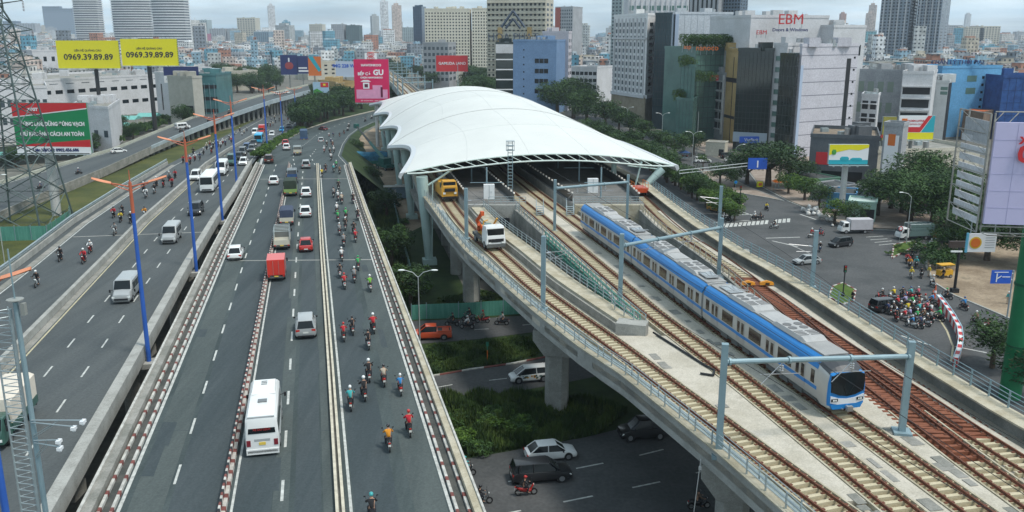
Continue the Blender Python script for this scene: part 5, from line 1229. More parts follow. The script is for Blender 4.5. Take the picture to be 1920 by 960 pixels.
def person_meshes(pose):
    if pose=='ride': J=dict(pel=(-.22,0,.86),sp=(-.20,0,1.06),ch=(-.12,0,1.30),nk=(-.07,0,1.46),hd=(-.04,0,1.60),sh=.19,el=(.10,.30,1.13),wr=(.34,.30,1.05),ha=(.42,.28,1.03),hip=.10,kn=(.20,.20,.80),an=(.10,.18,.36),to=(.30,.18,.30))
    else: J=dict(pel=(0,0,.92),sp=(0,0,1.08),ch=(0,0,1.32),nk=(0,0,1.48),hd=(.02,0,1.62),sh=.19,el=(0,.26,1.10),wr=(.12,.27,.88),ha=(.16,.27,.80),hip=.10,kn=(.04,.11,.50),an=(0,.11,.10),to=(.17,.12,.05))
    V=[J['pel'],J['sp'],J['ch'],J['nk'],J['hd'],(J['hd'][0]+.01,0,J['hd'][2]+.09)]; E=[(0,1),(1,2),(2,3),(3,4),(4,5)]; Rr=[(.13,.15),(.12,.14),(.13,.17),.055,.095,.075]
    for s in (-1,1):
        k=len(V); V+=[(J['ch'][0],s*J['sh'],J['ch'][2]+.04)]+[(x,s*y,z) for x,y,z in (J['el'],J['wr'],J['ha'])]; Rr+=[.055,.042,.032,.04]; E+=[(2,k),(k,k+1),(k+1,k+2),(k+2,k+3)]
        k=len(V); V+=[(J['pel'][0]+.03,s*J['hip'],J['pel'][2]-.04)]+[(x,s*y,z) for x,y,z in (J['kn'],J['an'],J['to'])]; Rr+=[.085,.06,.042,.035]; E+=[(0,k),(k,k+1),(k+1,k+2),(k+2,k+3)]
    body=skin_me('person',V,E,Rr,1,[skin_c])
    V=[J['pel'],J['sp'],J['ch'],(J['nk'][0],0,J['nk'][2]-.05)]; E=[(0,1),(1,2),(2,3)]; Rr=[(.165,.175),(.155,.165),(.16,.2),.08]
    for s in (-1,1):
        k=len(V); w=J['wr']; V+=[(J['ch'][0],s*J['sh'],J['ch'][2]+.04)]+[(x,s*y,z) for x,y,z in (J['el'],w)]; Rr+=[.085,.068,.055]; E+=[(2,k),(k,k+1),(k+1,k+2)]
    jac=skin_me('jacket',V,E,Rr,1,[bag_k])
    V=[(J['pel'][0],0,J['pel'][2]+.04),(J['pel'][0],0,J['pel'][2]-.03)]; E=[(0,1)]; Rr=[(.15,.17),(.14,.165)]
    for s in (-1,1):
        k=len(V); V+=[(J['pel'][0]+.03,s*J['hip'],J['pel'][2]-.05)]+[(x,s*y,z) for x,y,z in (J['kn'],J['an'])]; Rr+=[.105,.08,.062]; E+=[(1,k),(k,k+1),(k+1,k+2)]
    tro=skin_me('trousers',V,E,Rr,1,[dk_cloth])
    h=J['hd']; b=B(); b.ball((h[0]-.01,0,h[2]+.06),(.145,.125,.13),n=12,k=8); 
    b.bb(h[0]+.07,h[0]+.16,-.08,.08,h[2]+.06,h[2]+.09); hel=b.mesh('helmet',PW,True)
    b=B()                                  # face: eyes, nose, mouth, ears; shoes
    for s in (-1,1): b.ball((h[0]+.09,s*.035,h[2]+.005),.012,0,6,4); b.ball((h[0],s*.095,h[2]-.01),(.02,.012,.03),1,6,4)
    b.ball((h[0]+.105,0,h[2]-.025),(.016,.012,.022),1,6,4); b.bb(h[0]+.09,h[0]+.096,-.022,.022,h[2]-.065,h[2]-.055,2)
    face=b.mesh('face',[blk,skin_c,M('lips',(.3,.1,.08),.6,var=0)])
    b=B()
    for s in (-1,1): a=J['an']; b.loft([[(a[0]-.07,s*a[1]-.045,a[2]-.07),(a[0]-.07,s*a[1]+.045,a[2]-.07),(a[0]-.06,s*a[1]+.04,a[2]+.03),(a[0]-.06,s*a[1]-.04,a[2]+.03)],[(a[0]+.18,s*a[1]-.045,a[2]-.09),(a[0]+.18,s*a[1]+.045,a[2]-.09),(a[0]+.17,s*a[1]+.04,a[2]-.04),(a[0]+.17,s*a[1]-.04,a[2]-.04)]])
    sho=b.mesh('shoes',blk)
    return body,jac,tro,hel,face,sho
PRIDE=person_meshes('ride'); PSTAND=person_meshes('stand')
def person(me,loc,ang,label,jc,hc,tc=None,group=None,full=True,cat='person'):
    o=bpy.data.objects.new('person',me[0]); COL.objects.link(o); o.location=loc; o.rotation_euler[2]=ang; tag(o,label,cat,group)
    for nm,m,mm in (('jacket',me[1],jc),('trousers',me[2],tc or dk_cloth),('helmet',me[3],hc))+((('face',me[4],None),('shoes',me[5],None)) if full else ()):
        if nm=='helmet' and hc is None: continue
        c=bpy.data.objects.new(nm,m); COL.objects.link(c); c.parent=o
        if mm: c.material_slots[0].link='OBJECT'; c.material_slots[0].material=mm
    return o
def bike_parts():
    out={}
    b=B()
    b.loft([[(-.85,-.05,.72),(-.85,.05,.72),(-.85,.03,.84),(-.85,-.03,.84)],[(-.5,-.15,.45),(-.5,.15,.45),(-.5,.12,.78),(-.5,-.12,.78)],[(-.05,-.15,.35),(-.05,.15,.35),(-.05,.11,.74),(-.05,-.11,.74)],[(.18,-.10,.30),(.18,.10,.30),(.18,.08,.50),(.18,-.08,.50)],[(.40,-.17,.36),(.40,.17,.36),(.42,.16,.60),(.42,-.16,.60)],[(.50,-.14,.75),(.50,.14,.75),(.55,.12,.95),(.55,-.12,.95)],[(.62,-.08,.85),(.62,.08,.85),(.62,.08,1.0),(.62,-.08,1.0)]]); out['body']=b.mesh('body',PR,True)
    b=B(); b.loft([[(-.80,-.09,.80),(-.80,.09,.80),(-.80,.07,.88),(-.80,-.07,.88)],[(-.35,-.15,.77),(-.35,.15,.77),(-.35,.13,.85),(-.35,-.13,.85)],[(.02,-.09,.73),(.02,.09,.73),(.02,.07,.79),(.02,-.07,.79)]]); out['seat']=b.mesh('seat',blk)
    b=B(); b.tube((0,-.045,0),(0,.045,0),.29,n=18); out['wheel']=b.mesh('wheel',dark)
    b=B(); b.tube((0,-.052,0),(0,.052,0),.17,n=12); out['rim']=b.mesh('rim',chrome)
    b=B(); b.tube((.66,0,.29),(.50,0,.98),.035,n=6); b.tube((.48,-.33,1.04),(.48,.33,1.04),.018,n=5)
    for s in (-1,1): b.tube((.5,s*.25,1.04),(.5,s*.34,1.22),.01,n=4); b.box((.5,s*.36,1.26),(.03,.12,.07))
    out['handlebar']=b.mesh('handlebar',blk)
    b=B(); b.ball((.62,0,.93),(.05,.08,.07),0,8,5); out['headlight']=b.mesh('headlight',lampw)
    b=B(); b.box((-.88,0,.74),(.04,.16,.08)); out['tail_light']=b.mesh('tail_light',lampr)
    b=B(); b.box((-.92,0,.58),(.02,.19,.14)); out['number_plate']=b.mesh('number_plate',plate)
    b=B(); b.tube((-.25,-.17,.30),(-.85,-.2,.38),.05,n=7); b.bb(-.35,.1,-.12,.12,.2,.42); out['engine']=b.mesh('engine',und)
    # everything joined for tiny far copies
    return out
BP=bike_parts()
def joined():
    b=B(); mats=[]
    me=bpy.data.meshes.new('motorbike'); bm=bmesh.new(); mi=[]
    for nm,off in (('body',(0,0,0)),('seat',(0,0,0)),('wheel',(.66,0,.29)),('wheel',(-.62,0,.29)),('handlebar',(0,0,0)),('number_plate',(0,0,0)),('engine',(0,0,0))):
        n0=len(bm.faces); bm.from_mesh(BP[nm]); bm.verts.ensure_lookup_table(); bm.faces.ensure_lookup_table()
        vs={v for f in bm.faces[n0:] for v in f.verts}
        for v in vs: v.co+=Vector(off)
        idx=0 if nm=='body' else (2 if nm=='number_plate' else 1)
        for f in bm.faces[n0:]: f.material_index=idx
    bm.to_mesh(me); bm.free()
    for m in (PR,blk,plate): me.materials.append(m)
    return me
BJ=joined()
def bike(loc,ang,label,bc,group=None,full=True,cat='motorbike'):
    if not full:
        o=bpy.data.objects.new('motorbike',BJ); COL.objects.link(o); o.location=loc; o.rotation_euler[2]=ang; tag(o,label,cat,group); o.material_slots[0].link='OBJECT'; o.material_slots[0].material=bc; return o
    o=bpy.data.objects.new('motorbike',BP['body']); COL.objects.link(o)
    t=thing('motorbike',label,cat,loc,ang,group); o.name='body'; o.parent=t; o.material_slots[0].link='OBJECT'; o.material_slots[0].material=bc
    for nm in ('seat','handlebar','headlight','tail_light','number_plate','engine'):
        c=bpy.data.objects.new(nm,BP[nm]); COL.objects.link(c); c.parent=t
    for x in (.66,-.62):
        c=bpy.data.objects.new('wheel',BP['wheel']); COL.objects.link(c); c.parent=t; c.location=(x,0,.29); d=bpy.data.objects.new('rim',BP['rim']); COL.objects.link(d); d.parent=c
    return t
CL={'black':(.018,.018,.02),'white':(.62,.63,.62),'grey':(.22,.23,.23),'red':(.42,.02,.03),'green':(.03,.33,.10),'teal':(.05,.34,.34),'blue':(.03,.20,.45),'yellow':(.60,.45,.03),'orange':(.60,.24,.02),'beige':(.42,.36,.28),'brown':(.14,.09,.06),'navy':(.03,.05,.12),'pink':(.5,.12,.16),'lime':(.14,.40,.05),'lilac':(.32,.30,.48)}
def CM(c): return M('cloth_'+c,CL[c],.85,var=.12,scale=5)
def PM_(c): return {'black':PK,'red':PR,'white':PW,'grey':PG,'blue':PBl,'navy':PN}[c]
SEEN={}
def rider(px,py,jc,hc,bc,ang,where,surf=R,full=True,group=None,two=None,dz=.012):
    p=surf(px,py,dz) if surf is R else surf(px,py)+Vector((0,0,dz))
    bl='%s motorbike %s'%(bc,where); pl='%s-clad rider %s'%(jc,where)
    g1=g2=None
    if group: bl='small %s motorbike %s'%(bc,group); pl='small %s-clad rider %s'%(jc,group); g1='motorbikes '+group; g2='riders '+group
    if two: bl='%s motorbike carrying two people %s'%(bc,where or group)
    bike(p,ang,bl,PM_(bc),g1,full); pr_=person(PRIDE,p,ang,pl,CM(jc),PM_(hc) if hc in('black','red','white','grey','blue','navy') else M('helmet_'+hc,CL[hc],.3,var=0),None,g2,full)
    s_=rq.uniform(.93,1.06); pr_.scale=(s_*rq.uniform(.95,1.1),s_*rq.uniform(.9,1.1),s_)
    if two: person(PRIDE,p+Vector((-math.cos(ang)*.42,-math.sin(ang)*.42,.04)),ang,'pillion passenger in %s top %s'%(two,where or group),CM(two),PM_('white'),None,g2,full)
rq=random.Random(11)
# main flyover, rear views (nearest first)
for px,py,jc,hc,bc,wh in (
 (698,975,'black','teal','black','cut off by the bottom edge of the picture'),
 (729,840,'orange','black','grey','nearest but one, riding beside the red-clad rider'),
 (767,813,'red','red','black','near the right kerb ahead of the orange-shirted rider'),
 (658,765,'teal','white','black','closest to the cream lane kerb'),
 (683,747,'black','white','black','just ahead of the teal-jacketed rider'),
 (751,737,'blue','white','red','near the right kerb, in the group of five'),
 (720,720,'beige','black','red','in the middle of the group of five'),
 (692,712,'black','white','grey','leading the group of five at its left'),
 (691,652,'black','black','white','alone between the two groups'),
 (700,622,'red','white','black','at right beside the drain strip, level with the silver estate car'),
 (645,637,'red','red','black','by the cream lane kerb beside the silver estate car'),
 (661,625,'black','black','grey','one bike ahead of the left red rider'),
 (694,545,'lime','white','white','alone at right in the bright green shirt'),
 (646,540,'red','red','white','level with the red box truck, by the lane kerb'),
 (665,528,'grey','white','black','between the green shirt and the red shirt'),
 (638,519,'black','black','white','hugging the lane kerb ahead of the red rider'),
 (672,505,'green','green','black','ahead of the grey rider in mid lane'),
 (641,488,'white','white','black','in white by the lane kerb'),
 (645,461,'grey','grey','black','level with the caged truck'),
 (667,453,'red','red','black','with wide red bags at right'),
 (664,438,'black','black','grey','following the right kerb above the red bags'),
 (637,440,'grey','white','black','grey and white, by the lane kerb beside the tarpaulin truck'),
 (648,431,'black','white','grey','mid lane beside the tarpaulin truck'),
 (634,415,'green','green','black','left one of two green ride-hailing riders'),
 (649,411,'green','green','black','right one of two green ride-hailing riders'),
 (632,400,'white','white','black','white, just ahead of the two green riders'),
 (671,412,'black','black','navy','squeezed against the right kerb, dark, nearer one'),
 (662,381,'black','black','navy','squeezed against the right kerb, dark, farther one'),
 (641,382,'beige','white','black','rearmost of a tight row of three'),(634,376,'white','white','black','middle of a tight row of three'),(626,370,'grey','black','black','foremost of a tight row of three'),
 (635,356,'black','green','black','alone above the row of three'),
 (604,332,'yellow','black','black','in the yellow raincoat by the lane kerb'),(611,323,'black','black','red','right beside the yellow raincoat'),(626,323,'teal','white','black','in teal, nearer of a close pair'),(631,315,'green','white','black','in green, farther of a close pair'),(637,326,'brown','black','black','at right of the teal one')):
    rider(px,py,jc,hc,bc,AM+rq.uniform(-.05,.05),wh,full=py>370)
for px,py in ((608,286),(626,287),(621,301),(613,276),(621,271),(624,275),(617,257),(625,257),(637,257),(645,252),(652,246),(654,238),(685,228),(697,223),(619,292)):
    rider(px,py,rq.choice(['black','grey','white','navy','brown']),rq.choice(['white','black']),rq.choice(['black','grey','red']),AM-.1 if py>250 else AM-.6,'',full=False,group='far up the motorbike lane, before the road bends away')
# left flyover, front views
for px,py,jc,hc,bc,wh in ((70,537,'black','white','white','nearest on the left flyover'),(114,489,'black','black','black','second from the left edge of the picture'),(158,493,'red','white','red','in red below the white-shirted one'),(170,474,'white','white','red','in a white shirt, above the red one'),(216,440,'grey','black','white','alone, white fairing toward the camera'),(214,408,'red','black','black','leftmost of the five crossing the bridge joint'),(227,416,'yellow','black','black','in a yellow top at the bridge joint'),(230,404,'black','black','navy','directly behind the yellow top'),(246,418,'black','white','black','in black right of the yellow top'),(272,407,'orange','black','white','in orange by the median barrier'),(274,371,'white','black','white','in white with white fairing, nearer'),(270,360,'black','white','black','just behind the white fairing'),(290,363,'black','black','white','left one under the second lamp head'),(294,350,'brown','white','black','upper left of the close four'),(307,351,'black','black','red','in black in the close four'),(318,339,'grey','white','black','in grey in the close four'),(323,350,'red','black','black','in red in the close four'),(329,334,'red','black','black','farther red one by the median')):
    rider(px,py,jc,hc,bc,AL+rq.uniform(-.05,.05),wh,full=py>400)
for px,py in ((344,305),(350,299),(357,308),(363,290),(366,301),(375,300),(382,290),(388,281),(394,274),(397,288),(400,279),(404,270),(409,276),(414,278),(418,271),(423,274),(421,266),(430,264),(434,268),(438,263),(440,257),(446,252),(450,248),(454,257),(458,253),(463,247),(496,240),(502,238),(507,238),(512,236),(517,231),(509,229),(515,224),(524,228),(533,232),(540,226),(547,220),(556,226)):
    rider(px,py,rq.choice(['black','grey','white','navy','brown','red','beige','black']),rq.choice(['white','black','white']),rq.choice(['black','grey','red','white']),AL+rq.uniform(-.1,.1),'',full=False,group='in the dense swarm coming from under the far ramp')
for px,py,z in ((340,248,3.0),(350,243,3.2),(392,228,4),(404,222,4.3),(430,214,5),(148,327,1.3),(77,355,1.0)):
    p=W(px,py,z); rider(px,py,rq.choice(['black','navy','grey']),'white','black',math.radians(50),'',surf=lambda a,b_,z=z:W(a,b_,z),full=False,group='scattered along the grey ramp',dz=.03)
# right-hand junction
for px,py,jc,hc,bc,a,wh in ((1414,413,'white','white','black',200,'left one behind the zebra crossing'),(1425,413,'black','black','black',200,'right one behind the zebra crossing'),(1437,395,'yellow','black','black',280,'in a yellow top alone on the avenue'),(1451,429,'black','black','white',190,'standing on the zebra crossing'),(1522,446,'red','white','white',20,'in red, left of a pair passing the corner'),(1538,443,'navy','black','pink' if 0 else 'red',20,'in navy, right of a pair passing the corner'),(1537,472,'black','white','blue',250,'in front of the black people carrier'),(1357,416,'white','white','black',290,'left one ahead of the yellow van'),(1367,415,'black','black','black',290,'right one ahead of the yellow van'),
 (1773,562,'black','green','black',150,'beside the tip of the red and white barrier'),(1806,581,'blue','blue','black',100,'in blue on the road by the dirt verge'),(1828,609,'brown','white','black',100,'in brown behind the blue one'),(1850,622,'pink','pink','white',95,'in pink at the far right road'),(1759,602,'green','green','black',120,'in green inside the barrier curve'),(1748,538,'grey','white','white',90,'beside the yellow-clad person at the verge'),(1708,522,'yellow','yellow','white',250,'in a yellow raincoat past the islet'),(1727,521,'black','black','black',250,'in black next to the yellow raincoat'),(1717,502,'teal','teal','black',250,'in a teal raincoat'),(1705,503,'orange','red','black',250,'in an orange jacket behind the teal one'),(1700,494,'red','black','black',250,'in red behind the orange jacket'),(1709,486,'black','black','black',250,'in black beside the triangular island'),(1718,474,'beige','white','black',250,'in beige beside the triangular island'),(1736,474,'red','white','white',250,'with a red basket load'),(1745,467,'white','white','red',250,'in a white shirt by the hedge'),(1753,456,'orange','orange','black',250,'in an orange raincoat by the hedge')):
    rider(px,py,jc,hc,bc,math.radians(a),wh,surf=W,dz=.05)
cols=['black','navy','grey','green','red','white','teal','yellow','black','blue','brown','lilac','black','pink','black']
k=0
for row,(x0,x1,y0,y1,n) in enumerate(((1654,1722,562,557,5),(1656,1744,577,574,8),(1661,1746,590,588,8),(1680,1742,602,601,6),(1706,1738,614,613,3))):
    for i in range(n):
        px=lerp(x0,x1,i/(n-1))+rq.uniform(-3,3); py=lerp(y0,y1,i/(n-1))+rq.uniform(-3,3)
        rider(px,py,cols[(k*7)%15],rq.choice(['white','black','white','red','blue']),rq.choice(['black','grey','red','white']),math.radians(rq.uniform(80,130)),'',surf=W,dz=.05,full=True,group='waiting bunched together behind the red and white barrier'); k+=1
# lower street
for px,py,jc,hc,bc,a,wh in ((876,617,'white','white','black',175,'on the dark lower street, rider in white'),(848,612,'black','black','black',175,'leftmost by the green site fence'),(905,606,'brown','red','red',175,'right behind the green site fence'),(879,602,'black','black','grey',175,'in the shade between the white shirt and the fence'),(941,610,'grey','black','black',175,'farthest right on the dark lower street'),(986,929,'black','red','red',8,'on the bright red scooter beside the black off-roader'),(902,946,'black','black','grey',8,'cut off by the edge of the flyover'),(872,893,'teal','teal','black',8,'half hidden behind the flyover rail'),(1310,955,'brown','black','black',8,'parked below the pier at the bottom edge')):
    rider(px,py,jc,hc,bc,math.radians(a),wh,surf=W,dz=.05)
# people on foot
for px,py,jc,hc,tc_,lab in ((1598,567,'black',None,None,'person in dark clothes standing at the edge of the round island'),(1741,520,'yellow','beige','beige','person in yellow standing on the dirt verge by the cart'),(1889,572,'teal','white','beige','street vendor in teal at the right end of the dirt verge'),(1337,378,'brown',None,None,'person in brown crossing near the hedge median'),(1246,300,'white',None,None,'person in white under the avenue trees'),(1768,525,'black','beige',None,'person in a conical straw hat beside the yellow cart')):
    o=person(PSTAND,W(px,py,.0)+Vector((0,0,.05 if px<1650 else .16)),math.radians(200),lab,CM(jc),(M('helmet_'+hc,CL[hc],.6,var=0) if hc else None),CM(tc_) if tc_ else None)
# ================================================= BUILDINGS
def face_pts(a,c): 
    d=Vector((c.x-a.x,c.y-a.y,0)); L=d.length; d/=L; n=Vector((d.y,-d.x,0)); return d,n,L
def building(name,label,L,N_,R_,top,wall,specs=(),cat='building',base_z=0,roof=True,par=.9,clutter=4,near=True,depth=None,seed=1,roofm=None,zb=0.,group=None):
    """L,N,R: base pixels of left, nearest and right corners (z=0). specs: list of (face 0/1,type,params)"""
    l=W(*L,0); n=W(*N_,0); 
    if R_ is None:
        d=(n-l).normalized(); q=Vector((-d.y,d.x,0)); r=n+q*(depth or 15)
    else: r=W(*R_,0)
    if L==N_: pass
    k=l+(r-n); h=top if isinstance(top,float) else ZT(n,top)
    t=thing(name,label,cat,(n.x,n.y,0)); o=Vector((n.x,n.y,0)); l,n,r,k=[Vector((v.x-o.x,v.y-o.y,0)) for v in (l,n,r,k)]
    if group: t['group']=group
    b=B(); b.prism([(v.x,v.y) for v in (l,n,r,k)],zb,h,0,1); obj('wall',b,[wall,roofm or conc_d],t)
    rs=random.Random(seed)
    if roof:
        b=B(); c=(l+n+r+k)/4
        P=[l,n,r,k]
        for i in range(4):
            a,e=P[i],P[(i+1)%4]; d,nn,LL=face_pts(a,e); m_=(a+e)/2; b.box((m_.x,m_.y,h+par/2),(LL+.24,.26,par),math.atan2(d.y,d.x))
        obj('roof_parapet',b,wall,t)
        for j in range(clutter*2+(2 if clutter else 0)):
            u,v=rs.uniform(.15,.85),rs.uniform(.15,.85); p=l.lerp(n,u)+(k-l)*v; b=B(); ty=rs.randrange(3)
            if ty==0: b.box((p.x,p.y,h+1.3),(3.5,2.8,2.6),rs.random()*.3); obj('stair_hut',b,wall,t)
            elif ty==1:
                b.tube((p.x,p.y,h+.3),(p.x,p.y,h+2.0),.7,n=12); b.box((p.x,p.y,h+.15),(1.4,1.4,.3)); obj('water_tank',b,chrome,t)
            else: b.box((p.x,p.y,h+.5),(1.8,1.1,1.0),rs.random()); obj('air_conditioner',b,steel,t)
    budget=95
    for sp in specs:
        f,ty,z0,z1=sp[:4]; kw=sp[4] if len(sp)>4 else {}
        a,c=(l,n) if f==0 else (n,r) if f==1 else (k,l); d,nn,LL=face_pts(a,c); ang=math.atan2(d.y,d.x)
        z0=z0 if z0>=0 else h+z0; z1=h if z1 is None else z1; z1=z1 if z1>0 else h+z1
        x0=kw.get('x0',0.)*LL; x1=kw.get('x1',1.)*LL; m_=kw.get('m',glass_w)
        def bx(b,xa,xb,za,zb_,pr,th=.1):
            m0=a+d*((xa+xb)/2)+nn*(pr-th/2); b.box((m0.x,m0.y,(za+zb_)/2),(xb-xa,th,zb_-za),ang)
        if ty=='win':
            rows,cols=kw['r'],kw['c']; fw,fh=kw.get('w',.5),kw.get('h',.5); fr=kw.get('frame'); cw=(x1-x0)/cols; rh=(z1-z0)/rows; rest=B()
            for i in range(rows):
                for j in range(cols):
                    xa=x0+cw*(j+.5-fw/2); za=z0+rh*(i+.5-fh/2)
                    solo=near and budget>0 and rows*cols<=95
                    b=B() if solo else rest
                    bx(b,xa,xa+cw*fw,za,za+rh*fh,.04)
                    if kw.get('arch'):
                        pass
                    if solo:
                        w_=obj('window',b,m_,t); budget-=1
                        if fr:
                            s=B(); bx(s,xa-.12,xa+cw*fw+.12,za-.16,za-.02,.18,.2); obj('sill',s,fr,w_)
            if rest.v: 
                w_=obj('window_grid',rest,m_,t); w_['kind']='stuff'
        elif ty=='band':
            rows=kw['r']; fh=kw.get('h',.5); rh=(z1-z0)/rows
            for i in range(rows):
                b=B(); za=z0+rh*(i+.5-fh/2); bx(b,x0+.1,x1-.1,za,za+rh*fh,kw.get('p',.05),kw.get('th',.1)); obj(kw.get('n','window_band'),b,m_,t)
        elif ty=='vert':
            cols=kw['c']; fw=kw.get('w',.2); cw=(x1-x0)/cols
            for j in range(cols):
                b=B(); xa=x0+cw*(j+.5-fw/2); bx(b,xa,xa+cw*fw,z0,z1,kw.get('p',.3),kw.get('th',.4)); obj(kw.get('n','pilaster'),b,m_,t)
        elif ty=='grid':
            b=B(); 
            for i in range(kw['r']+1): z=lerp(z0,z1,i/kw['r']); bx(b,x0,x1,z-.06,z+.06,.07)
            for j in range(kw['c']+1): x=lerp(x0,x1,j/kw['c']); bx(b,max(0,x-.05),min(LL,x+.05),z0,z1,.065)
            g_=obj('mullion_grid',b,kw.get('m',steel_b),t)
        elif ty=='panel':
            b=B(); bx(b,x0,x1,z0,z1,kw.get('p',.06),kw.get('th',.12)); obj(kw.get('n','panel'),b,m_,t)
        elif ty=='text':
            p=a+d*((x0+x1)/2)+nn*kw.get('p',.3); text(kw['s'],kw['size'],t,m_,(p.x,p.y,(z0+z1)/2),(math.pi/2,0,ang),ext=.12,bold=kw.get('b',.02))
    return t,h
wht=M2('white_render',(.52,.52,.52),(.60,.60,.61),.15,.8,c3=(.50,.50,.49)); gry=M2('grey_render',(.30,.31,.32),(.38,.39,.40),.12,.85); lil=M2('pale_lilac_panel',(.50,.49,.53),(.55,.54,.58),.1,.6); crm=M2('cream_render',(.46,.43,.35),(.54,.51,.42),.12,.85)
stone=M2('sandstone_cladding',(.26,.22,.15),(.34,.29,.21),.3,.85); sky_b=M2('sky_blue_wall',(.10,.30,.52),(.13,.36,.60),.1,.7); dus_b=M2('dusty_blue_panel',(.16,.26,.42),(.19,.30,.47),.1,.6); och=M2('ochre_panel',(.36,.25,.10),(.44,.31,.14),.2,.7); pnk=M2('pinkish_white_wall',(.50,.47,.50),(.56,.53,.56),.12,.8)
redm=M('sign_red',(.55,.025,.03),.5,var=0); navm=M('sign_navy',(.02,.03,.12),.5,var=0); wm=M('sign_white',(.75,.75,.75),.5,var=0); orm=M('sign_orange',(.62,.15,.02),.5,var=0); yem=M('sign_yellow',(.74,.66,.01),.5,var=.03); grm=M('sign_green',(.01,.22,.08),.5,var=.03); blm=M('sign_blue',(.02,.10,.50),.5,var=0); pkm=M('sign_crimson_pink',(.58,.01,.09),.5,var=0); lvm=M('led_panel_lavender',(.50,.47,.66),.6,var=.02); tlm=M('sign_teal',(.02,.35,.42),.5,var=0)
# --- right avenue row, front to back
building('office_block','white panelled office block with one tall black slot and horizontal seams',(1484,296),(1488,297),(1592,287),88,lil,
 [(1,'band',1,-.5,dict(r=8,h=.055,m=M('seam_dark',(.20,.20,.23),.7,var=0),n='seam',p=.03)),(1,'panel',2,-3.5,dict(x0=.80,x1=.875,m=blk,n='black_slot')),(1,'win',2,-1.5,dict(r=8,c=1,x0=.90,x1=.98,w=.4,h=.16,m=glass_d)),(1,'panel',0,-5.2,dict(x0=-.0,x1=.045,m=M('pale_blue_edge',(.38,.46,.58),.6,var=0),n='blue_edge')),(1,'panel',-1,-1,dict(x0=.0,x1=.001,m=blk))][:4]+[],clutter=5)
building('glass_office','dark mirrored glass block pressed against the white panelled office',(1450,292),(1478,297),(1496,292),106,glass_k,[(0,'grid',1,None,dict(r=10,c=5,m=M('dark_mullion',(.03,.035,.035),.4,var=0))),(1,'grid',1,None,dict(r=10,c=2,m=M('dark_mullion',(0,0,0))))],clutter=1,seed=3)
building('office_tower','white office tower with big red EBM letters on its crown',(1393,268),(1535,262),None,34,wht,
 [(0,'band',-16,-5,dict(r=2,h=.42,x0=.45,x1=.95,m=glass_w)),(0,'win',6,-8,dict(r=8,c=1,x0=.30,x1=.42,w=.8,h=.5,m=glass_g)),(0,'panel',-1,-1,dict(x0=0,x1=.01,m=wht)),(0,'text',0,None,dict(x0=.36,x1=.64,s='',size=1,m=redm))][:2],depth=26,clutter=3,seed=5)
def onface(t,s,x,y,z,size,mat_,ang=0,bold=.05): text(s,size,t,mat_,(x,y,z),(math.pi/2,0,ang),ext=.15,bold=bold)
def sign_on(label,s,px,py,Y,size,mat_,cat='sign',name='roof_sign',bold=.06,ang=0,sub=None,back=None):
    p=WY(px,py,Y); t=thing(name,label,cat,p,ang); text(s,size,t,mat_,(0,0,0),(math.pi/2,0,0),ext=.15,bold=0)
    if sub: text(sub[0],sub[1],t,sub[2],(0,0,sub[3]),(math.pi/2,0,0),ext=.08,bold=.03)
    b=B()
    for k in (-1,0,1): b.tube((k*size*.8,.3,-size*.9),(k*size*.8,.3,size*.5),.08,n=4)
    obj('sign_frame',b,steel,t); return t
yE=W(1465,266,0).y-1.0
building('office_wing','lower white wing with window column between the two dark glass blocks',(1437,287),(1462,290),None,86,wht,[(0,'win',4,-2,dict(r=8,c=1,x0=.15,x1=.95,w=.85,h=.42,m=glass_g,frame=gry))],depth=14,clutter=1,seed=6)
building('penthouse','terraced white penthouse block with awnings right of the red letters',(1545,266),(1604,262),None,52,wht,[(0,'band',-1,-1.5,dict(r=1,h=.3,m=glass_w))][:0]+[(0,'win',26,-3,dict(r=1,c=6,x0=.1,x1=.9,w=.8,h=.4,m=glass_d))],depth=14,seed=9)
sign_on('big red letters EBM with dark tagline on the crown of the white office tower','EBM',1483,37,yE-4,4.6,redm,sub=('Doors & Windows',1.5,navm,-3.2)); sign_on('small red EBM letters at the left shoulder of the white office tower','EBM',1428,61,yE-4,1.9,redm)
building('glass_office','big black mirrored glass block with a pale blue entrance band',(1373,284),(1436,288),(1448,284),96,glass_k,[(0,'grid',5,None,dict(r=14,c=9,m=M('dark_mullion',(0,0,0)))),(0,'panel',3.2,6.2,dict(m=M('pale_blue_entrance_band',(.30,.36,.42),.5,var=0),p=.4,th=.5,n='entrance_band')),(0,'panel',0.2,3.2,dict(x0=.1,x1=.9,m=glass_w,n='entrance_glass'))],clutter=2,seed=7)
t=thing('shop_sign','blue bank-like sign over the entrance of the black glass block','sign',WY(1406,262,W(1406,286,0).y-1.6)); b=B(); b.bb(-3.2,3.2,-.15,.15,-1,1); obj('sign_board',b,blm,t); text('VietBank',1.2,t,wm,(.4,-.2,0),(math.pi/2,0,0),ext=.02)
building('narrow_house','ochre gold clad tower house with sloping dark ribbons',(1352,262),(1376,270),(1381,262),96,och,[(0,'panel',20,21.5,dict(m=blk,x0=.1,x1=1.,n='ribbon')),(0,'panel',8,9,dict(m=blk,x0=.1,x1=.9,n='ribbon')),(0,'panel',0,-2,dict(x0=.62,x1=.66,m=blk,n='ribbon'))],clutter=1,seed=2)
building('narrow_house','slim grey house with white floor frames and a small red sign on top',(1329,257),(1352,263),None,141,gry,[(0,'win',3,-2.,dict(r=5,c=3,w=.7,h=.72,m=glass_d)),(0,'band',2,-.5,dict(r=6,h=.12,m=wht,n='floor_frame',p=.35,th=.4)),(0,'panel',2,None,dict(x0=.9,x1=1.,m=wht,p=.3,th=.35,n='side_frame'))],depth=10,clutter=1,seed=4)
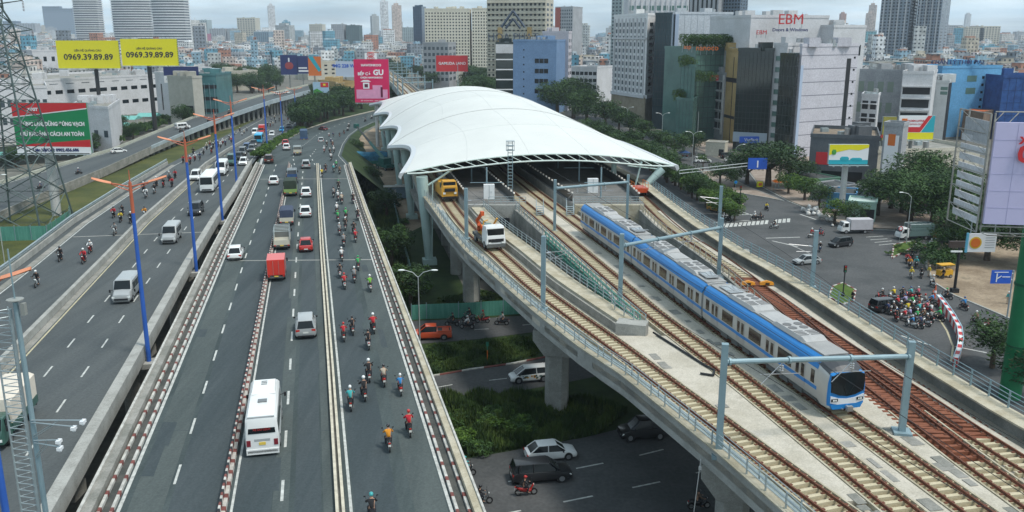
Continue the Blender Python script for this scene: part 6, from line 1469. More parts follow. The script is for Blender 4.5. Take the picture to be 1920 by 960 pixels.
p=WY(1339,146,W(1340,262,0).y-.6); t=thing('shop_sign','small red sign on top of the slim grey house','sign',p); b=B(); b.bb(-1.5,1.5,-.1,.1,-.9,.9); obj('sign_board',b,redm,t); text('hitos',1.1,t,wm,(0,-.12,0),(math.pi/2,0,0),ext=.02)
building('glass_office','green glass office with planted terraces, main upper block',(1297,262),(1360,258),None,92,glass_g,[(0,'band',2,None,dict(r=8,h=.08,m=M('green_spandrel',(.04,.08,.07),.4,var=0),n='spandrel',p=.08)),(0,'grid',2,None,dict(r=8,c=7,m=M('green_mullion',(.05,.09,.085),.4,var=0)))],depth=18,clutter=0,seed=8)
building('glass_office_wing','stepped rounded wing of green glass with trees on its ledges, lower',(1265,268),(1296,272),(1306,262),190,glass_g,[(0,'grid',1,None,dict(r=3,c=5,m=M('green_mullion',(0,0,0))))],clutter=0)
building('glass_office_wing','upper rounded wing of green glass with trees on its ledges',(1271,262),(1297,266),(1304,260),126,glass_g,[(0,'grid',10,None,dict(r=5,c=4,m=M('green_mullion',(0,0,0))))],clutter=0)
sign_on('orange nanoco letters among the rooftop trees of the green glass office','nanoco',1326,90,W(1320,262,0).y-1.5,2.6,orm); sign_on('short orange sign at the left end of the rooftop trees','asp',1289,88,W(1290,262,0).y-1.5,2.0,orm)
building('glass_tower','slim dark blue-green glass tower beside the white classical tower',(1221,241),(1251,243),(1258,236),28,M('teal_dark_glass',(.03,.055,.065),.12,.2,var=.3,scale=.1),[(0,'grid',9,None,dict(r=13,c=6,m=M('dark_mullion',(0,0,0))))],clutter=1,seed=12)
building('white_tower','blank pale metal-clad tower with a tall white fin, behind the green glass office',(1257,238),(1362,236),None,27,M2('pale_metal_cladding',(.46,.49,.52),(.52,.55,.58),.08,.4),[(0,'panel',0,None,dict(x0=0,x1=.06,m=M('pale_blue_edge',(0,0,0)),p=.4,th=.5,n='fin')),(0,'panel',6,-18,dict(x0=.07,x1=.25,m=blk,n='dark_recess')),(0,'panel',-2,-2,dict(x0=.4,x1=.6,m=crm))][:2]+[(0,'panel',26,29.5,dict(x0=.12,x1=.22,m=sky_b,p=.5,n='blue_balcony')),(0,'vert',2,None,dict(c=9,w=.01,m=steel,p=.08,n='cladding_seam',th=.1))],depth=20,clutter=2,seed=13)
bt,bh=building('classical_tower','white classical office tower with tall pilasters over a sandstone arcade base',(1146,225),(1207,238),(1222,234),29,M2('bright_white_stucco',(.68,.68,.67),(.76,.76,.75),.2,.8),
 [(0,'panel',0,11.5,dict(m=stone,n='stone_base',p=.25,th=.5)),(1,'panel',0,11.5,dict(m=stone,n='stone_base',p=.25,th=.5)),
 (0,'vert',12,-.8,dict(c=9,w=.16,m=wht,p=.55,th=.6)),(0,'win',12.5,-2,dict(r=11,c=8,x0=.05,x1=.95,w=.5,h=.62,m=glass_w)),(1,'win',12.5,-2,dict(r=11,c=1,w=.42,h=.55,m=glass_d,frame=wht)),
 (0,'band',11,12.4,dict(r=1,h=.9,m=wht,n='cornice',p=.8,th=1.)),(1,'band',11,12.4,dict(r=1,h=.9,m=wht,n='cornice',p=.8,th=1.)),(0,'band',-9,-8.2,dict(r=1,h=.9,m=wht,n='cornice',p=.7,th=.8)),
 (0,'win',.3,7,dict(r=1,c=5,w=.45,h=.85,m=blk)),(1,'win',.3,7,dict(r=1,c=1,w=.5,h=.85,m=blk)),(0,'win',7.6,10.8,dict(r=1,c=8,w=.35,h=.7,m=glass_d))],clutter=2,seed=14)
building('crown_storey','white columned crown storeys set back behind the classical tower',(1172,218),(1282,218),None,-6,wht,[(0,'win',38,-3,dict(r=3,c=9,w=.65,h=.6,m=glass_g)),(0,'vert',36,-1,dict(c=12,w=.12,m=wht,p=.5,th=.5))],depth=18,clutter=1,seed=15)
# further right cluster
building('townhouse','long grey-white house with shuttered windows right of the panelled office',(1596,262),(1700,268),None,136,gry,[(0,'win',8,-1.5,dict(r=2,c=4,w=.62,h=.5,x0=.0,x1=.7,m=M('green_shutter',(.22,.27,.22),.6,var=0))),(0,'win',2,8,dict(r=1,c=3,w=.4,h=.5,m=glass_d))],depth=20,seed=20)
building('balcony_house','white villa with tiers of arched balconies',(1606,284),(1636,287),(1640,280),182,wht,[(0,'win',1,-.6,dict(r=4,c=2,w=.72,h=.66,m=blk)),(0,'band',0,None,dict(r=4,h=.07,m=wht,n='balcony_slab',p=.9,th=.9))],clutter=1,seed=21)
building('balcony_block','white block with long black open verandas above the lotus billboard',(1678,278),(1734,280),(1742,268),139,wht,[(0,'win',4,-3,dict(r=4,c=1,w=.9,h=.62,m=blk)),(0,'band',3,-2,dict(r=5,h=.13,m=wht,n='balcony_slab',p=1.0,th=1.0))],clutter=4,seed=22)
building('tiled_house','white tiled block with green glass corner beside the blue building',(1736,268),(1766,270),(1772,262),156,M2('white_tiles',(.48,.50,.50),(.54,.56,.56),.3,.5),[(0,'win',16,-1,dict(r=2,c=1,x0=.5,x1=.98,w=.9,h=.7,m=glass_g)),(1,'panel',0,None,dict(m=blk))],clutter=2,seed=23)
building('blue_building','sky blue office building with scattered dark windows and rooftop lettering',(1752,258),(1862,254),None,127,sky_b,[(0,'win',4,-2,dict(r=7,c=2,x0=.66,x1=.82,w=.5,h=.35,m=glass_d)),(0,'win',14,-1.5,dict(r=2,c=1,x0=.42,x1=.60,w=.9,h=.5,m=glass_g)),(0,'win',4,-8,dict(r=3,c=1,x0=.90,x1=.99,w=.8,h=.6,m=glass_w)),(0,'panel',-7,-7,dict(x0=0,x1=.01))][:3],depth=18,seed=24)
sign_on('navy lettering along the rooftop of the sky blue building','CHÂN LÝ THỜI ĐẠI',1795,117,W(1800,256,0).y-.8,2.1,navm)
building('netted_building','unfinished building wrapped in deep blue safety netting at the right edge',(1866,262),(1990,262),None,146,M2('blue_netting',(.02,.06,.20),(.03,.10,.30),.3,.9),[(0,'grid',0,None,dict(r=5,c=10,m=M('net_seam',(.015,.04,.13),.8,var=0)))],depth=20,seed=25,clutter=2)
building('shop_house','low dark grey shop with brown tin roof behind the yellow-teal billboard',(1513,345),(1640,352),None,262,M2('dark_grey_cladding',(.09,.10,.11),(.12,.13,.14),.2,.6),[(0,'panel',5,8,dict(x0=.1,x1=.3,m=redm,n='sign_panel')),(0,'panel',.3,3.5,dict(x0=.2,x1=.8,m=glass_d,n='shop_window'))],depth=22,seed=26,clutter=2,roofm=M2('rusty_tin_roof',(.16,.12,.08),(.24,.19,.14),.3,.8,stretch=(4,.2,1,0)))
building('low_house','long cream house wall with two small windows behind the big trees',(1640,352),(1830,345),None,282,crm,[(0,'win',5,-1,dict(r=1,c=6,w=.13,h=.5,m=glass_w))],depth=18,seed=27,clutter=3)
building('totem_building','narrow grey block carrying a white totem with orange emblem',(1645,362),(1680,366),(1690,360),238,gry,[(0,'panel',4,-2,dict(x0=.12,x1=.85,m=wm,n='totem_panel',p=.3)),(0,'panel',11.2,13.8,dict(x0=.3,x1=.68,m=orm,p=.34,n='orange_emblem'))],clutter=0)
for lab,L,N_,top,m_,dp in (('low tin-roofed shed with green side wall behind the small trees',(1470,350),(1525,362),338,M2('shed_green_wall',(.10,.22,.16),(.14,.28,.20),.3),8),('blue-walled shed with grey tin roof beside the white billboard column',(1548,392),(1602,396),366,sky_b,8),('dark tin shed under the big trees, right of the blue-walled shed',(1600,380),(1650,384),360,gry,8),('grey tin-roofed canteen between the green wall and the blue shed',(1518,374),(1560,382),352,gry,8)):
    building('shed',lab,L,N_,None,top,m_,(),depth=dp,clutter=0,par=.25,roofm=M2('dark_tin_roof',(.04,.045,.045),(.09,.10,.10),.4,.8,stretch=(4,.3,1,0)))
building('guard_booth','mint green booth with white canopy roof behind the box truck',(1588,414),(1640,418),None,382,M2('mint_wall',(.33,.50,.42),(.38,.55,.47),.3),[(0,'panel',.1,2.6,dict(x0=.45,x1=.95,m=blk,n='dark_doorway'))],depth=6,clutter=0,par=.3,roofm=M2('pale_canopy_roof',(.40,.50,.47),(.48,.58,.54),.3))
building('hut','small beige hut by the parked cars on the avenue',(1322,292),(1358,294),None,268,crm,[(0,'panel',.2,2.2,dict(x0=.7,x1=.95,m=blk,n='doorway'))],depth=5,clutter=0,par=.15)
building('shed','wooden hut with bright orange tarpaulin roof below the sky blue building',(1800,262),(1838,265),None,210,M2('brown_shack',(.16,.11,.08),(.24,.17,.12),.3),(),depth=10,clutter=0,par=.2,roofm=M2('orange_tarp',(.50,.10,.03),(.6,.16,.05),.3))
# twin tower
tw=M2('tower_blue_grey',(.20,.24,.28),(.26,.30,.34),.05)
for lab,L,N_,R_ in (('left half of the tall blue-grey twin residential tower',(1640,132),(1694,134),(1708,130)),('right half of the tall blue-grey twin residential tower',(1708,134),(1752,136),(1768,130))):
    building('residential_tower',lab,L,N_,R_,-60,tw,[(0,'win',6,None,dict(r=30,c=8,w=.5,h=.5,m=glass_d)),(1,'win',6,None,dict(r=30,c=2,w=.5,h=.5,m=glass_d)),(0,'vert',0,None,dict(c=4,w=.10,m=wht,p=1.2,th=1.2)),(0,'band',3,None,dict(r=30,h=.14,m=gry,n='floor_slab',p=.9,th=.9,x0=.25,x1=.6))],near=False,clutter=1,group=None)
building('residential_tower','tall slate blue glass tower rising behind the pale metal-clad tower',(1340,170),(1378,172),(1392,168),-60,M2('slate_tower',(.10,.14,.18),(.15,.20,.25),.05),[(0,'win',6,None,dict(r=34,c=7,w=.6,h=.5,m=glass_d)),(1,'win',6,None,dict(r=34,c=3,w=.6,h=.5,m=glass_w))],near=False,clutter=0)
building('residential_tower','grey tower with vertical slots at the top edge above the pale cladding',(1280,170),(1338,172),None,-60,gry,[(0,'vert',6,None,dict(c=7,w=.4,m=glass_d,p=.1,th=.1)),],depth=30,near=False,clutter=0)
building('residential_tower','pale green slab tower cut by the top edge, left of the classical tower',(1143,160),(1162,161),(1180,158),-60,M2('pale_green_tower',(.28,.34,.34),(.33,.40,.40),.05),[(0,'win',6,None,dict(r=30,c=3,w=.5,h=.5,m=glass_w))],near=False,clutter=0)
building('apartment_block','low white office seen between the slate tower and the EBM tower',(1388,180),(1440,182),None,38,gry,[(0,'win',6,None,dict(r=12,c=7,w=.5,h=.45,m=glass_d))],depth=30,near=False,clutter=1)
for k,(x0,x1,yt,yb,m_,lab) in enumerate(((1805,1840,52,100,crm,'beige apartment block on the right horizon, left one of the pair'),(1832,1870,50,100,crm,'beige apartment block on the right horizon, right one of the pair'),(1770,1800,48,92,gry,'cluster of pale blue towers far behind the twin tower'),(1600,1640,60,100,M2('teal_house',(.10,.30,.34),(.14,.36,.40),.1),'small teal house left of the twin tower'))):
    building('apartment_block',lab,(x0,yb),(x1,yb),None,yt,m_,[(0,'win',2,None,dict(r=12,c=7,w=.5,h=.5,m=glass_w))],depth=40,near=False,clutter=1)
# centre background
building('apartment_block','ornate cream and ochre apartment block with deep balconies behind the HOA PHAT letters',(914,180),(1022,182),(1036,178),-4,crm,[(0,'win',5,-2,dict(r=17,c=14,w=.5,h=.5,m=glass_d)),(0,'band',4,-1,dict(r=17,h=.12,m=crm,n='balcony_slab',p=1.,th=1.)),(0,'vert',0,-16,dict(c=2,w=.14,x0=-.02,x1=.98,m=och,p=1.3,th=1.4)),(1,'win',5,-2,dict(r=17,c=2,w=.5,h=.5,m=glass_d))],near=False,clutter=5,seed=31)
sign_on('dark HOA PHAT letters with a chevron emblem standing above the dusty blue office','HOA PHAT',962,70,426,4.8,M('sign_slate',(.05,.07,.10),.5,var=0))
t=[o for o in SC.objects if o.get('label','').startswith('dark HOA')][0]; b=B()
for s in (-1,1): b.tube((0,0,12),(s*5.5,0,4.5),.55,n=4); b.tube((0,0,8.5),(s*3.5,0,4.0),.55,n=4)
obj('chevron_emblem',b,M('sign_slate',(0,0,0)),t)
building('apartment_block','wide pale cream apartment slab with dense rows of tiny windows',(799,150),(882,150),None,18,M2('pale_cream',(.62,.58,.47),(.68,.64,.53),.05),[(0,'win',8,-1.5,dict(r=19,c=15,w=.48,h=.45,m=glass_d))],depth=30,near=False,clutter=3,seed=32)
building('apartment_block','narrow pale cream apartment slab beside the ornate block',(886,150),(916,150),None,17,M2('pale_cream',(0,0,0),(0,0,0)),[(0,'win',8,-1.5,dict(r=19,c=6,w=.48,h=.45,m=glass_d))],depth=30,near=False,clutter=2,seed=33)
building('office_tower','dark navy glass tower with a spire left of the pale cream slab',(777,125),(793,126),(801,124),13,M2('navy_glass',(.02,.05,.09),(.03,.07,.12),.05,.2),[(0,'grid',0,None,dict(r=20,c=4,m=navm))],near=False,clutter=1,seed=34)
building('apartment_block','red and grey tower block above the dusty blue office, hazy',(1040,140),(1072,141),(1090,139),14,gry,[(0,'win',5,-1,dict(r=18,c=8,w=.5,h=.5,m=glass_w)),(0,'panel',2,None,dict(x0=0,x1=.3,m=M('brick_red',(.36,.09,.06),.8,var=.1),p=.5,th=.6))],near=False,clutter=1,seed=35)
building('office_block','dusty blue office block with small dark windows and a green glass flank',(962,212),(1042,214),None,78,dus_b,[(0,'win',8,26,dict(r=4,c=3,x0=.50,x1=.82,w=.9,h=.45,m=glass_d)),(0,'win',4,-2,dict(r=8,c=1,x0=.22,x1=.28,w=.5,h=.2,m=glass_d))],depth=20,clutter=4,seed=36)
building('office_wing','dark green glass wing with white floor lines left of the dusty blue block',(930,212),(962,212),None,83,glass_k,[(0,'band',4,None,dict(r=6,h=.12,m=wm,n='floor_line',p=.12,th=.15)),(0,'panel',-5,-5,dict(x0=0,x1=.1))][:1]+[(0,'panel',-4,None,dict(m=wht,n='top_band',p=.2))],depth=18,clutter=1,seed=37)
building('office_block','pinkish white block with corner balconies right of the dusty blue office',(1016,206),(1064,208),(1070,204),62,pnk,[(0,'win',30,-5,dict(r=1,c=2,w=.2,h=.6,m=glass_d)),(1,'win',4,-2,dict(r=10,c=2,w=.5,h=.5,m=glass_d))],clutter=3,seed=38)
building('school_block','white three-storey block with a green planted roof, right of the pinkish block',(1070,192),(1118,194),None,128,wht,[(0,'win',3,-1,dict(r=4,c=6,w=.8,h=.5,m=glass_d))],depth=20,clutter=0,seed=39)
building('office_block','grey concrete office with green-tinted windows above the crimson board',(795,165),(842,166),(856,162),82,gry,[(0,'win',4,-1,dict(r=6,c=6,w=.6,h=.5,m=glass_w)),(1,'win',4,-1,dict(r=6,c=2,w=.6,h=.5,m=glass_w))],near=False,clutter=3,seed=40)
for k,(x0,x1,yt,yb,m_,lab) in enumerate(((623,646,46,96,gry,'grey tower pair on the horizon, lighter left one'),(650,675,48,96,M2('dark_teal_tower',(.06,.10,.10),(.08,.13,.13),.05),'dark teal tower right of the lighter grey one'),(582,606,46,92,crm,'stepped cream tower on the far horizon'),(448,482,34,92,crm,'yellowish white apartment tower with stepped crown'),(362,392,38,86,M2('pale_green_tower',(0,0,0),(0,0,0)),'pale green tower right of the striped curved towers'),(356,386,64,96,M2('dusty_pink',(.34,.14,.20),(.38,.17,.23),.1),'dusty pink block at the foot of the pale green tower'),(478,506,60,98,M2('blue_lattice',(.16,.24,.30),(.22,.30,.36),.1),'blue lattice-faced block left of centre horizon'),(395,425,54,88,gry,'grey and pink slab block near the pale green tower'),(428,447,54,88,gry,'narrow grey slab block near the yellowish tower'),(86,118,12,72,M2('slate_blue',(.09,.14,.20),(.12,.18,.25),.05),'dark slate tower left of the striped towers, left one'),(118,146,16,72,M2('slate_blue',(0,0,0),(0,0,0)),'dark slate tower left of the striped towers, right one'),(10,34,40,80,M2('slate_blue',(0,0,0),(0,0,0)),'dark slate block at the left edge of the skyline'),(36,70,44,80,gry,'grey block at the left end of the skyline'),(750,776,52,92,M2('pale_green_tower',(0,0,0),(0,0,0)),'pale green slab left of the navy tower'),(715,750,56,86,crm,'low cream slab on the central horizon'))):
    building('apartment_block',lab,(x0,yb),(x1,yb),None,yt,m_,[(0,'win',2,-1,dict(r=14,c=7,w=.5,h=.5,m=glass_w))],depth=40,near=False,clutter=2,seed=50+k)
# curved striped towers (left)
strw=M2('tower_white_slab',(.60,.61,.61),(.66,.67,.67),.05); 
def striped(label,px0,px1,py,top,curve):
    a=W(px0,py,0); c=W(px1,py,0); mid=(a+c)/2; w=(c-a).length; h=ZT(a,top); t=thing('residential_tower',label,'tower block',(mid.x,mid.y,0))
    def outline(e,n=12):
        P=[]
        for i in range(n+1): u=-1+2*i/n; P.append((u*(w/2+e),-curve*(1-u*u)-e))
        for i in range(n+1): u=1-2*i/n; P.append((u*(w/2+e),22-curve*(1-u*u)*.5+e))
        return P
    b=B(); b.prism(outline(-1.2),0,h); obj('glazed_core',b,M('tower_dark_glazing',(.05,.07,.09),.3,var=.2,scale=.1),t)
    n=int(h/3.5); 
    for k in range(1,n): 
        if k>100: break
        b=B(); b.prism(outline(0),k*h/n,k*h/n+1.75); obj('balcony_band',b,strw,t)
    return t
striped('tall tower with white and dark horizontal stripes, leftmost of the striped towers',146,192,104,-45,3)
striped('tall curved tower with white and dark stripes directly behind the gap between the yellow boards',217,290,108,-45,7)
striped('tall curved striped tower, rightmost of the three, slightly narrower',292,354,112,-45,6)
# left mid-ground
building('factory','long white commercial building with few ribbon windows behind the yellow billboards',(62,232),(335,206),None,140,wht,[(0,'win',3,15,dict(r=2,c=14,w=.62,h=.26,m=glass_d)),(0,'win',15,-1,dict(r=1,c=10,w=.5,h=.35,m=glass_w)),(0,'band',-1.6,-.8,dict(r=1,h=.5,m=gry,n='eaves',p=.4,th=.5))][:2],depth=50,clutter=10,seed=60)
building('stone_clad_office','leaning beige stone-clad block with dark entrance by the far ramp',(322,234),(368,237),None,147,M2('beige_stone_tiles',(.38,.37,.32),(.44,.43,.38),.4),[(0,'panel',0,8,dict(x0=.5,x1=.95,m=blk,n='dark_entrance'))],depth=5,seed=61)
t=thing('roof_board','navy and white banner strip on top of the beige stone-clad block','sign',WY(340,140,W(345,232,0).y-1)); b=B(); b.bb(-7,7,-.2,.2,-3.2,3.2); obj('board',b,navm,t); b=B(); b.bb(-7,7,-.25,-.2,-3.2,-.4); obj('white_strip',b,wm,t); text('CHO THUÊ VĂN PHÒNG',1.1,t,navm,(0,-.28,-1.8),(math.pi/2,0,0),ext=.02)
building('glass_showroom','teal glass showroom with dark balconies between the stone block and the dark trees',(366,232),(412,232),None,142,M('teal_showroom_glass',(.08,.20,.21),.15,.1,var=.2,scale=.2),[(0,'band',3,-2,dict(r=3,h=.3,m=blk,n='balcony_recess',p=.1)),(0,'vert',2,-3,dict(c=5,w=.08,m=steel_b,p=.25,th=.3))],depth=20,seed=62)
building('white_annexe','white narrow annexe with a slit window beside the beige stone block',(298,222),(322,226),None,140,wht,[(0,'panel',4,-4,dict(x0=.4,x1=.5,m=glass_d,n='slit_window'))],depth=6,seed=63,clutter=0)
building('warehouse','low white warehouse in front of the long white building, beside the safety billboard',(140,280),(212,285),(232,262),205,wht,[(0,'win',2,9,dict(r=1,c=4,w=.4,h=.3,m=glass_w))],depth=14,seed=64)
building('warehouse','white gabled hall at the left edge behind the lattice pylon',(-60,270),(100,262),None,165,wht,[(0,'win',4,-2,dict(r=2,c=12,w=.6,h=.4,m=glass_w))],depth=30,seed=65)
building('garage_row','row of low stalls with teal awnings along the left end of the ramp',(-40,318),(168,296),None,262,M2('dark_stall',(.05,.055,.05),(.09,.09,.08),.3),[(0,'panel',3.4,4.2,dict(m=M('teal_awning',(.16,.42,.38),.7,var=.15),n='awning',p=1.8,th=2.0))],depth=9,clutter=0,seed=66,par=.2)
for lab,x0,x1,yb,yt,m_ in (('cream house with small red roof behind the dark trees at left',415,485,170,134,crm),('white and grey house with terraces left of the cream house',330,400,172,128,wht),('white block with green hoarding above the long white building',70,130,175,96,wht),('yellow ochre shop behind the white hoarding near the crimson board',632,672,200,155,och),('cream house beside the dark blue billboards',578,632,150,116,crm)):
    building('house',lab,(x0,yb),(x1,yb-2),None,yt,m_,[(0,'win',3,-1,dict(r=3,c=4,w=.4,h=.4,m=glass_d))],depth=22,clutter=3,seed=x0)
# ================================================= CITY FILL
def city_mat(name,attr):
    m=bpy.data.materials.new(name); m.use_nodes=True; t=m.node_tree; b=t.nodes['Principled BSDF']; b.inputs['Roughness'].default_value=.85; lk=t.links.new
    tc=N(t,'ShaderNodeTexCoord'); s=N(t,'ShaderNodeSeparateXYZ'); sn=N(t,'ShaderNodeSeparateXYZ'); lk(tc.outputs['Object'],s.inputs[0]); lk(tc.outputs['Normal'],sn.inputs[0])
    def mt(op,a,c=None):
        n=N(t,'ShaderNodeMath',operation=op)
        for i,v in enumerate((a,c)):
            if v is None: continue
            if isinstance(v,(int,float)): n.inputs[i].default_value=v
            else: lk(v,n.inputs[i])
        return n.outputs[0]
    u=mt('SUBTRACT',mt('MULTIPLY',s.outputs[1],sn.outputs[0]),mt('MULTIPLY',s.outputs[0],sn.outputs[1]))
    fu=mt('FRACT',mt('MULTIPLY',u,.33)); fz=mt('FRACT',mt('MULTIPLY',s.outputs[2],.31))
    w=mt('MULTIPLY',mt('MULTIPLY',mt('GREATER_THAN',fu,.42),mt('LESS_THAN',fu,.85)),mt('MULTIPLY',mt('GREATER_THAN',fz,.35),mt('LESS_THAN',fz,.75)))
    w=mt('MULTIPLY',w,mt('LESS_THAN',mt('ABSOLUTE',sn.outputs[2]),.4))
    if attr:
        a=N(t,'ShaderNodeAttribute'); a.attribute_name='hue'; src=a.outputs['Fac']
    else:
        oi=N(t,'ShaderNodeObjectInfo'); src=oi.outputs['Random']
    r=N(t,'ShaderNodeValToRGB'); r.color_ramp.interpolation='CONSTANT'
    cols=[(.55,.56,.56),(.34,.36,.38),(.66,.67,.67),(.50,.45,.36),(.22,.25,.28),(.62,.61,.58),(.26,.40,.48),(.72,.73,.73),(.40,.20,.14),(.44,.46,.45),(.14,.34,.44),(.60,.50,.44)]
    while len(r.color_ramp.elements)<len(cols): r.color_ramp.elements.new(.5)
    for i,c in enumerate(cols): r.color_ramp.elements[i].position=i/len(cols); r.color_ramp.elements[i].color=c+(1,)
    lk(src,r.inputs[0]); mx_=N(t,'ShaderNodeMix',data_type='RGBA'); lk(w,mx_.inputs[0]); lk(r.outputs[0],mx_.inputs[6]); mx_.inputs[7].default_value=(.05,.06,.07,1)
    nz_=N(t,'ShaderNodeTexNoise'); nz_.inputs['Scale'].default_value=.3; nz_.inputs['Detail'].default_value=5; lk(tc.outputs['Object'],nz_.inputs['Vector']); r3=N(t,'ShaderNodeValToRGB'); r3.color_ramp.elements[0].color=(.6,.6,.58,1); r3.color_ramp.elements[1].color=(1.1,1.1,1.1,1); r3.color_ramp.elements[0].position=.3; r3.color_ramp.elements[1].position=.6; lk(nz_.outputs['Fac'],r3.inputs[0])
    m2=N(t,'ShaderNodeMix',data_type='RGBA',blend_type='MULTIPLY'); m2.inputs[0].default_value=1; lk(mx_.outputs[2],m2.inputs[6]); lk(r3.outputs[0],m2.inputs[7]); lk(m2.outputs[2],b.inputs['Base Color'])
    return m
cm_o=city_mat('town_house_wall',False); cm_a=city_mat('distant_town_wall',True)
roofs=[M2('rust_roof',(.22,.08,.05),(.30,.13,.08),.3),M2('tin_roof',(.25,.27,.28),(.34,.36,.37),.3),conc_d,M2('green_tin_roof',(.08,.20,.15),(.12,.26,.20),.3)]
def proto_house(w,d,h,kind,seed):
    b=B(); rs=random.Random(seed); b.bb(-w/2,w/2,-d/2,d/2,0,h,0)
    b.bb(-w/2-.1,w/2+.1,-d/2-.1,d/2+.1,h,h+.35,2)
    if kind==0:
        b.add([(-w/2-.3,-d/2-.3,h+.35),(w/2+.3,-d/2-.3,h+.35),(w/2+.3,d/2+.3,h+.35),(-w/2-.3,d/2+.3,h+.35),(0,-d/2-.3,h+2.6),(0,d/2+.3,h+2.6)],[(0,1,4),(2,3,5),(1,2,5,4),(3,0,4,5)],1)
    else:
        b.bb(-w*.35,w*.1,-d*.1,d*.4,h+.35,h+3.0,0); b.bb(-w*.37,w*.12,-d*.12,d*.42,h+3.0,h+3.2,1)
        for k in range(3): x,y=rs.uniform(-.3,.4)*w,rs.uniform(-.45,-.15)*d; b.tube((x,y,h+.35),(x,y,h+1.7),.55,n=8,m=3)
        for (x0,x1,y0,y1) in ((-w/2,w/2,-d/2,-d/2+.15),(-w/2,-w/2+.15,-d/2,d/2),(w/2-.15,w/2,-d/2,d/2)): b.bb(x0,x1,y0,y1,h+.35,h+1.2,0)
    for k in range(1,int(h/3.3)): b.bb(-w*.4,w*.4,-d/2-.9,-d/2,k*3.2,k*3.2+.7,2)
    return b.mesh('town_house',[cm_o,roofs[kind*(seed%3) if kind else 0],conc,chrome])
HP=[proto_house(*a) for a in ((5,14,12,1,1),(5,13,15,1,2),(8,12,9,0,3),(7,11,17,1,4),(11,14,11,1,5),(6,11,7,0,6),(9,13,18,1,7),(4.5,13,16,1,8),(12,16,8,0,9),(8,12,13,1,10),(15,18,14,1,11))]
def iy(pts,x):
    for a,c in zip(pts[:-1],pts[1:]):
        if a[0]<=x<=c[0]: return a[1]+(c[1]-a[1])*(x-a[0])/(c[0]-a[0])
    return pts[0][1] if x<pts[0][0] else pts[-1][1]
BD=[(-400,255),(60,228),(250,170),(330,150),(400,146),(560,142),(640,142),(760,132),(820,150),(930,150),(1100,168),(1140,178),(1200,160),(1330,175),(1440,175),(1600,205),(1780,215),(1930,222),(2300,250)]
def proj(x,y,z=0.):
    zc=(y*CT+(HC-z)*ST); yc=(z-HC)*CT+y*ST
    return 960+FPX*x/zc, 480-FPX*yc/zc
cells=[];rs=random.Random(5)
y=330.
while y<4200:
    cs=13 if y<900 else (19 if y<1600 else (26 if y<2400 else 40))
    x=-.85*y-60
    while x<.85*y+60:
        px,py=proj(x,y)
        if -140<px<2060 and py<iy(BD,px)-2 and rs.random()<(.86 if y<2000 else .8): cells.append((x+rs.uniform(-4,4),y+rs.uniform(-4,4),cs,py))
        x+=cs
    y+=cs*1.05
# individuals: nearest 300
cells.sort(key=lambda c:c[1]); nind=0; keep=[]
tower_xy=[(o.location.x,o.location.y,25 if o.get('category')!='tower block' else 40) for o in SC.objects if o.type=='EMPTY' and o.get('category') in ('building','tower block')]
kinds={0:'narrow flat-roofed town house with a water tank in the dense quarter',2:'pitched-roof house in the dense quarter',3:'mid-rise town house in the dense quarter',4:'broad flat-roofed house in the dense quarter'}
lb=['narrow four-storey house with roof tanks in the dense quarter before the skyline','slim five-storey house with roof tanks in the dense quarter before the skyline','low house with rust red pitched roof in the dense quarter','six-storey town house in the dense quarter before the skyline','broad flat-roofed house in the dense quarter before the skyline','small low house with rust red pitched roof in the dense quarter','broad seven-storey block in the dense quarter before the skyline','slim six-storey house in the dense quarter before the skyline','wide shed-like house with rust red roof in the dense quarter','flat-roofed four-storey block in the dense quarter before the skyline','large five-storey block in the dense quarter before the skyline']
b=B(); hues=[]
def addbox(x,y,w,d,h,rz,hue,z0=0):
    n0=len(b.f); b.box((x,y,z0+h/2),(w,d,h),rz); hues.extend([hue]*(len(b.f)-n0))
for (x,y,cs,py) in cells:
    if any(abs(x-a)<r_ and -8<y-c<r_ for a,c,r_ in tower_xy) and y<1500: continue
    rz=rs.uniform(-.25,.25)+ (.2 if rs.random()<.5 else 0)
    if nind<300:
        k=rs.randrange(len(HP)); 
        px=proj(x,y)[0]
        if y<420 and k in (6,3): k=9
        o=bpy.data.objects.new('town_house',HP[k]); COL.objects.link(o); o.location=(x,y,0); o.rotation_euler[2]=rz+rs.choice((0,math.pi/2,math.pi)); s=rs.uniform(.85,1.1); o.scale=(s,s,s*rs.uniform(.85,1.15)); tag(o,lb[k],'house','town houses packed in the dense quarter'); nind+=1
    else:
        w=cs*rs.uniform(.45,.95); d=cs*rs.uniform(.5,.95); h=rs.choice((7,9,10,12,13,15,17,20))*rs.uniform(.9,1.1)
        if rs.random()<.03: h*=2.1
        hu=rs.random(); addbox(x,y,w,d,h,rz,hu)
        if rs.random()<.6: addbox(x+w*.15,y+d*.1,w*.4,d*.5,2.6,rz,rs.random(),h)
        if rs.random()<.3: addbox(x-w*.1,y-d*.1,w*.7,d*.4,1.2,rz,rs.choice((.7,.3,.05)),h)
me=b.mesh('distant_town',cm_a,fixn=False); at=me.attributes.new('hue','FLOAT','FACE'); at.data.foreach_set('value',hues)
o=bpy.data.objects.new('distant_town',me); COL.objects.link(o); stuff(o,'endless mass of small pale houses fading toward the horizon','city')
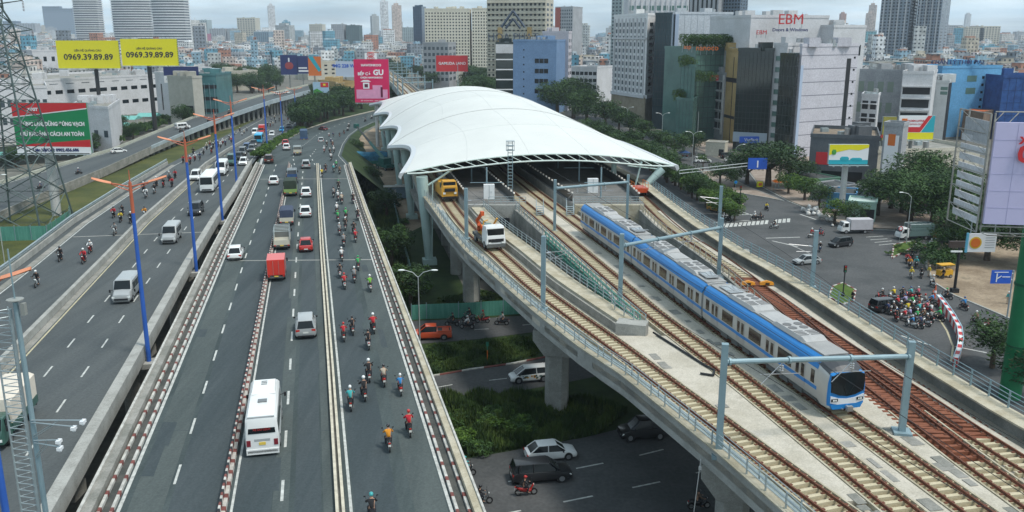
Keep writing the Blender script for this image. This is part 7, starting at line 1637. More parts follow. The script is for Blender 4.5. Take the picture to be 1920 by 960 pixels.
# scattered distant towers
tp=[]
for k,(w,d,h,hu) in enumerate(((26,20,70,.1),(20,20,95,.3),(40,18,60,.5),(24,24,50,.75),(18,16,110,.6),(50,20,45,.25))):
    b2=B(); b2.bb(-w/2,w/2,-d/2,d/2,0,h); b2.bb(-w*.3,w*.2,-d*.3,d*.3,h,h+5); b2.bb(-w/2-.6,w/2+.6,-d*.2,d*.2,0,h-3); b2.bb(-w*.15,w*.15,-d/2-.8,d/2+.8,0,h-2); b2.tube((0,0,h+5),(0,0,h+11),.4,n=5); tp.append(b2.mesh('high_rise',cm_o))
for k in range(90):
    y=rs.uniform(1700,4600); px=rs.uniform(-60,1980); x=(px-960)/FPX*(y*CT+9); j=rs.randrange(6)
    if 1020<px<1140 and y<2500: continue
    o=bpy.data.objects.new('high_rise',tp[j]); COL.objects.link(o); o.location=(x,y,0); o.rotation_euler[2]=rs.uniform(-.6,.6); o.scale=(1,1,rs.uniform(.55,1.0)); tag(o,['grey slab high-rise lost in the haze of the skyline','slim square high-rise lost in the haze of the skyline','wide slab block lost in the haze of the skyline','squat block lost in the haze of the skyline','needle-like tower lost in the haze of the skyline','long low slab lost in the haze of the skyline'][j],'high-rise','hazy high-rises along the skyline')
# ================================================= BILLBOARDS
def board(name,label,x0,x1,y0,y1,basepx,face,pole_r=.5,pole=None,ang=0.,th=.9,frame=steel,pole_m=None,polepx=None,Y=None):
    """board rectangle in px at depth of base; returns thing with origin at board centre bottom of pole"""
    bp=W(*basepx,0); Yb=Y or bp.y; a=WY(x0,y1,Yb-th); c=WY(x1,y0,Yb-th); w=c.x-a.x; z0,z1=a.z,c.z
    t=thing(name,label,'billboard',((a.x+c.x)/2,Yb,0),ang); t['h']=0; del t['h']
    b=B(); b.bb(-w/2,w/2,-th,-th+.25,z0,z1); obj('board_face',b,face,t)
    b=B()
    for k in range(int(w/2.2)+1): x=-w/2+.1+(w-.2)*k/max(1,int(w/2.2)); b.bb(x-.05,x+.05,-th+.26,0,z0,z1)
    for z in (z0,(z0+z1)/2,z1-.1): b.bb(-w/2,w/2,-.1,.05,z,z+.12)
    obj('back_frame',b,frame,t)
    px_=bp.x-(a.x+c.x)/2 if polepx is None else polepx
    b=B(); b.tube((px_,0.4,0),(px_,.4,z0+(z1-z0)*.7),pole_r,n=16); obj('column',b,pole_m or conc,t)
    b=B(); b.bb(-w/2,w/2,-th-.9,-th+.0,z0-.25,z0-.15)
    for k in range(int(w/1.6)): x=-w/2+.8+k*1.6; b.box((x,-th-.8,z0-.35),(.3,.25,.2))
    obj('catwalk',b,frame,t)
    return t,w,z0,z1,-th
def bt(t,s,size,m_,x,z,y,**k): return text(s,size,t,m_,(x,y-.03,z),(math.pi/2,0,0),ext=.015,**k)
dkm=M('lettering_black',(.02,.02,.03),.5,var=0)
for (x0,x1,y0,y1,bp,lab) in ((110,221,76,128,(190,226),'yellow billboard with dark phone number, left one of the pair'),(230,331,73,123,(291,247),'yellow billboard with dark phone number, right one of the pair')):
    t,w,z0,z1,y=board('billboard',lab,x0,x1,y0,y1,bp,yem,.8,pole_m=M('black_column',(.03,.03,.03),.6,var=0))
    h=z1-z0; bt(t,'0969.39.89.89',h*.30,dkm,0,z0+h*.40,y,bold=.07,xs=1.08); bt(t,'LIÊN HỆ QUẢNG CÁO',h*.10,dkm,0,z0+h*.64,y,bold=.02)
    b=B()
    for k in range(12): b.box((w/2+.1,y,z0+h*(k+.5)/12),(.25,.3,.2)); 
    for k in range(14): b.tube((-w/2+w*(k+.5)/14,y,z1),(-w/2+w*(k+.5)/14,y-1.0,z1+.8),.04,n=4)
    obj('lamp_brackets',b,dkm,t)
t,w,z0,z1,y=board('billboard','red and green road-safety billboard with white Vietnamese text beside the lattice pylon',33,161,193,287,(105,404),grm,.9,th=1.0,pole_m=M2('white_column',(.50,.50,.48),(.56,.56,.54),.3)); h=z1-z0
b=B(); yy=y-.02; b.add([(-w/2,yy,z1),(w/2,yy,z1),(w/2,yy,z1-h*.10),(-w/2,yy,z1-h*.27)],[(0,3,2,1)]); b.add([(-w/2,yy,z0+h*.14),(w/2,yy,z0+h*.12),(w/2,yy,z0+h*.27),(-w/2,yy,z0+h*.16)],[(0,1,2,3)]); obj('red_wedge',b,redm,t)
b=B(); b.add([(-w/2,yy-.01,z0),(w/2,yy-.01,z0),(w/2,yy-.01,z0+h*.12),(-w/2,yy-.01,z0+h*.14)],[(0,1,2,3)]); b.add([(-w/2,yy-.01,z1-h*.27),(w/2,yy-.01,z1-h*.10),(w/2,yy-.01,z1-h*.12),(-w/2,yy-.01,z1-h*.29)],[(0,3,2,1)]); obj('white_strip',b,wm,t)
bt(t,'ĐÚNG LÀN, DỪNG ĐÚNG VẠCH',h*.105,wm,.3,z0+h*.58,yy,bold=.05,xs=.82); bt(t,'GIỮ KHOẢNG CÁCH AN TOÀN',h*.105,wm,0,z0+h*.38,yy,bold=.05,xs=.85); bt(t,'Liên hệ/Call: 0902.456.686',h*.085,navm,.4,z0+h*.06,yy-.01,bold=.04)
b=B(); b.box((-w*.22,yy-.03,z1-h*.13),(w*.2,.04,h*.17)); obj('emblem_ring',b,redm,t); bt(t,'ATGT',h*.08,wm,-w*.22,z1-h*.13,yy-.05,bold=.05)
t,w,z0,z1,y=board('billboard','crimson pink upright billboard with white lettering HAWONKOO and a kitchen picture',666,728,111,192,(708,275),pkm,.55,th=1.0,pole_m=M2('white_column',(0,0,0),(0,0,0)),ang=0); h=z1-z0
bt(t,'HAWONKOO',h*.075,wm,0,z0+h*.86,y,bold=.03); bt(t,'BẾP CÓ',h*.09,wm,-w*.2,z0+h*.66,y,bold=.05); bt(t,'GU',h*.17,wm,w*.2,z0+h*.69,y,bold=.1); bt(t,'CHỌN HAWONKOO',h*.055,wm,0,z0+h*.575,y,bold=.03); bt(t,'BẾP THÔNG MINH · SANG TRỌNG',h*.035,wm,0,z0+h*.04,y)
palp=M('poster_pale_pink',(.68,.30,.45),.5,var=.1,scale=.8); b=B(); b.bb(-w*.45,w*.45,y-.04,y,z0+h*.09,z0+h*.30); b.bb(w*.02,w*.3,y-.05,y,z0+h*.28,z0+h*.40); obj('printed_worktop',b,palp,t)
b=B(); b.bb(-w*.25,-w*.07,y-.06,y,z0+h*.32,z0+h*.46); b.loft([[(-w*.33,y-.05,z0+h*.48),(-w*.01,y-.05,z0+h*.48),(-w*.1,y-.05,z0+h*.52),(-w*.24,y-.05,z0+h*.52)],[(-w*.33,y,z0+h*.48),(-w*.01,y,z0+h*.48),(-w*.1,y,z0+h*.52),(-w*.24,y,z0+h*.52)]]); obj('printed_oven',b,wm,t)
b=B(); b.bb(-w*.21,-w*.11,y-.08,y,z0+h*.35,z0+h*.43); b.bb(w*.25,w*.31,y-.08,y,z0+h*.12,z0+h*.36); obj('printed_dark_figure',b,M('poster_maroon',(.12,.01,.04),.5,var=0),t)
b=B(); b.bb(-w*.17,w*.17,y,y+.3,z1,z1+h*.14); cr_=obj('crest_panel',b,wm,t); b=B()
for zz in (z1+h*.02,z1+h*.11):
    for r0 in (.5,1.0): b.ptube([(r0*w*.1*math.cos(math.pi*2*k/14),y-.05,zz+r0*h*.045*math.sin(math.pi*2*k/14)) for k in range(15)],.09,4)
obj('crest_rings',b,redm,cr_)
t,w,z0,z1,y=board('billboard','red billboard with white lettering GAMUDA LAND above the white roof',818,877,104,134,(874,178),redm,.4); bt(t,'GAMUDA',(z1-z0)*.24,wm,-w*.17,(z0+z1)/2,y,bold=.05); bt(t,'LAND',(z1-z0)*.24,wm,w*.28,(z0+z1)/2,y,bold=.02)
for (x0,x1,y0,y1,bp,fm,lab,ss) in ((527,557,103,140,(545,178),navm,'dark navy billboard with a reddish emblem above the bend of the ramp',None),(558,579,105,138,(570,178),navm,'dark navy billboard with white lines, right of the emblem one',None),(579,601,106,142,(592,182),orm,'orange billboard with a blue diagonal ribbon',None),(630,668,115,144,(650,185),M('hoarding_pale_blue',(.48,.54,.64),.6,var=.03),'pale blue-white hoarding with short navy text left of the crimson board','IMG 228 WW'),(588,616,154,184,(600,205),M('poster_sky',(.35,.50,.62),.6,var=.1),'small poster board with a red star flag and green hills',None)):
    t,w,z0,z1,y=board('billboard',lab,x0,x1,y0,y1,bp,fm,.35); h=z1-z0
    if ss: bt(t,ss,h*.3,blm,0,z0+h*.7,y,bold=.1)
    if 'emblem' in lab and 'navy' in lab and 'right' not in lab: b=B(); b.ball((0,y-.02,z0+h*.45),(w*.25,.1,h*.2),0,10,6); obj('red_emblem',b,M('dull_red_print',(.30,.05,.05),.6,var=0),t); b=B(); b.bb(-w*.04,w*.04,y-.05,y,z0+h*.65,z0+h*.85); obj('white_mark',b,wm,t)
    if 'white lines' in lab: b=B(); b.bb(-w*.4,w*.4,y-.05,y,z0+h*.1,z0+h*.2); b.bb(-w*.4,w*.3,y-.05,y,z0+h*.28,z0+h*.36); obj('white_lines',b,wm,t)
    if 'orange' in lab: b=B(); b.add([(-w*.5,y-.04,z1),(-w*.1,y-.04,z1),(w*.5,y-.04,z0+h*.3),(w*.3,y-.04,z0+h*.2)],[(0,3,2,1)]); obj('blue_ribbon',b,tlm,t)
    if 'flag' in lab:
        b=B(); b.bb(-w*.02,w*.48,y-.05,y,z0+h*.68,z0+h*.98); f_=obj('printed_flag',b,redm,t); b=B(); b.bb(w*.15,w*.3,y-.08,y,z0+h*.78,z0+h*.9); obj('yellow_star',b,yem,f_)
        b=B(); b.add([(-w*.48,y-.05,z0+h*.15),(w*.4,y-.05,z0+h*.15),(w*.0,y-.05,z0+h*.45),(-w*.25,y-.05,z0+h*.6),(-w*.48,y-.05,z0+h*.5)],[(0,1,2,3,4)]); obj('printed_hills',b,M('print_green',(.06,.30,.05),.6,var=0),t); b=B(); b.bb(-w*.48,w*.4,y-.06,y,z0+h*.03,z0+h*.14); obj('orange_strip',b,orm,t)
t,w,z0,z1,y=board('billboard','yellow and teal billboard on a tall white column behind the rubbish heap',1553,1630,271,308,(1578,402),wm,.6,th=.9,pole_m=M2('white_column',(0,0,0),(0,0,0))); h=z1-z0
b=B(); b.add([(-w/2,y-.03,z1),(-w/2,y-.03,z0+h*.45),(-w*.3,y-.03,z0+h*.62),(0,y-.03,z0+h*.75),(w*.25,y-.03,z0+h*.7),(w*.5,y-.03,z0+h*.85),(w/2,y-.03,z1)],[tuple(range(7))]); obj('yellow_print',b,yem,t); b=B(); b.bb(-w/2,w/2,y-.035,y,z0,z0+h*.22); b.ball((-w*.1,y-.03,z0+h*.28),(w*.12,.06,h*.14),0,10,5); b.ball((w*.2,y-.03,z0+h*.25),(w*.16,.05,h*.1),0,10,5); obj('teal_print',b,tlm,t); b=B(); b.ball((-w*.38,y-.05,z0+h*.62),(w*.06,.06,h*.16),0,8,5); obj('green_print',b,M('print_green',(0,0,0)),t)
t,w,z0,z1,y=board('billboard','red white and yellow property billboard above the cream wall',1682,1754,217,261,(1700,345),wm,.4); h=z1-z0
b=B(); b.bb(-w/2,w/2,y-.03,y,z0,z0+h*.28); obj('yellow_print',b,yem,t); b=B(); b.bb(-w/2,w*.12,y-.04,y,z0+h*.30,z0+h*.52); b.add([(w*.0,y-.05,z0+h*.3),(w*.12,y-.05,z0+h*.3),(w*.42,y-.05,z1),(w*.3,y-.05,z1)],[(0,1,2,3)]); obj('red_print',b,redm,t); b=B(); b.add([(w*.14,y-.04,z0+h*.3),(w*.5,y-.04,z0+h*.3),(w*.5,y-.04,z1),(w*.43,y-.04,z1)],[(0,1,2,3)]); obj('blue_print',b,tlm,t)
b=B(); b.bb(-w*.42,-w*.27,y-.06,y,z0+h*.62,z0+h*.88); obj('orange_emblem',b,orm,t); bt(t,'GOLDEN LOTUS',h*.11,redm,-w*.06,z0+h*.78,y,bold=.02); bt(t,'CONVENTION CENTER',h*.08,redm,-w*.06,z0+h*.64,y)
t,w,z0,z1,y=board('billboard','olive gold board with dark red lettering left of the property billboard',1653,1682,219,262,(1668,345),M('olive_gold',(.30,.27,.05),.6,var=.2,scale=.6),.3); bt(t,'GOLDEN LOTUS',(z1-z0)*.17,redm,0,z0+(z1-z0)*.15,y,bold=.06,xs=.55)
# ---- big LED board on the green column
cb_=W(1893,745,0); t=thing('led_billboard','huge lavender LED billboard on a thick green column at the right edge','billboard',(cb_.x,cb_.y,0)); X0,Y0=cb_.x,cb_.y
b=B(); b.tube((0,0,0),(0,0,19),1.02,n=28); obj('green_column',b,M('green_column_paint',(.012,.17,.065),.5,var=.12,scale=.7),t,smooth=True)
b=B(); b.tube((0,0,11.9),(0,0,12.15),1.1,n=28); b.tube((0,0,5.6),(0,0,5.75),1.08,n=28); obj('flange',b,M('green_flange',(.008,.09,.04),.6,var=0),t)
fa=Vector((43.3-X0,79.2-Y0,0)); fb=Vector((59.5-X0,76.5-Y0,0)); pf=Vector((X0,Y0,0))+fa; zb,zt_=ZT(pf,419),ZT(pf,229); zbr,ztr=zb-.0,zt_
d_=(fb-fa).normalized(); an=math.atan2(d_.y,d_.x); md=(fa+fb)/2
b=B(); b.box((md.x,md.y,(zb+zt_)/2),((fb-fa).length,.35,zt_-zb),an); obj('led_screen',b,lvm,t)
b=B()
for k in range(1,9): p=fa.lerp(fb,k/9)+Vector((0,-.185,0)); b.box((p.x,p.y,(zb+zt_)/2),(.03,.02,zt_-zb),an)
for k in range(1,6): z=lerp(zb,zt_,k/6); b.box((md.x,md.y-.185,z),((fb-fa).length,.02,.03),an)
obj('panel_seams',b,M('led_seam',(.40,.38,.55),.6,var=0),t)
def edge_x(px,z): 
    return (px-960)/FPX*((Y0+fa.y)*CT+(HC-z)*ST)-X0
p=lerp(fa.x,fb.x,0)
zx=ZT(pf,262); text('XIN LIÊN HỆ',.85,t,redm,(edge_x(1904,zx),fa.y-.45-(edge_x(1904,zx)-fa.x)*.17,zx),(math.pi/2,0,an),ext=.02,align='LEFT',bold=.05)
zx=ZT(pf,288); text('0906.389.899',2.0,t,redm,(edge_x(1900,zx),fa.y-.45-(edge_x(1900,zx)-fa.x)*.17,zx),(math.pi/2,0,an),ext=.02,align='LEFT',bold=.10)
b=B(); bk=fa+Vector((.7,6.2,0))
for q in (fa+Vector((-.35,.3,0)),bk+Vector((-.9,0,0)),fa+Vector((.5,1.2,0)),bk): b.tube((q.x,q.y,zb-.9),(q.x,q.y,zt_+.7),.09,n=6)
for k in range(7):
    z=lerp(zb-.9,zt_+.7,k/6); b.tube((fa.x-.35,fa.y+.3,z),(bk.x-.9,bk.y,z),.05,n=5)
    if k<6: z2=lerp(zb-.9,zt_+.7,(k+1)/6); b.tube((fa.x-.35,fa.y+.3,z),(bk.x-.9,bk.y,z2),.035,n=4)
for z in (zb-.9,zb-.3): b.tube((fa.x,fa.y+.2,z),(fb.x,fb.y+.2,z),.07,n=5); b.tube((fa.x,fa.y-1.,zb-.9),(fb.x,fb.y-1,zb-.9),.05,n=5)
for k in range(14): q=fa.lerp(fb,k/13); b.tube((q.x,q.y+.2,zb-.9),(q.x,q.y+.2,zb-.3),.04,n=4); b.tube((q.x,q.y+.2,zb-.9),(q.x,q.y-1,zb-.9),.04,n=4); b.tube((q.x,q.y+.3,zt_),(q.x+.9,q.y+.5,zt_+.9),.05,n=4)
b.tube((fa.x,fa.y+.3,zt_+.9),(fb.x,fb.y+.3,zt_+.9),.06,n=5)
obj('steel_frame',b,M('rusty_frame',(.30,.29,.26),.6,.2,var=.3,scale=2),t)
for k in range(9):
    z=lerp(zb-.2,zt_-2.2,k/8.); b=B(); q0=fa+Vector((-.1,.7,0)); q1=bk+Vector((-.6,-.3,0)); m0=(q0+q1)/2; b.box((m0.x,m0.y,z+.3),((q1-q0).length,.08,.62),math.atan2((q1-q0).y,(q1-q0).x)); obj('side_slat',b,wht,t)
b=B(); m0=(fa+bk)/2; b.box((m0.x-.4,m0.y,zt_-1.0),((bk-fa).length*.9,.08,2.0),math.atan2((bk-fa).y,(bk-fa).x)); obj('side_panel',b,gry,t)
t=thing('direction_board','white board with an orange sun emblem hanging under the LED billboard','sign',(W(1840,560,0).x,0,0)); Yq=86; pc=WY(1840,455,Yq); t.location=(pc.x,Yq,pc.z)
b=B(); b.bb(-1.45,1.45,-.06,.06,-.95,.95); obj('board_face',b,wm,t); b=B(); b.bb(-1.55,-1.35,-.09,.09,-1,1); obj('blue_edge',b,M('edge_blue',(.12,.40,.55),.5,var=0),t)
b=B(); b.tube((-.62,-.07,0),(-.62,-.09,0),.62,n=20); e_=obj('sun_emblem',b,M('emblem_yellow',(.62,.42,.03),.5,var=0),t); b=B(); b.tube((-.62,-.09,0),(-.62,-.11,0),.48,n=20); obj('sun_disc',b,orm,e_)
b=B()
for k in range(5): b.bb(.35,1.3,-.08,-.06,.5-k*.25,.56-k*.25)
obj('text_lines',b,M('print_grey',(.35,.35,.36),.6,var=0),t); b=B(); b.tube((-1.2,0,.95),(-1.2,0,2.6),.05,n=5); b.tube((1.2,0,.95),(1.2,0,2.6),.05,n=5); obj('hanger',b,steel,t)
t=thing('road_sign','blue road sign with a white branching arrow beside the green column','road sign',(0,0,0)); Yq=104; pc=WY(1877,519,Yq); t.location=(pc.x,Yq,0)
b=B(); b.bb(-1.25,1.25,-.06,.0,pc.z-.85,pc.z+.85); obj('sign_face',b,blm,t); b=B(); b.bb(-.62,-.48,-.09,-.06,pc.z-.65,pc.z+.45); b.add([(-.5,-.09,pc.z-.3),(-.5,-.09,pc.z-.1),(0,-.09,pc.z+.2),(0,-.09,pc.z+.05)],[(0,3,2,1)]); b.bb(.1,1.1,-.09,-.06,pc.z-.05,pc.z+.05); b.bb(-.9,.8,-.09,-.06,pc.z+.55,pc.z+.64); obj('arrow_marks',b,wm,t); b=B(); b.tube((1.5,0.1,0),(1.5,.1,pc.z+.8),.1,n=8); b.tube((1.5,0.05,pc.z+.4),(.9,.05,pc.z+.4),.05,n=5); b.tube((1.5,0.05,pc.z-.4),(.9,.05,pc.z-.4),.05,n=5); obj('post',b,steel,t)
# ================================================= LAMPS, MASTS, PYLON
bluep=M('lamp_post_blue',(.03,.11,.42),.45,.1,var=.15,scale=.4); orp=M('lamp_arm_orange',(.46,.12,.06),.45,.1,var=.1); salm=M('lamp_head_salmon',(.60,.24,.13),.5,var=.1)
def blue_lamp(label,x,y,z=8.4,h=15.7,ang=.2,both=True):
    t=thing('street_lamp',label,'street lamp',(x,y,z),ang)
    b=B(); b.tube((0,0,0),(0,0,h-2.6),.20,.15,n=12); obj('pole',b,bluep,t); b=B(); b.tube((0,0,h-2.6),(0,0,h),.15,.13,n=10); b.tube((0,0,h),(0,0,h+1.0),.05,.03,n=6); obj('pole_top',b,orp,t)
    b=B(); b.loft([[(-.6,-.8,-.45),(1.0,-.8,-.45),(1.0,.8,-.45),(-.6,.8,-.45)],[(-1.4,-.8,0),(1.0,-.8,0),(1.0,.8,0),(-1.4,.8,0)]]); obj('pedestal',b,conc,t)
    for s in (-1,1):
        b=B(); b.ptube([(0,0,h-.4),(s*.8,0,h-.2),(s*1.5,0,h-.05)],.06,6); b.ptube([(0,0,h-.75),(s*.8,0,h-.45),(s*1.5,0,h-.1)],.04,5); obj('arm',b,orp,t)
        b=B(); secs=[]
        for k in range(7):
            u=k/6; x_=s*(1.45+1.45*u); w=.10+.25*math.sin(math.pi*min(1,u*.9+.1)); z_=h-.05+.42*u; secs.append([(x_,-w,z_),(x_,0,z_+.13),(x_,w,z_),(x_,0,z_-.09)])
        b.loft(secs); obj('lamp_head',b,salm,t,smooth=True)
    return t
for k,(x,y) in enumerate(((-27.1,42.3),(-31.5,71.8),(-37.7,101.5),(-44.0,131.),(-50.8,160.7))):
    blue_lamp(['blue lamp post with orange arms at the far left edge, pole cut by the bottom','nearest full blue lamp post with orange double arms','second blue lamp post, beside the black car','third blue lamp post, right of the white bus','fourth blue lamp post by the start of the planted wedge'][k],x,y)
for k,(px,py) in enumerate(((501,276),(530,257),(556,240))):
    p=R(px,py); blue_lamp(['fifth blue lamp post in the planted wedge','sixth blue lamp post at the top of the planted wedge','last blue lamp post near the wooded median'][k],p.x,p.y,p.z,15)
for k,(px,py,z) in enumerate(()):
    p=W(px,py,z)
    t=blue_lamp(['orange-armed lamp on the outer side of the ramp, nearest','orange-armed lamp on the ramp above its tallest columns','orange-armed lamp on the ramp bend'][k],p.x,p.y,z,11)
greyp=M('lamp_pole_grey',(.42,.45,.44),.45,.3,var=0)
def grey_lamp(label,px,py,h,arms=(1,),ang=0,z=0.,r=.09):
    p=W(px,py,z); t=thing('street_lamp',label,'street lamp',p,ang); b=B(); b.tube((0,0,0),(0,0,h),r,r*.6,n=8); obj('pole',b,greyp,t)
    for s in arms:
        b=B(); b.ptube([(0,0,h-.1),(s*.6,0,h+.5),(s*1.5,0,h+.75)],.045,5); obj('arm',b,greyp,t); b=B(); b.ball((s*1.85,0,h+.75),(.42,.16,.10),0,8,5); obj('lamp_head',b,lampw,t)
    return t
grey_lamp('thin grey lamp with two white heads beside the flyover, over the lower street',788,668,9.5,(1,-1)); grey_lamp('grey street lamp behind the caged truck at the islet',1699,458,8.5,(-1,)); grey_lamp('double grey lamp among the avenue trees before the parked cars',1297,322,10,(1,-1)); grey_lamp('grey lamp between the two avenue trees',1376,345,9,(1,)); grey_lamp('double grey lamp in front of the glass tower entrance',1240,282,11,(1,-1)); grey_lamp('double grey lamp below the classical tower',1175,258,10,(1,-1)); grey_lamp('small grey lamp under the big right trees',1706,405,7,(-1,)); grey_lamp('thin grey mast left of the parked cars',1306,290,13,()); grey_lamp('thin pole at the left edge in front of the green fence',10,500,14,(1,)) 
for k,(px,py) in enumerate(((1128,240),(1098,232),(600,205),(640,200),(512,150),(560,150))): grey_lamp(['grey lamp in the tree belt right of the station roof','grey lamp farther up the tree belt','grey lamp at the left end of the wooded median','grey lamp rising from the wooded median','grey mast behind the ramp bend','grey mast right of the ramp bend'][k],px,py,11,(1,-1))
# gantry with blue sign on avenue
p=W(1305,376,0); q=W(1460,352,0); t=thing('sign_gantry','grey overhead gantry carrying a blue sign across the avenue','gantry'); b=B()
b.tube((q.x,q.y,0),(q.x,q.y,6.6),.16,n=8); 
for z in (6.0,6.7): b.ptube([(p.x-4,p.y,z),(q.x-1,q.y,z),(q.x,q.y,z-.6)],.10,6)
for k in range(9): f=k/8; b.tube((lerp(p.x-4,q.x-1,f),lerp(p.y,q.y,f),6.0),(lerp(p.x-4,q.x-1,f),lerp(p.y,q.y,f),6.7),.05,n=4)
obj('gantry_frame',b,greyp,t); c=p.lerp(q,.70); b=B(); b.bb(c.x-2.2,c.x+2.2,c.y-.45,c.y-.3,5.3,7.9); s_=obj('sign_face',b,blm,t); b=B(); b.bb(c.x-.15,c.x+.15,c.y-.5,c.y-.46,5.7,7.3); obj('arrow_mark',b,wm,s_)
# near ladder mast with cameras
t=thing('camera_mast','galvanised ladder mast with traffic cameras rising at the lower left corner','camera mast')
p0=WY(92,960,34); p1=WY(22,566,34); dz=(p1-p0); bpt=p0-dz*(p0.z-8.6)/dz.z*1.0
bpt=Vector((p0.x,34,8.6)); tp_=Vector((lerp(p0.x,p1.x,.5)+0,34,p1.z)); xm=(p0.x+p1.x)/2; 
b=B(); b.tube((xm,34,0),(xm,34,p1.z),.13,.10,n=10); b.tube((xm,34,p1.z),(xm,34,p1.z+2.2),.035,n=6); obj('main_pole',b,steel_b,t)
b=B(); b.tube((xm-1.15,34.2,0),(xm-1.15,34.2,p1.z-.4),.045,n=6); b.tube((xm-.25,34.0,0),(xm-.25,34.,p1.z-.3),.06,n=6); b.tube((xm-.7,34.6,0),(xm-.7,34.6,p1.z-.4),.03,n=5); obj('side_rail',b,steel,t)
for k in range(60):
    z=p1.z-.5-k*.32
    if z<1: break
    b=B(); b.tube((xm-1.15,34.2,z),(xm-.2,34.,z),.024,n=5); b.tube((xm-1.15,34.2,z),(xm-.7,34.6,z),.018,n=4); b.tube((xm-.7,34.6,z),(xm-.2,34.,z),.018,n=4); obj('rung',b,steel,t)
camw=M('camera_white',(.72,.74,.75),.4,var=0)
for (px,py,px2,py2) in ((85,788,155,788),(80,792,138,800),(90,826,110,825),(90,830,112,838)):
    a=WY(px,py,33.9); a.x=xm; c=WY(px2,py2,33.4); b=B(); b.tube(a,c,.03,n=6); b.tube(a-Vector((0,0,.7)),a.lerp(c,.55),.02,n=5); ar=obj('camera_arm',b,steel,t); b=B(); b.box((c.x,c.y,c.z-.06),(.16,.28,.13)); b.ball((c.x,c.y,c.z-.15),.08,0,10,6); obj('camera',b,camw,t)
b=B(); b.ball((xm,34,p1.z+.1),(.35,.35,.06),0,10,5); b.box((xm+.3,34,p1.z-.3),(.16,.2,.5)); obj('head_bracket',b,M('head_bracket_grey',(.25,.26,.24),.5,var=0),t)
# lattice pylon
pc=W(48,432,0); t=thing('power_pylon','tall steel lattice power pylon at the left edge, inside a green fence','pylon',(pc.x,pc.y,0)); lat=M('pylon_steel',(.09,.125,.12),.6,.3,var=.2)
def half(z): return 5.6*(1-z/46.)+.75 if z<40 else .9
lv=[0,6.5,12,16.5,20.5,24,27,30,32.5,35,37.5,40,42.5,45]
for sx in (-1,1):
    for sy in (-1,1): b=B(); b.ptube([(sx*half(z),sy*half(z),z) for z in lv],.18,5); obj('leg',b,lat,t)
b=B()
for a,c in zip(lv[:-1],lv[1:]):
    h0,h1=half(a),half(c); m_=(a+c)/2; hm=half(m_)
    C0=[(-h0,-h0,a),(h0,-h0,a),(h0,h0,a),(-h0,h0,a)]; C1=[(-h1,-h1,c),(h1,-h1,c),(h1,h1,c),(-h1,h1,c)]
    for i in range(4):
        j=(i+1)%4; b.tube(C0[i],C1[j],.10,n=4); b.tube(C0[j],C1[i],.10,n=4); b.tube(C1[i],C1[j],.06,n=4)
        if a<20:
            mi=tuple((C0[i][q]+C0[j][q])/2 for q in range(3)); b.tube(mi,tuple((C0[i][q]+C1[i][q])/2 for q in range(3)),.05,n=4); b.tube(mi,tuple((C0[j][q]+C1[j][q])/2 for q in range(3)),.05,n=4); b.tube(C0[i],C0[j],.06,n=4)
obj('lattice_bracing',b,lat,t)
for z in (31,36,41):
    for s in (-1,1):
        b=B(); b.tube((s*half(z),0,z),(s*(half(z)+4.2),0,z+.6),.08,n=4); b.tube((s*half(z),0,z+1.8),(s*(half(z)+4.2),0,z+.6),.07,n=4); b.tube((s*half(z),-half(z),z),(s*(half(z)+4.2),0,z+.6),.06,n=4); obj('crossarm',b,lat,t)
        b=B()
        for k in range(7): b.tube((s*(half(z)+4.2),0,z+.4-k*.25),(s*(half(z)+4.2),0,z+.28-k*.25),.16,n=8)
        obj('insulator',b,M('insulator_brown',(.10,.06,.05),.3,var=0),t)
def sheetfence(pix,h,label,m_,z=0.,cat='fence',name='site_fence'):
    P=[W(x,y,z) for x,y in pix]; t=thing(name,label,cat); b=B()
    for a,c in zip(P[:-1],P[1:]): d,n,L=face_pts(a,c); m0=(a+c)/2; b.box((m0.x,m0.y,z+h/2),(L,.06,h),math.atan2(d.y,d.x))
    obj('sheet_panel',b,m_,t)
    for a,c in zip(P[:-1],P[1:]):
        n=max(1,int((c-a).length/2.4))
        for k in range(n): q=a.lerp(c,k/n); b=B(); b.box((q.x,q.y,z+h/2+.1),(.1,.14,h+.2)); obj('post',b,steel_b,t)
    return t
gsh=M2('green_corrugated_sheet',(.06,.22,.17),(.10,.30,.23),.5,.6,c3=(.16,.34,.28),stretch=(6,6,.4,0))
sheetfence([(-60,458),(0,452),(90,450),(132,420),(133,400)],2.6,'green corrugated fence round the foot of the lattice pylon',gsh)
sheetfence([(772,600),(800,598),(860,596),(985,588),(1010,586)],2.0,'green site fence behind the motorbikes on the lower street',gsh)
sheetfence([(738,385),(752,450),(768,510),(776,545)],1.8,'narrow pale green fence running beside the station columns',M2('pale_green_sheet',(.16,.30,.25),(.22,.38,.32),.5,.6))
# ================================================= WATER-FILLED BARRIER, SIGNALS, SMALL THINGS
t=thing('barrier_wall','long curved red and white barrier wall with pale blue top rail at the junction','barrier'); P=resample([W(x,y,.04) for x,y in ((1757,566),(1768,580),(1785,605),(1797,628),(1800,650),(1797,668),(1790,688))],step=.9); Lp=[];Rp=[]
for i,p in enumerate(P):
    tt=(P[min(i+1,len(P)-1)]-P[max(i-1,0)]).normalized(); n=Vector((-tt.y,tt.x,0))*.3; Lp.append(p+n); Rp.append(p-n)
rb_=Rib(Lp,Rp); b=B(); rb_.wall(b,.1,.9,0,1.05,alt=[0,1],step=1.25); obj('painted_blocks',b,[M('barrier_white',(.68,.68,.66),.5,var=.1),M('barrier_red',(.50,.03,.03),.5,var=.1)],t); b=B(); rb_.wall(b,.9,1.0,1.05,1.18); rb_.wall(b,0,.1,1.05,1.18); obj('top_rail',b,M('barrier_pale_blue',(.35,.52,.60),.5,var=0),t)
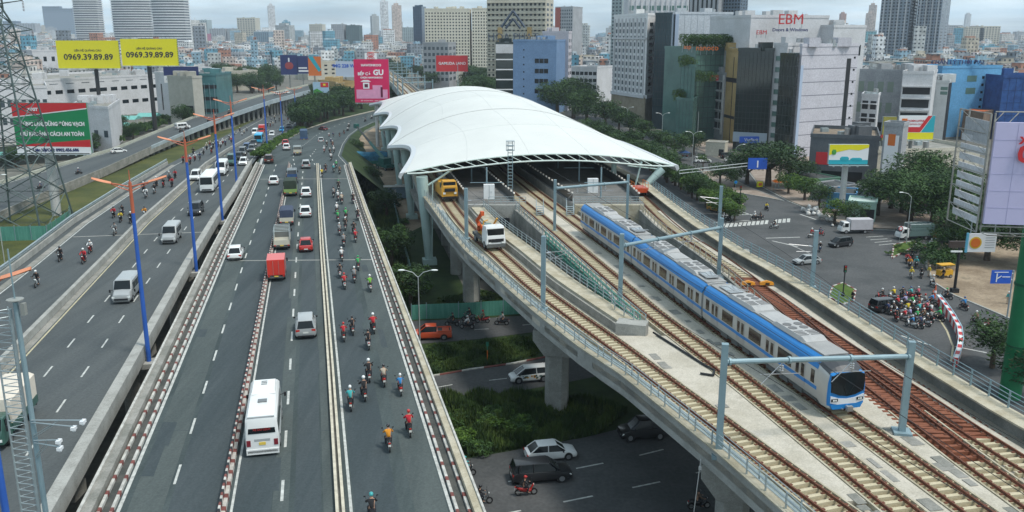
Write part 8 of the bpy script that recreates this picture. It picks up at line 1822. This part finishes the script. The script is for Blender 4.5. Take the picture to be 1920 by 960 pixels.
for (px,py,h) in ((1747,568,1.9),(1752,560,2.0)):
    p=W(px,py,0); t=thing('traffic_cone','tall slim orange marker '+('left' if px==1747 else 'right')+' at the start of the curved barrier','traffic cone',p); b=B(); b.tube((0,0,.08),(0,0,h),.28,.04,n=12); obj('cone',b,M('cone_orange',(.62,.12,.05),.5,var=0),t); b=B(); b.box((0,0,.06),(.6,.6,.1)); obj('foot',b,blk,t); b=B(); b.tube((0,0,h*.45),(0,0,h*.6),.20,.155,n=12); obj('white_band',b,wm,t)
def signal(px,py,label,h=3.6):
    p=W(px,py,.1); t=thing('traffic_light',label,'traffic light',p); b=B(); b.tube((0,0,0),(0,0,h),.09,n=8); b.box((0,0,.3),(.35,.35,.6)); obj('post',b,blk,t); b=B(); b.box((0,0,h+.45),(.36,.3,1.0)); hd=obj('signal_head',b,blk,t)
    for k,m_ in enumerate((M('signal_red_dim',(.5,.03,.02),.3,var=0),M('signal_amber_dim',(.25,.15,.02),.3,var=0),M('signal_green_dim',(.02,.15,.08),.3,var=0))): b=B(); b.tube((0,-.15,h+.78-k*.33),(0,-.18,h+.78-k*.33),.12,n=10); obj('lens',b,m_,hd)
    return t
signal(1580,556,'black traffic light post standing on the round planted island'); signal(1387,384,'black traffic light at the tip of the hedge median',3.2)
t=thing('advert_post','black billboard post with empty dark board beside the yellow cart','sign post',W(1789,548,.15)); b=B(); b.tube((0,0,0),(0,0,6.8),.2,n=10); b.box((0,0,.3),(1.0,.8,.6)); obj('post',b,blk,t); b=B(); b.bb(-1.6,1.6,-.2,.2,6.6,7.5); obj('board',b,M('board_dark_brown',(.05,.035,.03),.6,var=0),t); b=B(); b.bb(-1.4,.2,-.5,-.3,6.0,6.2); obj('lamp_bar',b,lampw,t)
t=thing('food_cart','yellow food cart parked on the dirt verge by the hedge','cart',W(1770,520,.15),.2); b=B(); b.bb(-1.1,1.1,-.5,.5,.4,1.2); obj('counter',b,M('cart_yellow',(.62,.33,.02),.5,var=.05),t); b=B(); b.bb(-1.2,1.2,-.6,.6,2.0,2.12); obj('canopy',b,M('cart_yellow',(0,0,0)),t); b=B()
for x in (-1.1,1.1):
    for y in (-.5,.5): b.tube((x,y,1.2),(x,y,2.0),.03,n=4)
obj('canopy_posts',b,steel,t); wheels(t,(-.7,.7),.55,.28,.08)
# round no-entry signs etc
def round_sign(px,py,h,label,c1,c2,r=.38,z=.1):
    p=W(px,py,z); t=thing('road_sign',label,'road sign',p,.1); b=B(); b.tube((0,0,0),(0,0,h),.04,n=6); obj('post',b,steel,t); b=B(); b.tube((0,-.05,h),(0,-.09,h),r,n=20); f=obj('disc',b,c1,t); b=B(); b.tube((0,-.09,h),(0,-.11,h),r*.68,n=18); obj('disc_centre',b,c2,f)
round_sign(1743,480,1.3,'round red-rimmed sign at the corner of the hedge',redm,wm); round_sign(1685,462,3.2,'round pink-rimmed sign beside the truck with caged bed',redm,wm); round_sign(1378,366,3.0,'round blue sign on the hedge median',tlm,blm); round_sign(1577,405,2.6,'round purple sign on the white billboard column',M('sign_purple',(.2,.12,.4),.5,var=0),M('sign_purple',(0,0,0)))
t=thing('warning_box','yellow diamond box on the paved avenue island','sign',W(1424,352,.16),.4); b=B(); b.bb(-.7,.7,-.25,.25,.2,1.5); obj('box',b,yem,t); b=B(); b.bb(-.5,.5,-.27,-.25,.5,1.2); obj('print',b,orm,t)
t=thing('kilometre_post','thin orange and green marker post in the grass by the lower street','marker post',W(914,678,0)); b=B(); b.tube((0,0,0),(0,0,1.4),.06,n=8); obj('orange_part',b,orm,t); b=B(); b.tube((0,0,1.4),(0,0,2.2),.06,n=8); b.box((0,0,2.1),(.3,.05,.5)); obj('green_part',b,M('marker_green',(.03,.20,.12),.5,var=0),t)
# rubbish heap: sacks are things one can count
rs=random.Random(8); sk=B(); sk.loft([[(math.cos(a)*r_*1.0,math.sin(a)*r_*.8,z) for a in [k*math.pi/4 for k in range(8)]] for r_,z in ((.35,0),(.5,.2),(.45,.5),(.2,.75),(.1,.85))]); skm=sk.mesh('rubbish_sack',M('white_sack',(.58,.57,.54),.8,var=.25,scale=2),True)
for k in range(34):
    px=rs.uniform(1504,1562); py=lerp(392,420,(px-1504)/58)+rs.uniform(-8,5); o=bpy.data.objects.new('rubbish_sack',skm); COL.objects.link(o); o.location=W(px,py,.15)+Vector((0,0,rs.choice((0,0,.5)))); o.rotation_euler=(rs.uniform(-.6,.6),rs.uniform(-.6,.6),rs.uniform(0,6)); s=rs.uniform(.6,1.2); o.scale=(s,s,s); tag(o,'stuffed white sack in the rubbish heap on the pavement corner','sack','sacks of the rubbish heap')
# umbrellas / red stall
for (px,py,c,lab) in ((1724,404,redm,'red parasol over a stall under the big right trees'),(1462,358,orm,'orange tarpaulin stall at the end of the sign gantry'),(1282,300,PBl,'blue cloth-covered motorbike shelter by the avenue')):
    t=thing('stall',lab,'stall',W(px,py,.15)); b=B(); b.loft([[(-1.7,-1.4,2.2),(1.7,-1.4,2.2),(1.7,1.4,2.2),(-1.7,1.4,2.2)],[(-.2,-.2,2.9),(.2,-.2,2.9),(.2,.2,2.9),(-.2,.2,2.9)]]); obj('canopy',b,c,t); b=B()
    for x in (-1.5,1.5):
        for y in (-1.2,1.2): b.tube((x,y,0),(x,y,2.2),.04,n=5)
    b.bb(-1.2,1.2,-.8,.4,.6,.8); obj('frame',b,steel,t)
# crane and blue skip by the station
cg=M('crane_dark_green',(.02,.12,.10),.5,var=.15)
p=W(722,318,0); t=thing('mobile_crane','dark green mobile crane with boom raised to the upper left beside the station','crane',p,2.2); b=B(); b.bb(-3,3,-1.2,1.2,.8,1.6); b.bb(-1.5,1.5,-1.2,1.2,1.6,3.2); obj('carrier',b,cg,t); wheels(t,(-2.2,2.2),1.2,.5,.3)
tipp=WY(668,236,p.y+22); tip=Matrix.Rotation(-2.2,3,'Z')@(tipp-p); b=B(); b.tube((0,0,2.6),Vector((0,0,2.6)).lerp(tip,.5),.55,.42,n=6); obj('boom_base',b,cg,t); b=B(); b.tube(Vector((0,0,2.6)).lerp(tip,.5),tip,.36,.25,n=6); obj('boom_tip',b,M('boom_black',(.03,.035,.03),.5,var=0),t); b=B(); b.box(tip,(1.6,1.0,1.2)); obj('boom_head',b,cg,t)
p=W(694,305,0); t=thing('blue_tarp_stack','long stack under deep blue mesh beside the mobile crane','material stack',p,.15); b=B(); b.loft([[(x,-2.6,0),(x,-2.5,2.2),(x,-1.5,3.1+.3*math.sin(x)),(x,1.5,3.0+.2*math.cos(x*2)),(x,2.5,2.2),(x,2.6,0)] for x in (-5,-3,-1,1,3,5)]); obj('mesh_cover',b,M2('blue_mesh',(.02,.12,.20),(.04,.20,.30),.8,.8),t); b=B(); b.bb(-5.4,5.4,-2.9,2.9,0,.9); obj('green_base',b,M2('green_mesh',(.02,.13,.11),(.03,.18,.14),.8,.8),t)
t=thing('container_office','small blue-grey site container in the shade beside the station columns','container',W(744,372,0),.15); b=B(); b.bb(-2.8,2.8,-1.2,1.2,.2,2.7); obj('box',b,M('container_blue_grey',(.14,.20,.24),.6,var=.2),t); b=B(); b.bb(-2.9,2.9,-1.3,1.3,2.7,2.85); obj('roof_slab',b,conc,t); b=B(); b.bb(-1,-.1,-1.23,-1.2,.3,2.3); obj('door',b,gry,t)
# ================================================= TREES
def leaf_mat(name,c1,c2,c3):
    m=M2(name,c1,c2,.6,.7,4,c3=c3,pos=(.35,.6)); return m
LM=[leaf_mat('foliage_dark',(.016,.040,.014),(.030,.066,.020),(.045,.085,.025)),leaf_mat('foliage_mid',(.028,.066,.016),(.050,.105,.022),(.075,.14,.030)),leaf_mat('foliage_bright',(.050,.105,.012),(.090,.165,.020),(.13,.21,.03))]
bark=M2('bark',(.07,.05,.035),(.12,.09,.065),2.,.95)
def crown_mesh(seed,rx,rz,zc,blobs,per,leaf,mats,flat=1.0,name='crown'):
    r=random.Random(seed); b=B()
    for k in range(blobs):
        a=r.uniform(0,2*math.pi); q=r.random()**.6*rx*.78; c=(q*math.cos(a),q*math.sin(a),zc+r.uniform(-.7,.8)*rz*(1-.5*q/rx)); br=r.uniform(.26,.44)*rx; bz=br*.75*flat
        dk=1 if r.random()<.35 else 0
        for j in range(per):
            u=r.uniform(-.7,1); th=r.uniform(0,2*math.pi); s=math.sqrt(max(0,1-u*u)); rr=r.uniform(.72,1.06)
            p=(c[0]+br*rr*s*math.cos(th),c[1]+br*rr*s*math.sin(th),c[2]+bz*rr*u); l=leaf*r.uniform(.6,1.3)
            d1=Vector((r.uniform(-1,1),r.uniform(-1,1),r.uniform(-.5,.5))).normalized()*l; d2=Vector((r.uniform(-1,1),r.uniform(-1,1),r.uniform(-.6,.6))).normalized()*l*.7
            P=Vector(p); b.add([P-d1,P+d2*.6,P+d1,P-d2*.6],[(0,1,2,3)],dk)
    return b.mesh(name,mats,fixn=False)
def trunk_mesh(seed,h,r0,spread):
    r=random.Random(seed); b=B(); b.tube((0,0,0),(0.1,0,h*.45),r0,r0*.7,n=8)
    for k in range(5): a=k*1.26+r.uniform(-.3,.3); b.tube((.1,0,h*.42),(spread*math.cos(a),spread*math.sin(a),h*r.uniform(.6,.8)),r0*.5,r0*.15,n=6)
    return b.mesh('trunk',bark)
TP={}
for nm,(rx,rz,zc,bl,pr,lf,ms,h,fl) in {'dark':(4.0,3.2,4.9,34,100,.28,(LM[0],LM[1]),7,.9),'mid':(3.7,3.0,4.3,32,100,.26,(LM[1],LM[0]),6.5,.95),'bright':(2.8,2.2,3.0,26,90,.22,(LM[2],LM[1]),4.6,1),'spread':(7.2,2.2,6.2,60,110,.30,(LM[0],LM[1]),8,.6),'big':(6.6,4.6,6.6,70,120,.32,(LM[1],LM[0]),9.5,.95),'small':(1.5,1.4,3.0,14,70,.15,(LM[1],LM[2]),4.2,1)}.items():
    TP[nm]=[(crown_mesh(hash(nm)%7+s if False else len(nm)*7+s,rx,rz,zc,bl,pr,lf,ms,fl),trunk_mesh(s,h,.09*rx+.04,rx*.5)) for s in (1,2,3)]
HB=[crown_mesh(40+s,1.3,.55,.62,12,75,.14,m_,.8,'foliage') for s,m_ in enumerate(((LM[1],LM[2]),(LM[2],LM[1]),(LM[0],LM[1])))]
rt=random.Random(21)
def tree(kind,loc,s,label,group=None,cat='tree'):
    c,tm=TP[kind][rt.randrange(3)]; t=thing('tree',label,cat,loc,rt.uniform(0,6.28),group); t.scale=(s*rt.uniform(.92,1.08),s*rt.uniform(.92,1.08),s)
    for nm,m_ in (('crown',c),('trunk',tm)): o=bpy.data.objects.new(nm,m_); COL.objects.link(o); o.parent=t
    return t
def tpx(kind,px,py,s,label,group=None,z=0.): return tree(kind,W(px,py,z),s,label,group)
# hero trees, individually
for kind,px,py,s,lab in (('spread',1440,350,1.25,'wide dark spreading tree in front of the mirrored glass blocks'),('spread',1400,345,.85,'dark flat-crowned tree left of the big spreading one'),('spread',1490,352,.8,'flat-crowned tree overlapping the white panelled office base'),('big',1745,440,1.05,'large leafy tree filling the right block above the side road'),('big',1705,418,.95,'large tree behind the truck with caged bed'),('big',1790,400,.9,'tall tree left of the LED billboard frame'),('big',1670,392,.8,'dark tree behind the mint booth'),('spread',1780,372,.75,'layered tree crown rising against the cream wall'),('big',1850,490,.85,'tree directly under the LED billboard'),('big',1800,475,.7,'tree behind the dark advert post'),('dark',1880,440,1.1,'tree behind the blue road sign'),('big',1925,500,.9,'tree at the right edge behind the green column'),('big',1720,395,1.15,'tallest tree of the right block, against the cream wall'),('big',1765,425,1.0,'tree between the parasol stall and the LED frame'),('dark',1690,400,1.2,'tree touching the totem block'),('big',1815,440,.8,'tree filling the gap left of the LED frame foot'),('dark',1645,405,1.1,'tree right of the mint booth'),
 ('bright',1565,420,1.0,'fresh green tree beside the rubbish heap'),('mid',1600,425,.7,'rounded tree behind the cab of the box truck'),('bright',1508,376,1.1,'bright green tree right of the sign gantry'),('bright',1478,364,1.0,'bright green tree at the end of the sign gantry'),('mid',1535,392,.8,'mid green tree above the rubbish heap'),('mid',1350,348,.85,'young street tree on the paved island, left'),('mid',1378,352,.75,'young street tree on the paved island, right'),('small',1318,322,1.2,'small round tree before the white off-roader'),('mid',1265,300,1.2,'street tree beside the blue shelter'),('mid',1240,288,1.1,'street tree left of the blue shelter'),('dark',1300,290,1.0,'street tree before the green glass office'),('mid',1205,268,1.2,'street tree below the glass tower'),('dark',1180,258,1.2,'street tree below the stone arcade'),('dark',1160,250,1.3,'street tree left of the stone arcade'),('big',1100,235,1.3,'large dark tree right of the roof crest'),('big',1075,222,1.6,'tallest dark tree between the white roof and the school block'),('big',1045,215,1.4,'dark tree in front of the pinkish block'),('big',1012,206,1.3,'dark tree in front of the dusty blue office'),('big',985,200,1.2,'dark tree behind the roof crest'),('dark',1135,245,1.5,'tree at the left end of the stone arcade'),
 ('spread',1330,110+150,.5,'terrace tree of the green glass office')):
    if 'terrace' in lab: continue
    tpx(kind,px,py,s,lab)
# row along the metro (right hand hedge trees)
for k in range(44):
    f=k/43; px=lerp(1095,1372,f)+rt.uniform(-6,6); py=lerp(262,418,f**1.25)+rt.uniform(-3,3); s=rt.uniform(.85,1.15)*(1 if f<.75 else .8)
    tpx(rt.choice(('dark','mid','mid','mid')) if f<.6 else rt.choice(('mid','bright','bright')),px,py,s,'tree in the leafy belt between the railway viaduct and the avenue','trees of the belt beside the railway')
for k in range(14):
    f=k/13; p=W(lerp(1296,1388,f),lerp(330,382,f),.15); o=bpy.data.objects.new('hedge_shrub',HB[1]); COL.objects.link(o); o.location=p; s=rt.uniform(1.0,1.5); o.scale=(s,s,s*1.2); o.rotation_euler[2]=rt.uniform(0,6); tag(o,'bright rounded shrub in the hedge median of the avenue','shrub','shrubs of the avenue hedge')
# wooded median
for k in range(60):
    f=k/59; i=min(rb2.n-1,int(f*(rb2.n-1))); u=rt.uniform(.15,.85); p=rb2.P(i,u); p+=Vector((rt.uniform(-2,2),rt.uniform(-4,4),0)); tree(rt.choice(('dark','mid','dark')),p,rt.uniform(.95,1.45),'bushy tree in the wooded median between the two roads','trees of the wooded median')
# dark belt behind ramp
for k in range(44):
    px=lerp(405,530,rt.random()); py=rt.uniform(150,176); tpx(rt.choice(('dark','big')),px,py,rt.uniform(.9,1.3),'dark tree in the grove behind the bend of the ramp','trees of the grove behind the ramp')
for k in range(26):
    px=lerp(585,668,rt.random()); py=rt.uniform(180,200); tpx('dark',px,py,rt.uniform(.8,1.2),'dark tree behind the poster board with the flag','trees around the poster board')
for k in range(46):
    px=rt.choice((rt.uniform(630,800),rt.uniform(880,960),rt.uniform(730,830))); py=rt.uniform(124,168); tpx('dark',px,py,rt.uniform(1.0,1.6),'distant dark tree among the houses behind the crimson board','distant trees behind the crimson board')
for k in range(36):
    px=rt.uniform(880,1000) ; py=rt.uniform(160,200); tpx('big',px,py,rt.uniform(.9,1.3),'dark tree in the wood behind the roof crest','trees of the wood behind the roof')
for k in range(30):
    px=rt.uniform(-20,300); py=rt.uniform(64,80); 
    p=W(px,max(py,76),0); tree('dark',p,rt.uniform(2.0,3.0),'distant tree of the dark belt under the left skyline','trees of the belt under the left skyline')
for k in range(40):
    px=rt.uniform(360,1900); py=rt.uniform(90,130); tpx('dark',px,py,rt.uniform(1.3,2.2),'lone distant tree among the far houses','distant trees among the far houses')
for k in range(34):
    f=k/33; p=W(lerp(150,372,f),lerp(300,216,f)-rt.uniform(3,10),0); o=bpy.data.objects.new('bush',HB[k%3]); COL.objects.link(o); o.location=p; s=rt.uniform(1.6,3.2); o.scale=(s,s,s); tag(o,'leafy bush lining the outer parapet of the ramp at left','bush','bushes along the outer side of the ramp')
for k,(x0,x1,py) in enumerate(((228,262,238),(262,300,232),(205,240,252))):
    p=W((x0+x1)/2,py,0); t=thing('canopy','teal sun canopy beside the ramp, '+('middle','farthest','nearest')[k]+' of three','canopy',p); w=(x1-x0)*.21; b=B(); b.loft([[(-w/2,-4,3.2),(-w/2,4,3.2),(w/2,4,3.2),(w/2,-4,3.2)],[(-w/2,-.3,4.4),(-w/2,.3,4.4),(w/2,.3,4.4),(w/2,-.3,4.4)]]); obj('canopy_roof',b,M('teal_awning',(.16,.42,.38),.7,var=.15),t); b=B(); [b.tube((x,y,0),(x,y,3.2),.08,n=5) for x in (-w*.45,w*.45) for y in (-3.6,3.6)]; obj('canopy_posts',b,steel,t)
for (px,py,s) in ((345,238,1.2),(250,262,.8),(170,285,.8),(225,256,1.0),(120,292,.7),(60,300,.8),(30,315,.8)): tpx('dark',px,py,s,'tree on the outer side of the ramp at left','trees on the outer side of the ramp')
# roof terrace plants of the green glass office
hG=ZT(W(1330,260,0),92)
for k in range(16):
    p=W(lerp(1282,1372,k/15),262,0); z=ZT(p,93); o=bpy.data.objects.new('rooftop_shrub',TP['small'][k%3][0]); COL.objects.link(o); o.location=(p.x,p.y+2.5,z-4.2); o.scale=(2.1,2.1,2.3); tag(o,'rooftop tree on the green glass office','shrub','rooftop trees of the green glass office')
for (px,py) in ((1278,124),(1286,122),(1294,126),(1270,188),(1278,186),(1288,190),(1306,150),(1316,152),(1330,152)):
    p=W(px,264,0); z=ZT(p,py); o=bpy.data.objects.new('terrace_shrub',TP['small'][0][0]); COL.objects.link(o); o.location=(p.x,p.y-(1.2 if px>1300 else -1.5),z-4.4); o.scale=(1.7,1.7,1.9); tag(o,'shrub on a ledge of the stepped green glass wing','shrub','ledge plants of the green glass office')
# median wedge hedge, undergrowth
for k in range(46):
    f=k/45; i=min(rb.n-1,int(f*(rb.n-1))); p=rb.P(i,rt.uniform(.2,.8)); o=bpy.data.objects.new('hedge_shrub',HB[1]); COL.objects.link(o); o.location=p; s=rt.uniform(1.1,1.7); o.scale=(s,s,s*.9); o.rotation_euler[2]=rt.uniform(0,6); tag(o,'low bright shrub in the planted wedge between the flyovers','shrub','shrubs of the planted wedge')
def scatter(name,polys,n,h,mats,label,seed,spread=.35,z=0.,blade=.05):
    r=random.Random(seed); b=B()
    def inside(x,y,P):
        c=False; j=len(P)-1
        for i in range(len(P)):
            if (P[i][1]>y)!=(P[j][1]>y) and x<(P[j][0]-P[i][0])*(y-P[i][1])/(P[j][1]-P[i][1])+P[i][0]: c=not c
            j=i
        return c
    for pix in polys:
        P=[W(x,y,z) for x,y in pix]; P2=[(p.x,p.y) for p in P]; xs=[p[0] for p in P2]; ys_=[p[1] for p in P2]; k=0; tries=0
        while k<n and tries<n*6:
            tries+=1; x,y=r.uniform(min(xs),max(xs)),r.uniform(min(ys_),max(ys_))
            if not inside(x,y,P2): continue
            k+=1; hh=h*r.uniform(.3,1.2)*(.5+abs(math.sin(x*.9+1.3*math.sin(y*.7)))); m_=0 if math.sin(x*1.3)+math.sin(y*.9+x*.4)+r.uniform(-1,1)>0 else 1
            for q in range(3):
                a=r.uniform(0,6.28); dx,dy=math.cos(a)*spread*r.uniform(.3,1),math.sin(a)*spread*r.uniform(.3,1); w=blade*r.uniform(.7,2.2)
                b.add([(x-w*math.sin(a),y+w*math.cos(a),z),(x+w*math.sin(a),y-w*math.cos(a),z),(x+dx,y+dy,z+hh)],[(0,1,2)],m_)
    me=b.mesh(name,mats,fixn=False); o=bpy.data.objects.new(name,me); COL.objects.link(o); stuff(o,label,'undergrowth'); return o
gm=M2('grass_blade_dark',(.022,.050,.012),(.045,.085,.018),.4,.9); gm2=M2('grass_blade_light',(.05,.085,.018),(.085,.13,.028),.4,.9)
scatter('undergrowth',[[(818,745),(900,742),(1040,740),(1100,755),(1180,770),(1120,815),(1000,838),(878,858),(840,800)]],9000,.8,[gm,gm2],'rank grass and weeds between the flyover edge and the lower streets',3,blade=.07)
scatter('grass',[[(800,650),(900,640),(1015,630),(1010,665),(960,680),(880,690),(806,702)]],5000,.35,[gm,gm2],'short grass strip between the two lower streets',4)
scatter('undergrowth',[[(650,300),(700,330),(745,400),(765,480),(790,560),(760,590),(735,500),(700,400),(670,340)]],9000,1.1,[gm,gm2],'wild scrub between the flyover kerb and the station columns',5,blade=.09)
scatter('grass',[[(820,560),(900,545),(980,560),(975,585),(800,596)]],2500,.3,[gm,gm2],'grass behind the green site fence',6)
for k in range(46):
    px,py=rt.choice(((840,800),(880,770),(860,830),(930,790),(960,800),(905,835),(700,345),(720,380),(742,430),(760,480),(775,540),(690,320),(735,400),(880,655),(825,770),(990,815)))
    p=W(px+rt.uniform(-14,14),py+rt.uniform(-12,12),0); o=bpy.data.objects.new('bush',HB[rt.randrange(3)]); COL.objects.link(o); o.location=p; s=rt.uniform(.6,1.35); o.scale=(s,s,s*rt.uniform(.6,1.1)); o.rotation_euler[2]=rt.uniform(0,6); tag(o,'leafy bush in the scrub below the edge of the main flyover','bush','bushes in the scrub beside the flyover')
for (px,py,s,lab) in ((735,500,.9,'scrubby tree beside the narrow pale green fence'),(770,575,.8,'dark bushy tree next to the thin grey lamp'),(725,410,.8,'scrubby tree close to the blue-grey container'),(700,345,.7,'scrubby tree in front of the blue mesh stack'),(745,470,.6,'small tree between flyover kerb and fence'),(668,290,.7,'tree at the upper end of the right kerb'),(1860,690,.8,'dark shrub-like tree at the foot of the green column'),(1905,745,.8,'dark tree right of the green column foot')): tpx('mid' if s<.8 else 'dark',px,py,s,lab)
for k in range(16):
    p=W(rt.uniform(1660,1722),rt.uniform(458,480),.16) if k<7 else W(rt.uniform(1735,1800),rt.uniform(440,505),.16); o=bpy.data.objects.new('hedge_shrub',HB[1 if k<7 else 2]); COL.objects.link(o); o.location=p; s=rt.uniform(.35,.6) if k<7 else rt.uniform(1.5,2.4); o.scale=(s,s,s); tag(o,'low shrub on the triangular island' if k<7 else 'dark shrub along the curved kerb of the side road','shrub','shrubs on the triangular island' if k<7 else 'shrubs along the side road')
# ================================================= HAZE
b=B(); b.bb(-6500,6500,-60,5200,-1.2,140.); hz=obj('haze',b,bpy.data.materials.new('haze_air')); hz['kind']='stuff'
hm=hz.data.materials[0]; hm.use_nodes=True; t_=hm.node_tree; t_.nodes.clear(); o_=N(t_,'ShaderNodeOutputMaterial'); v_=N(t_,'ShaderNodeVolumePrincipled'); v_.inputs['Color'].default_value=(.80,.90,1,1); v_.inputs['Density'].default_value=.00013; v_.inputs['Anisotropy'].default_value=.2; t_.links.new(v_.outputs[0],o_.inputs['Volume'])
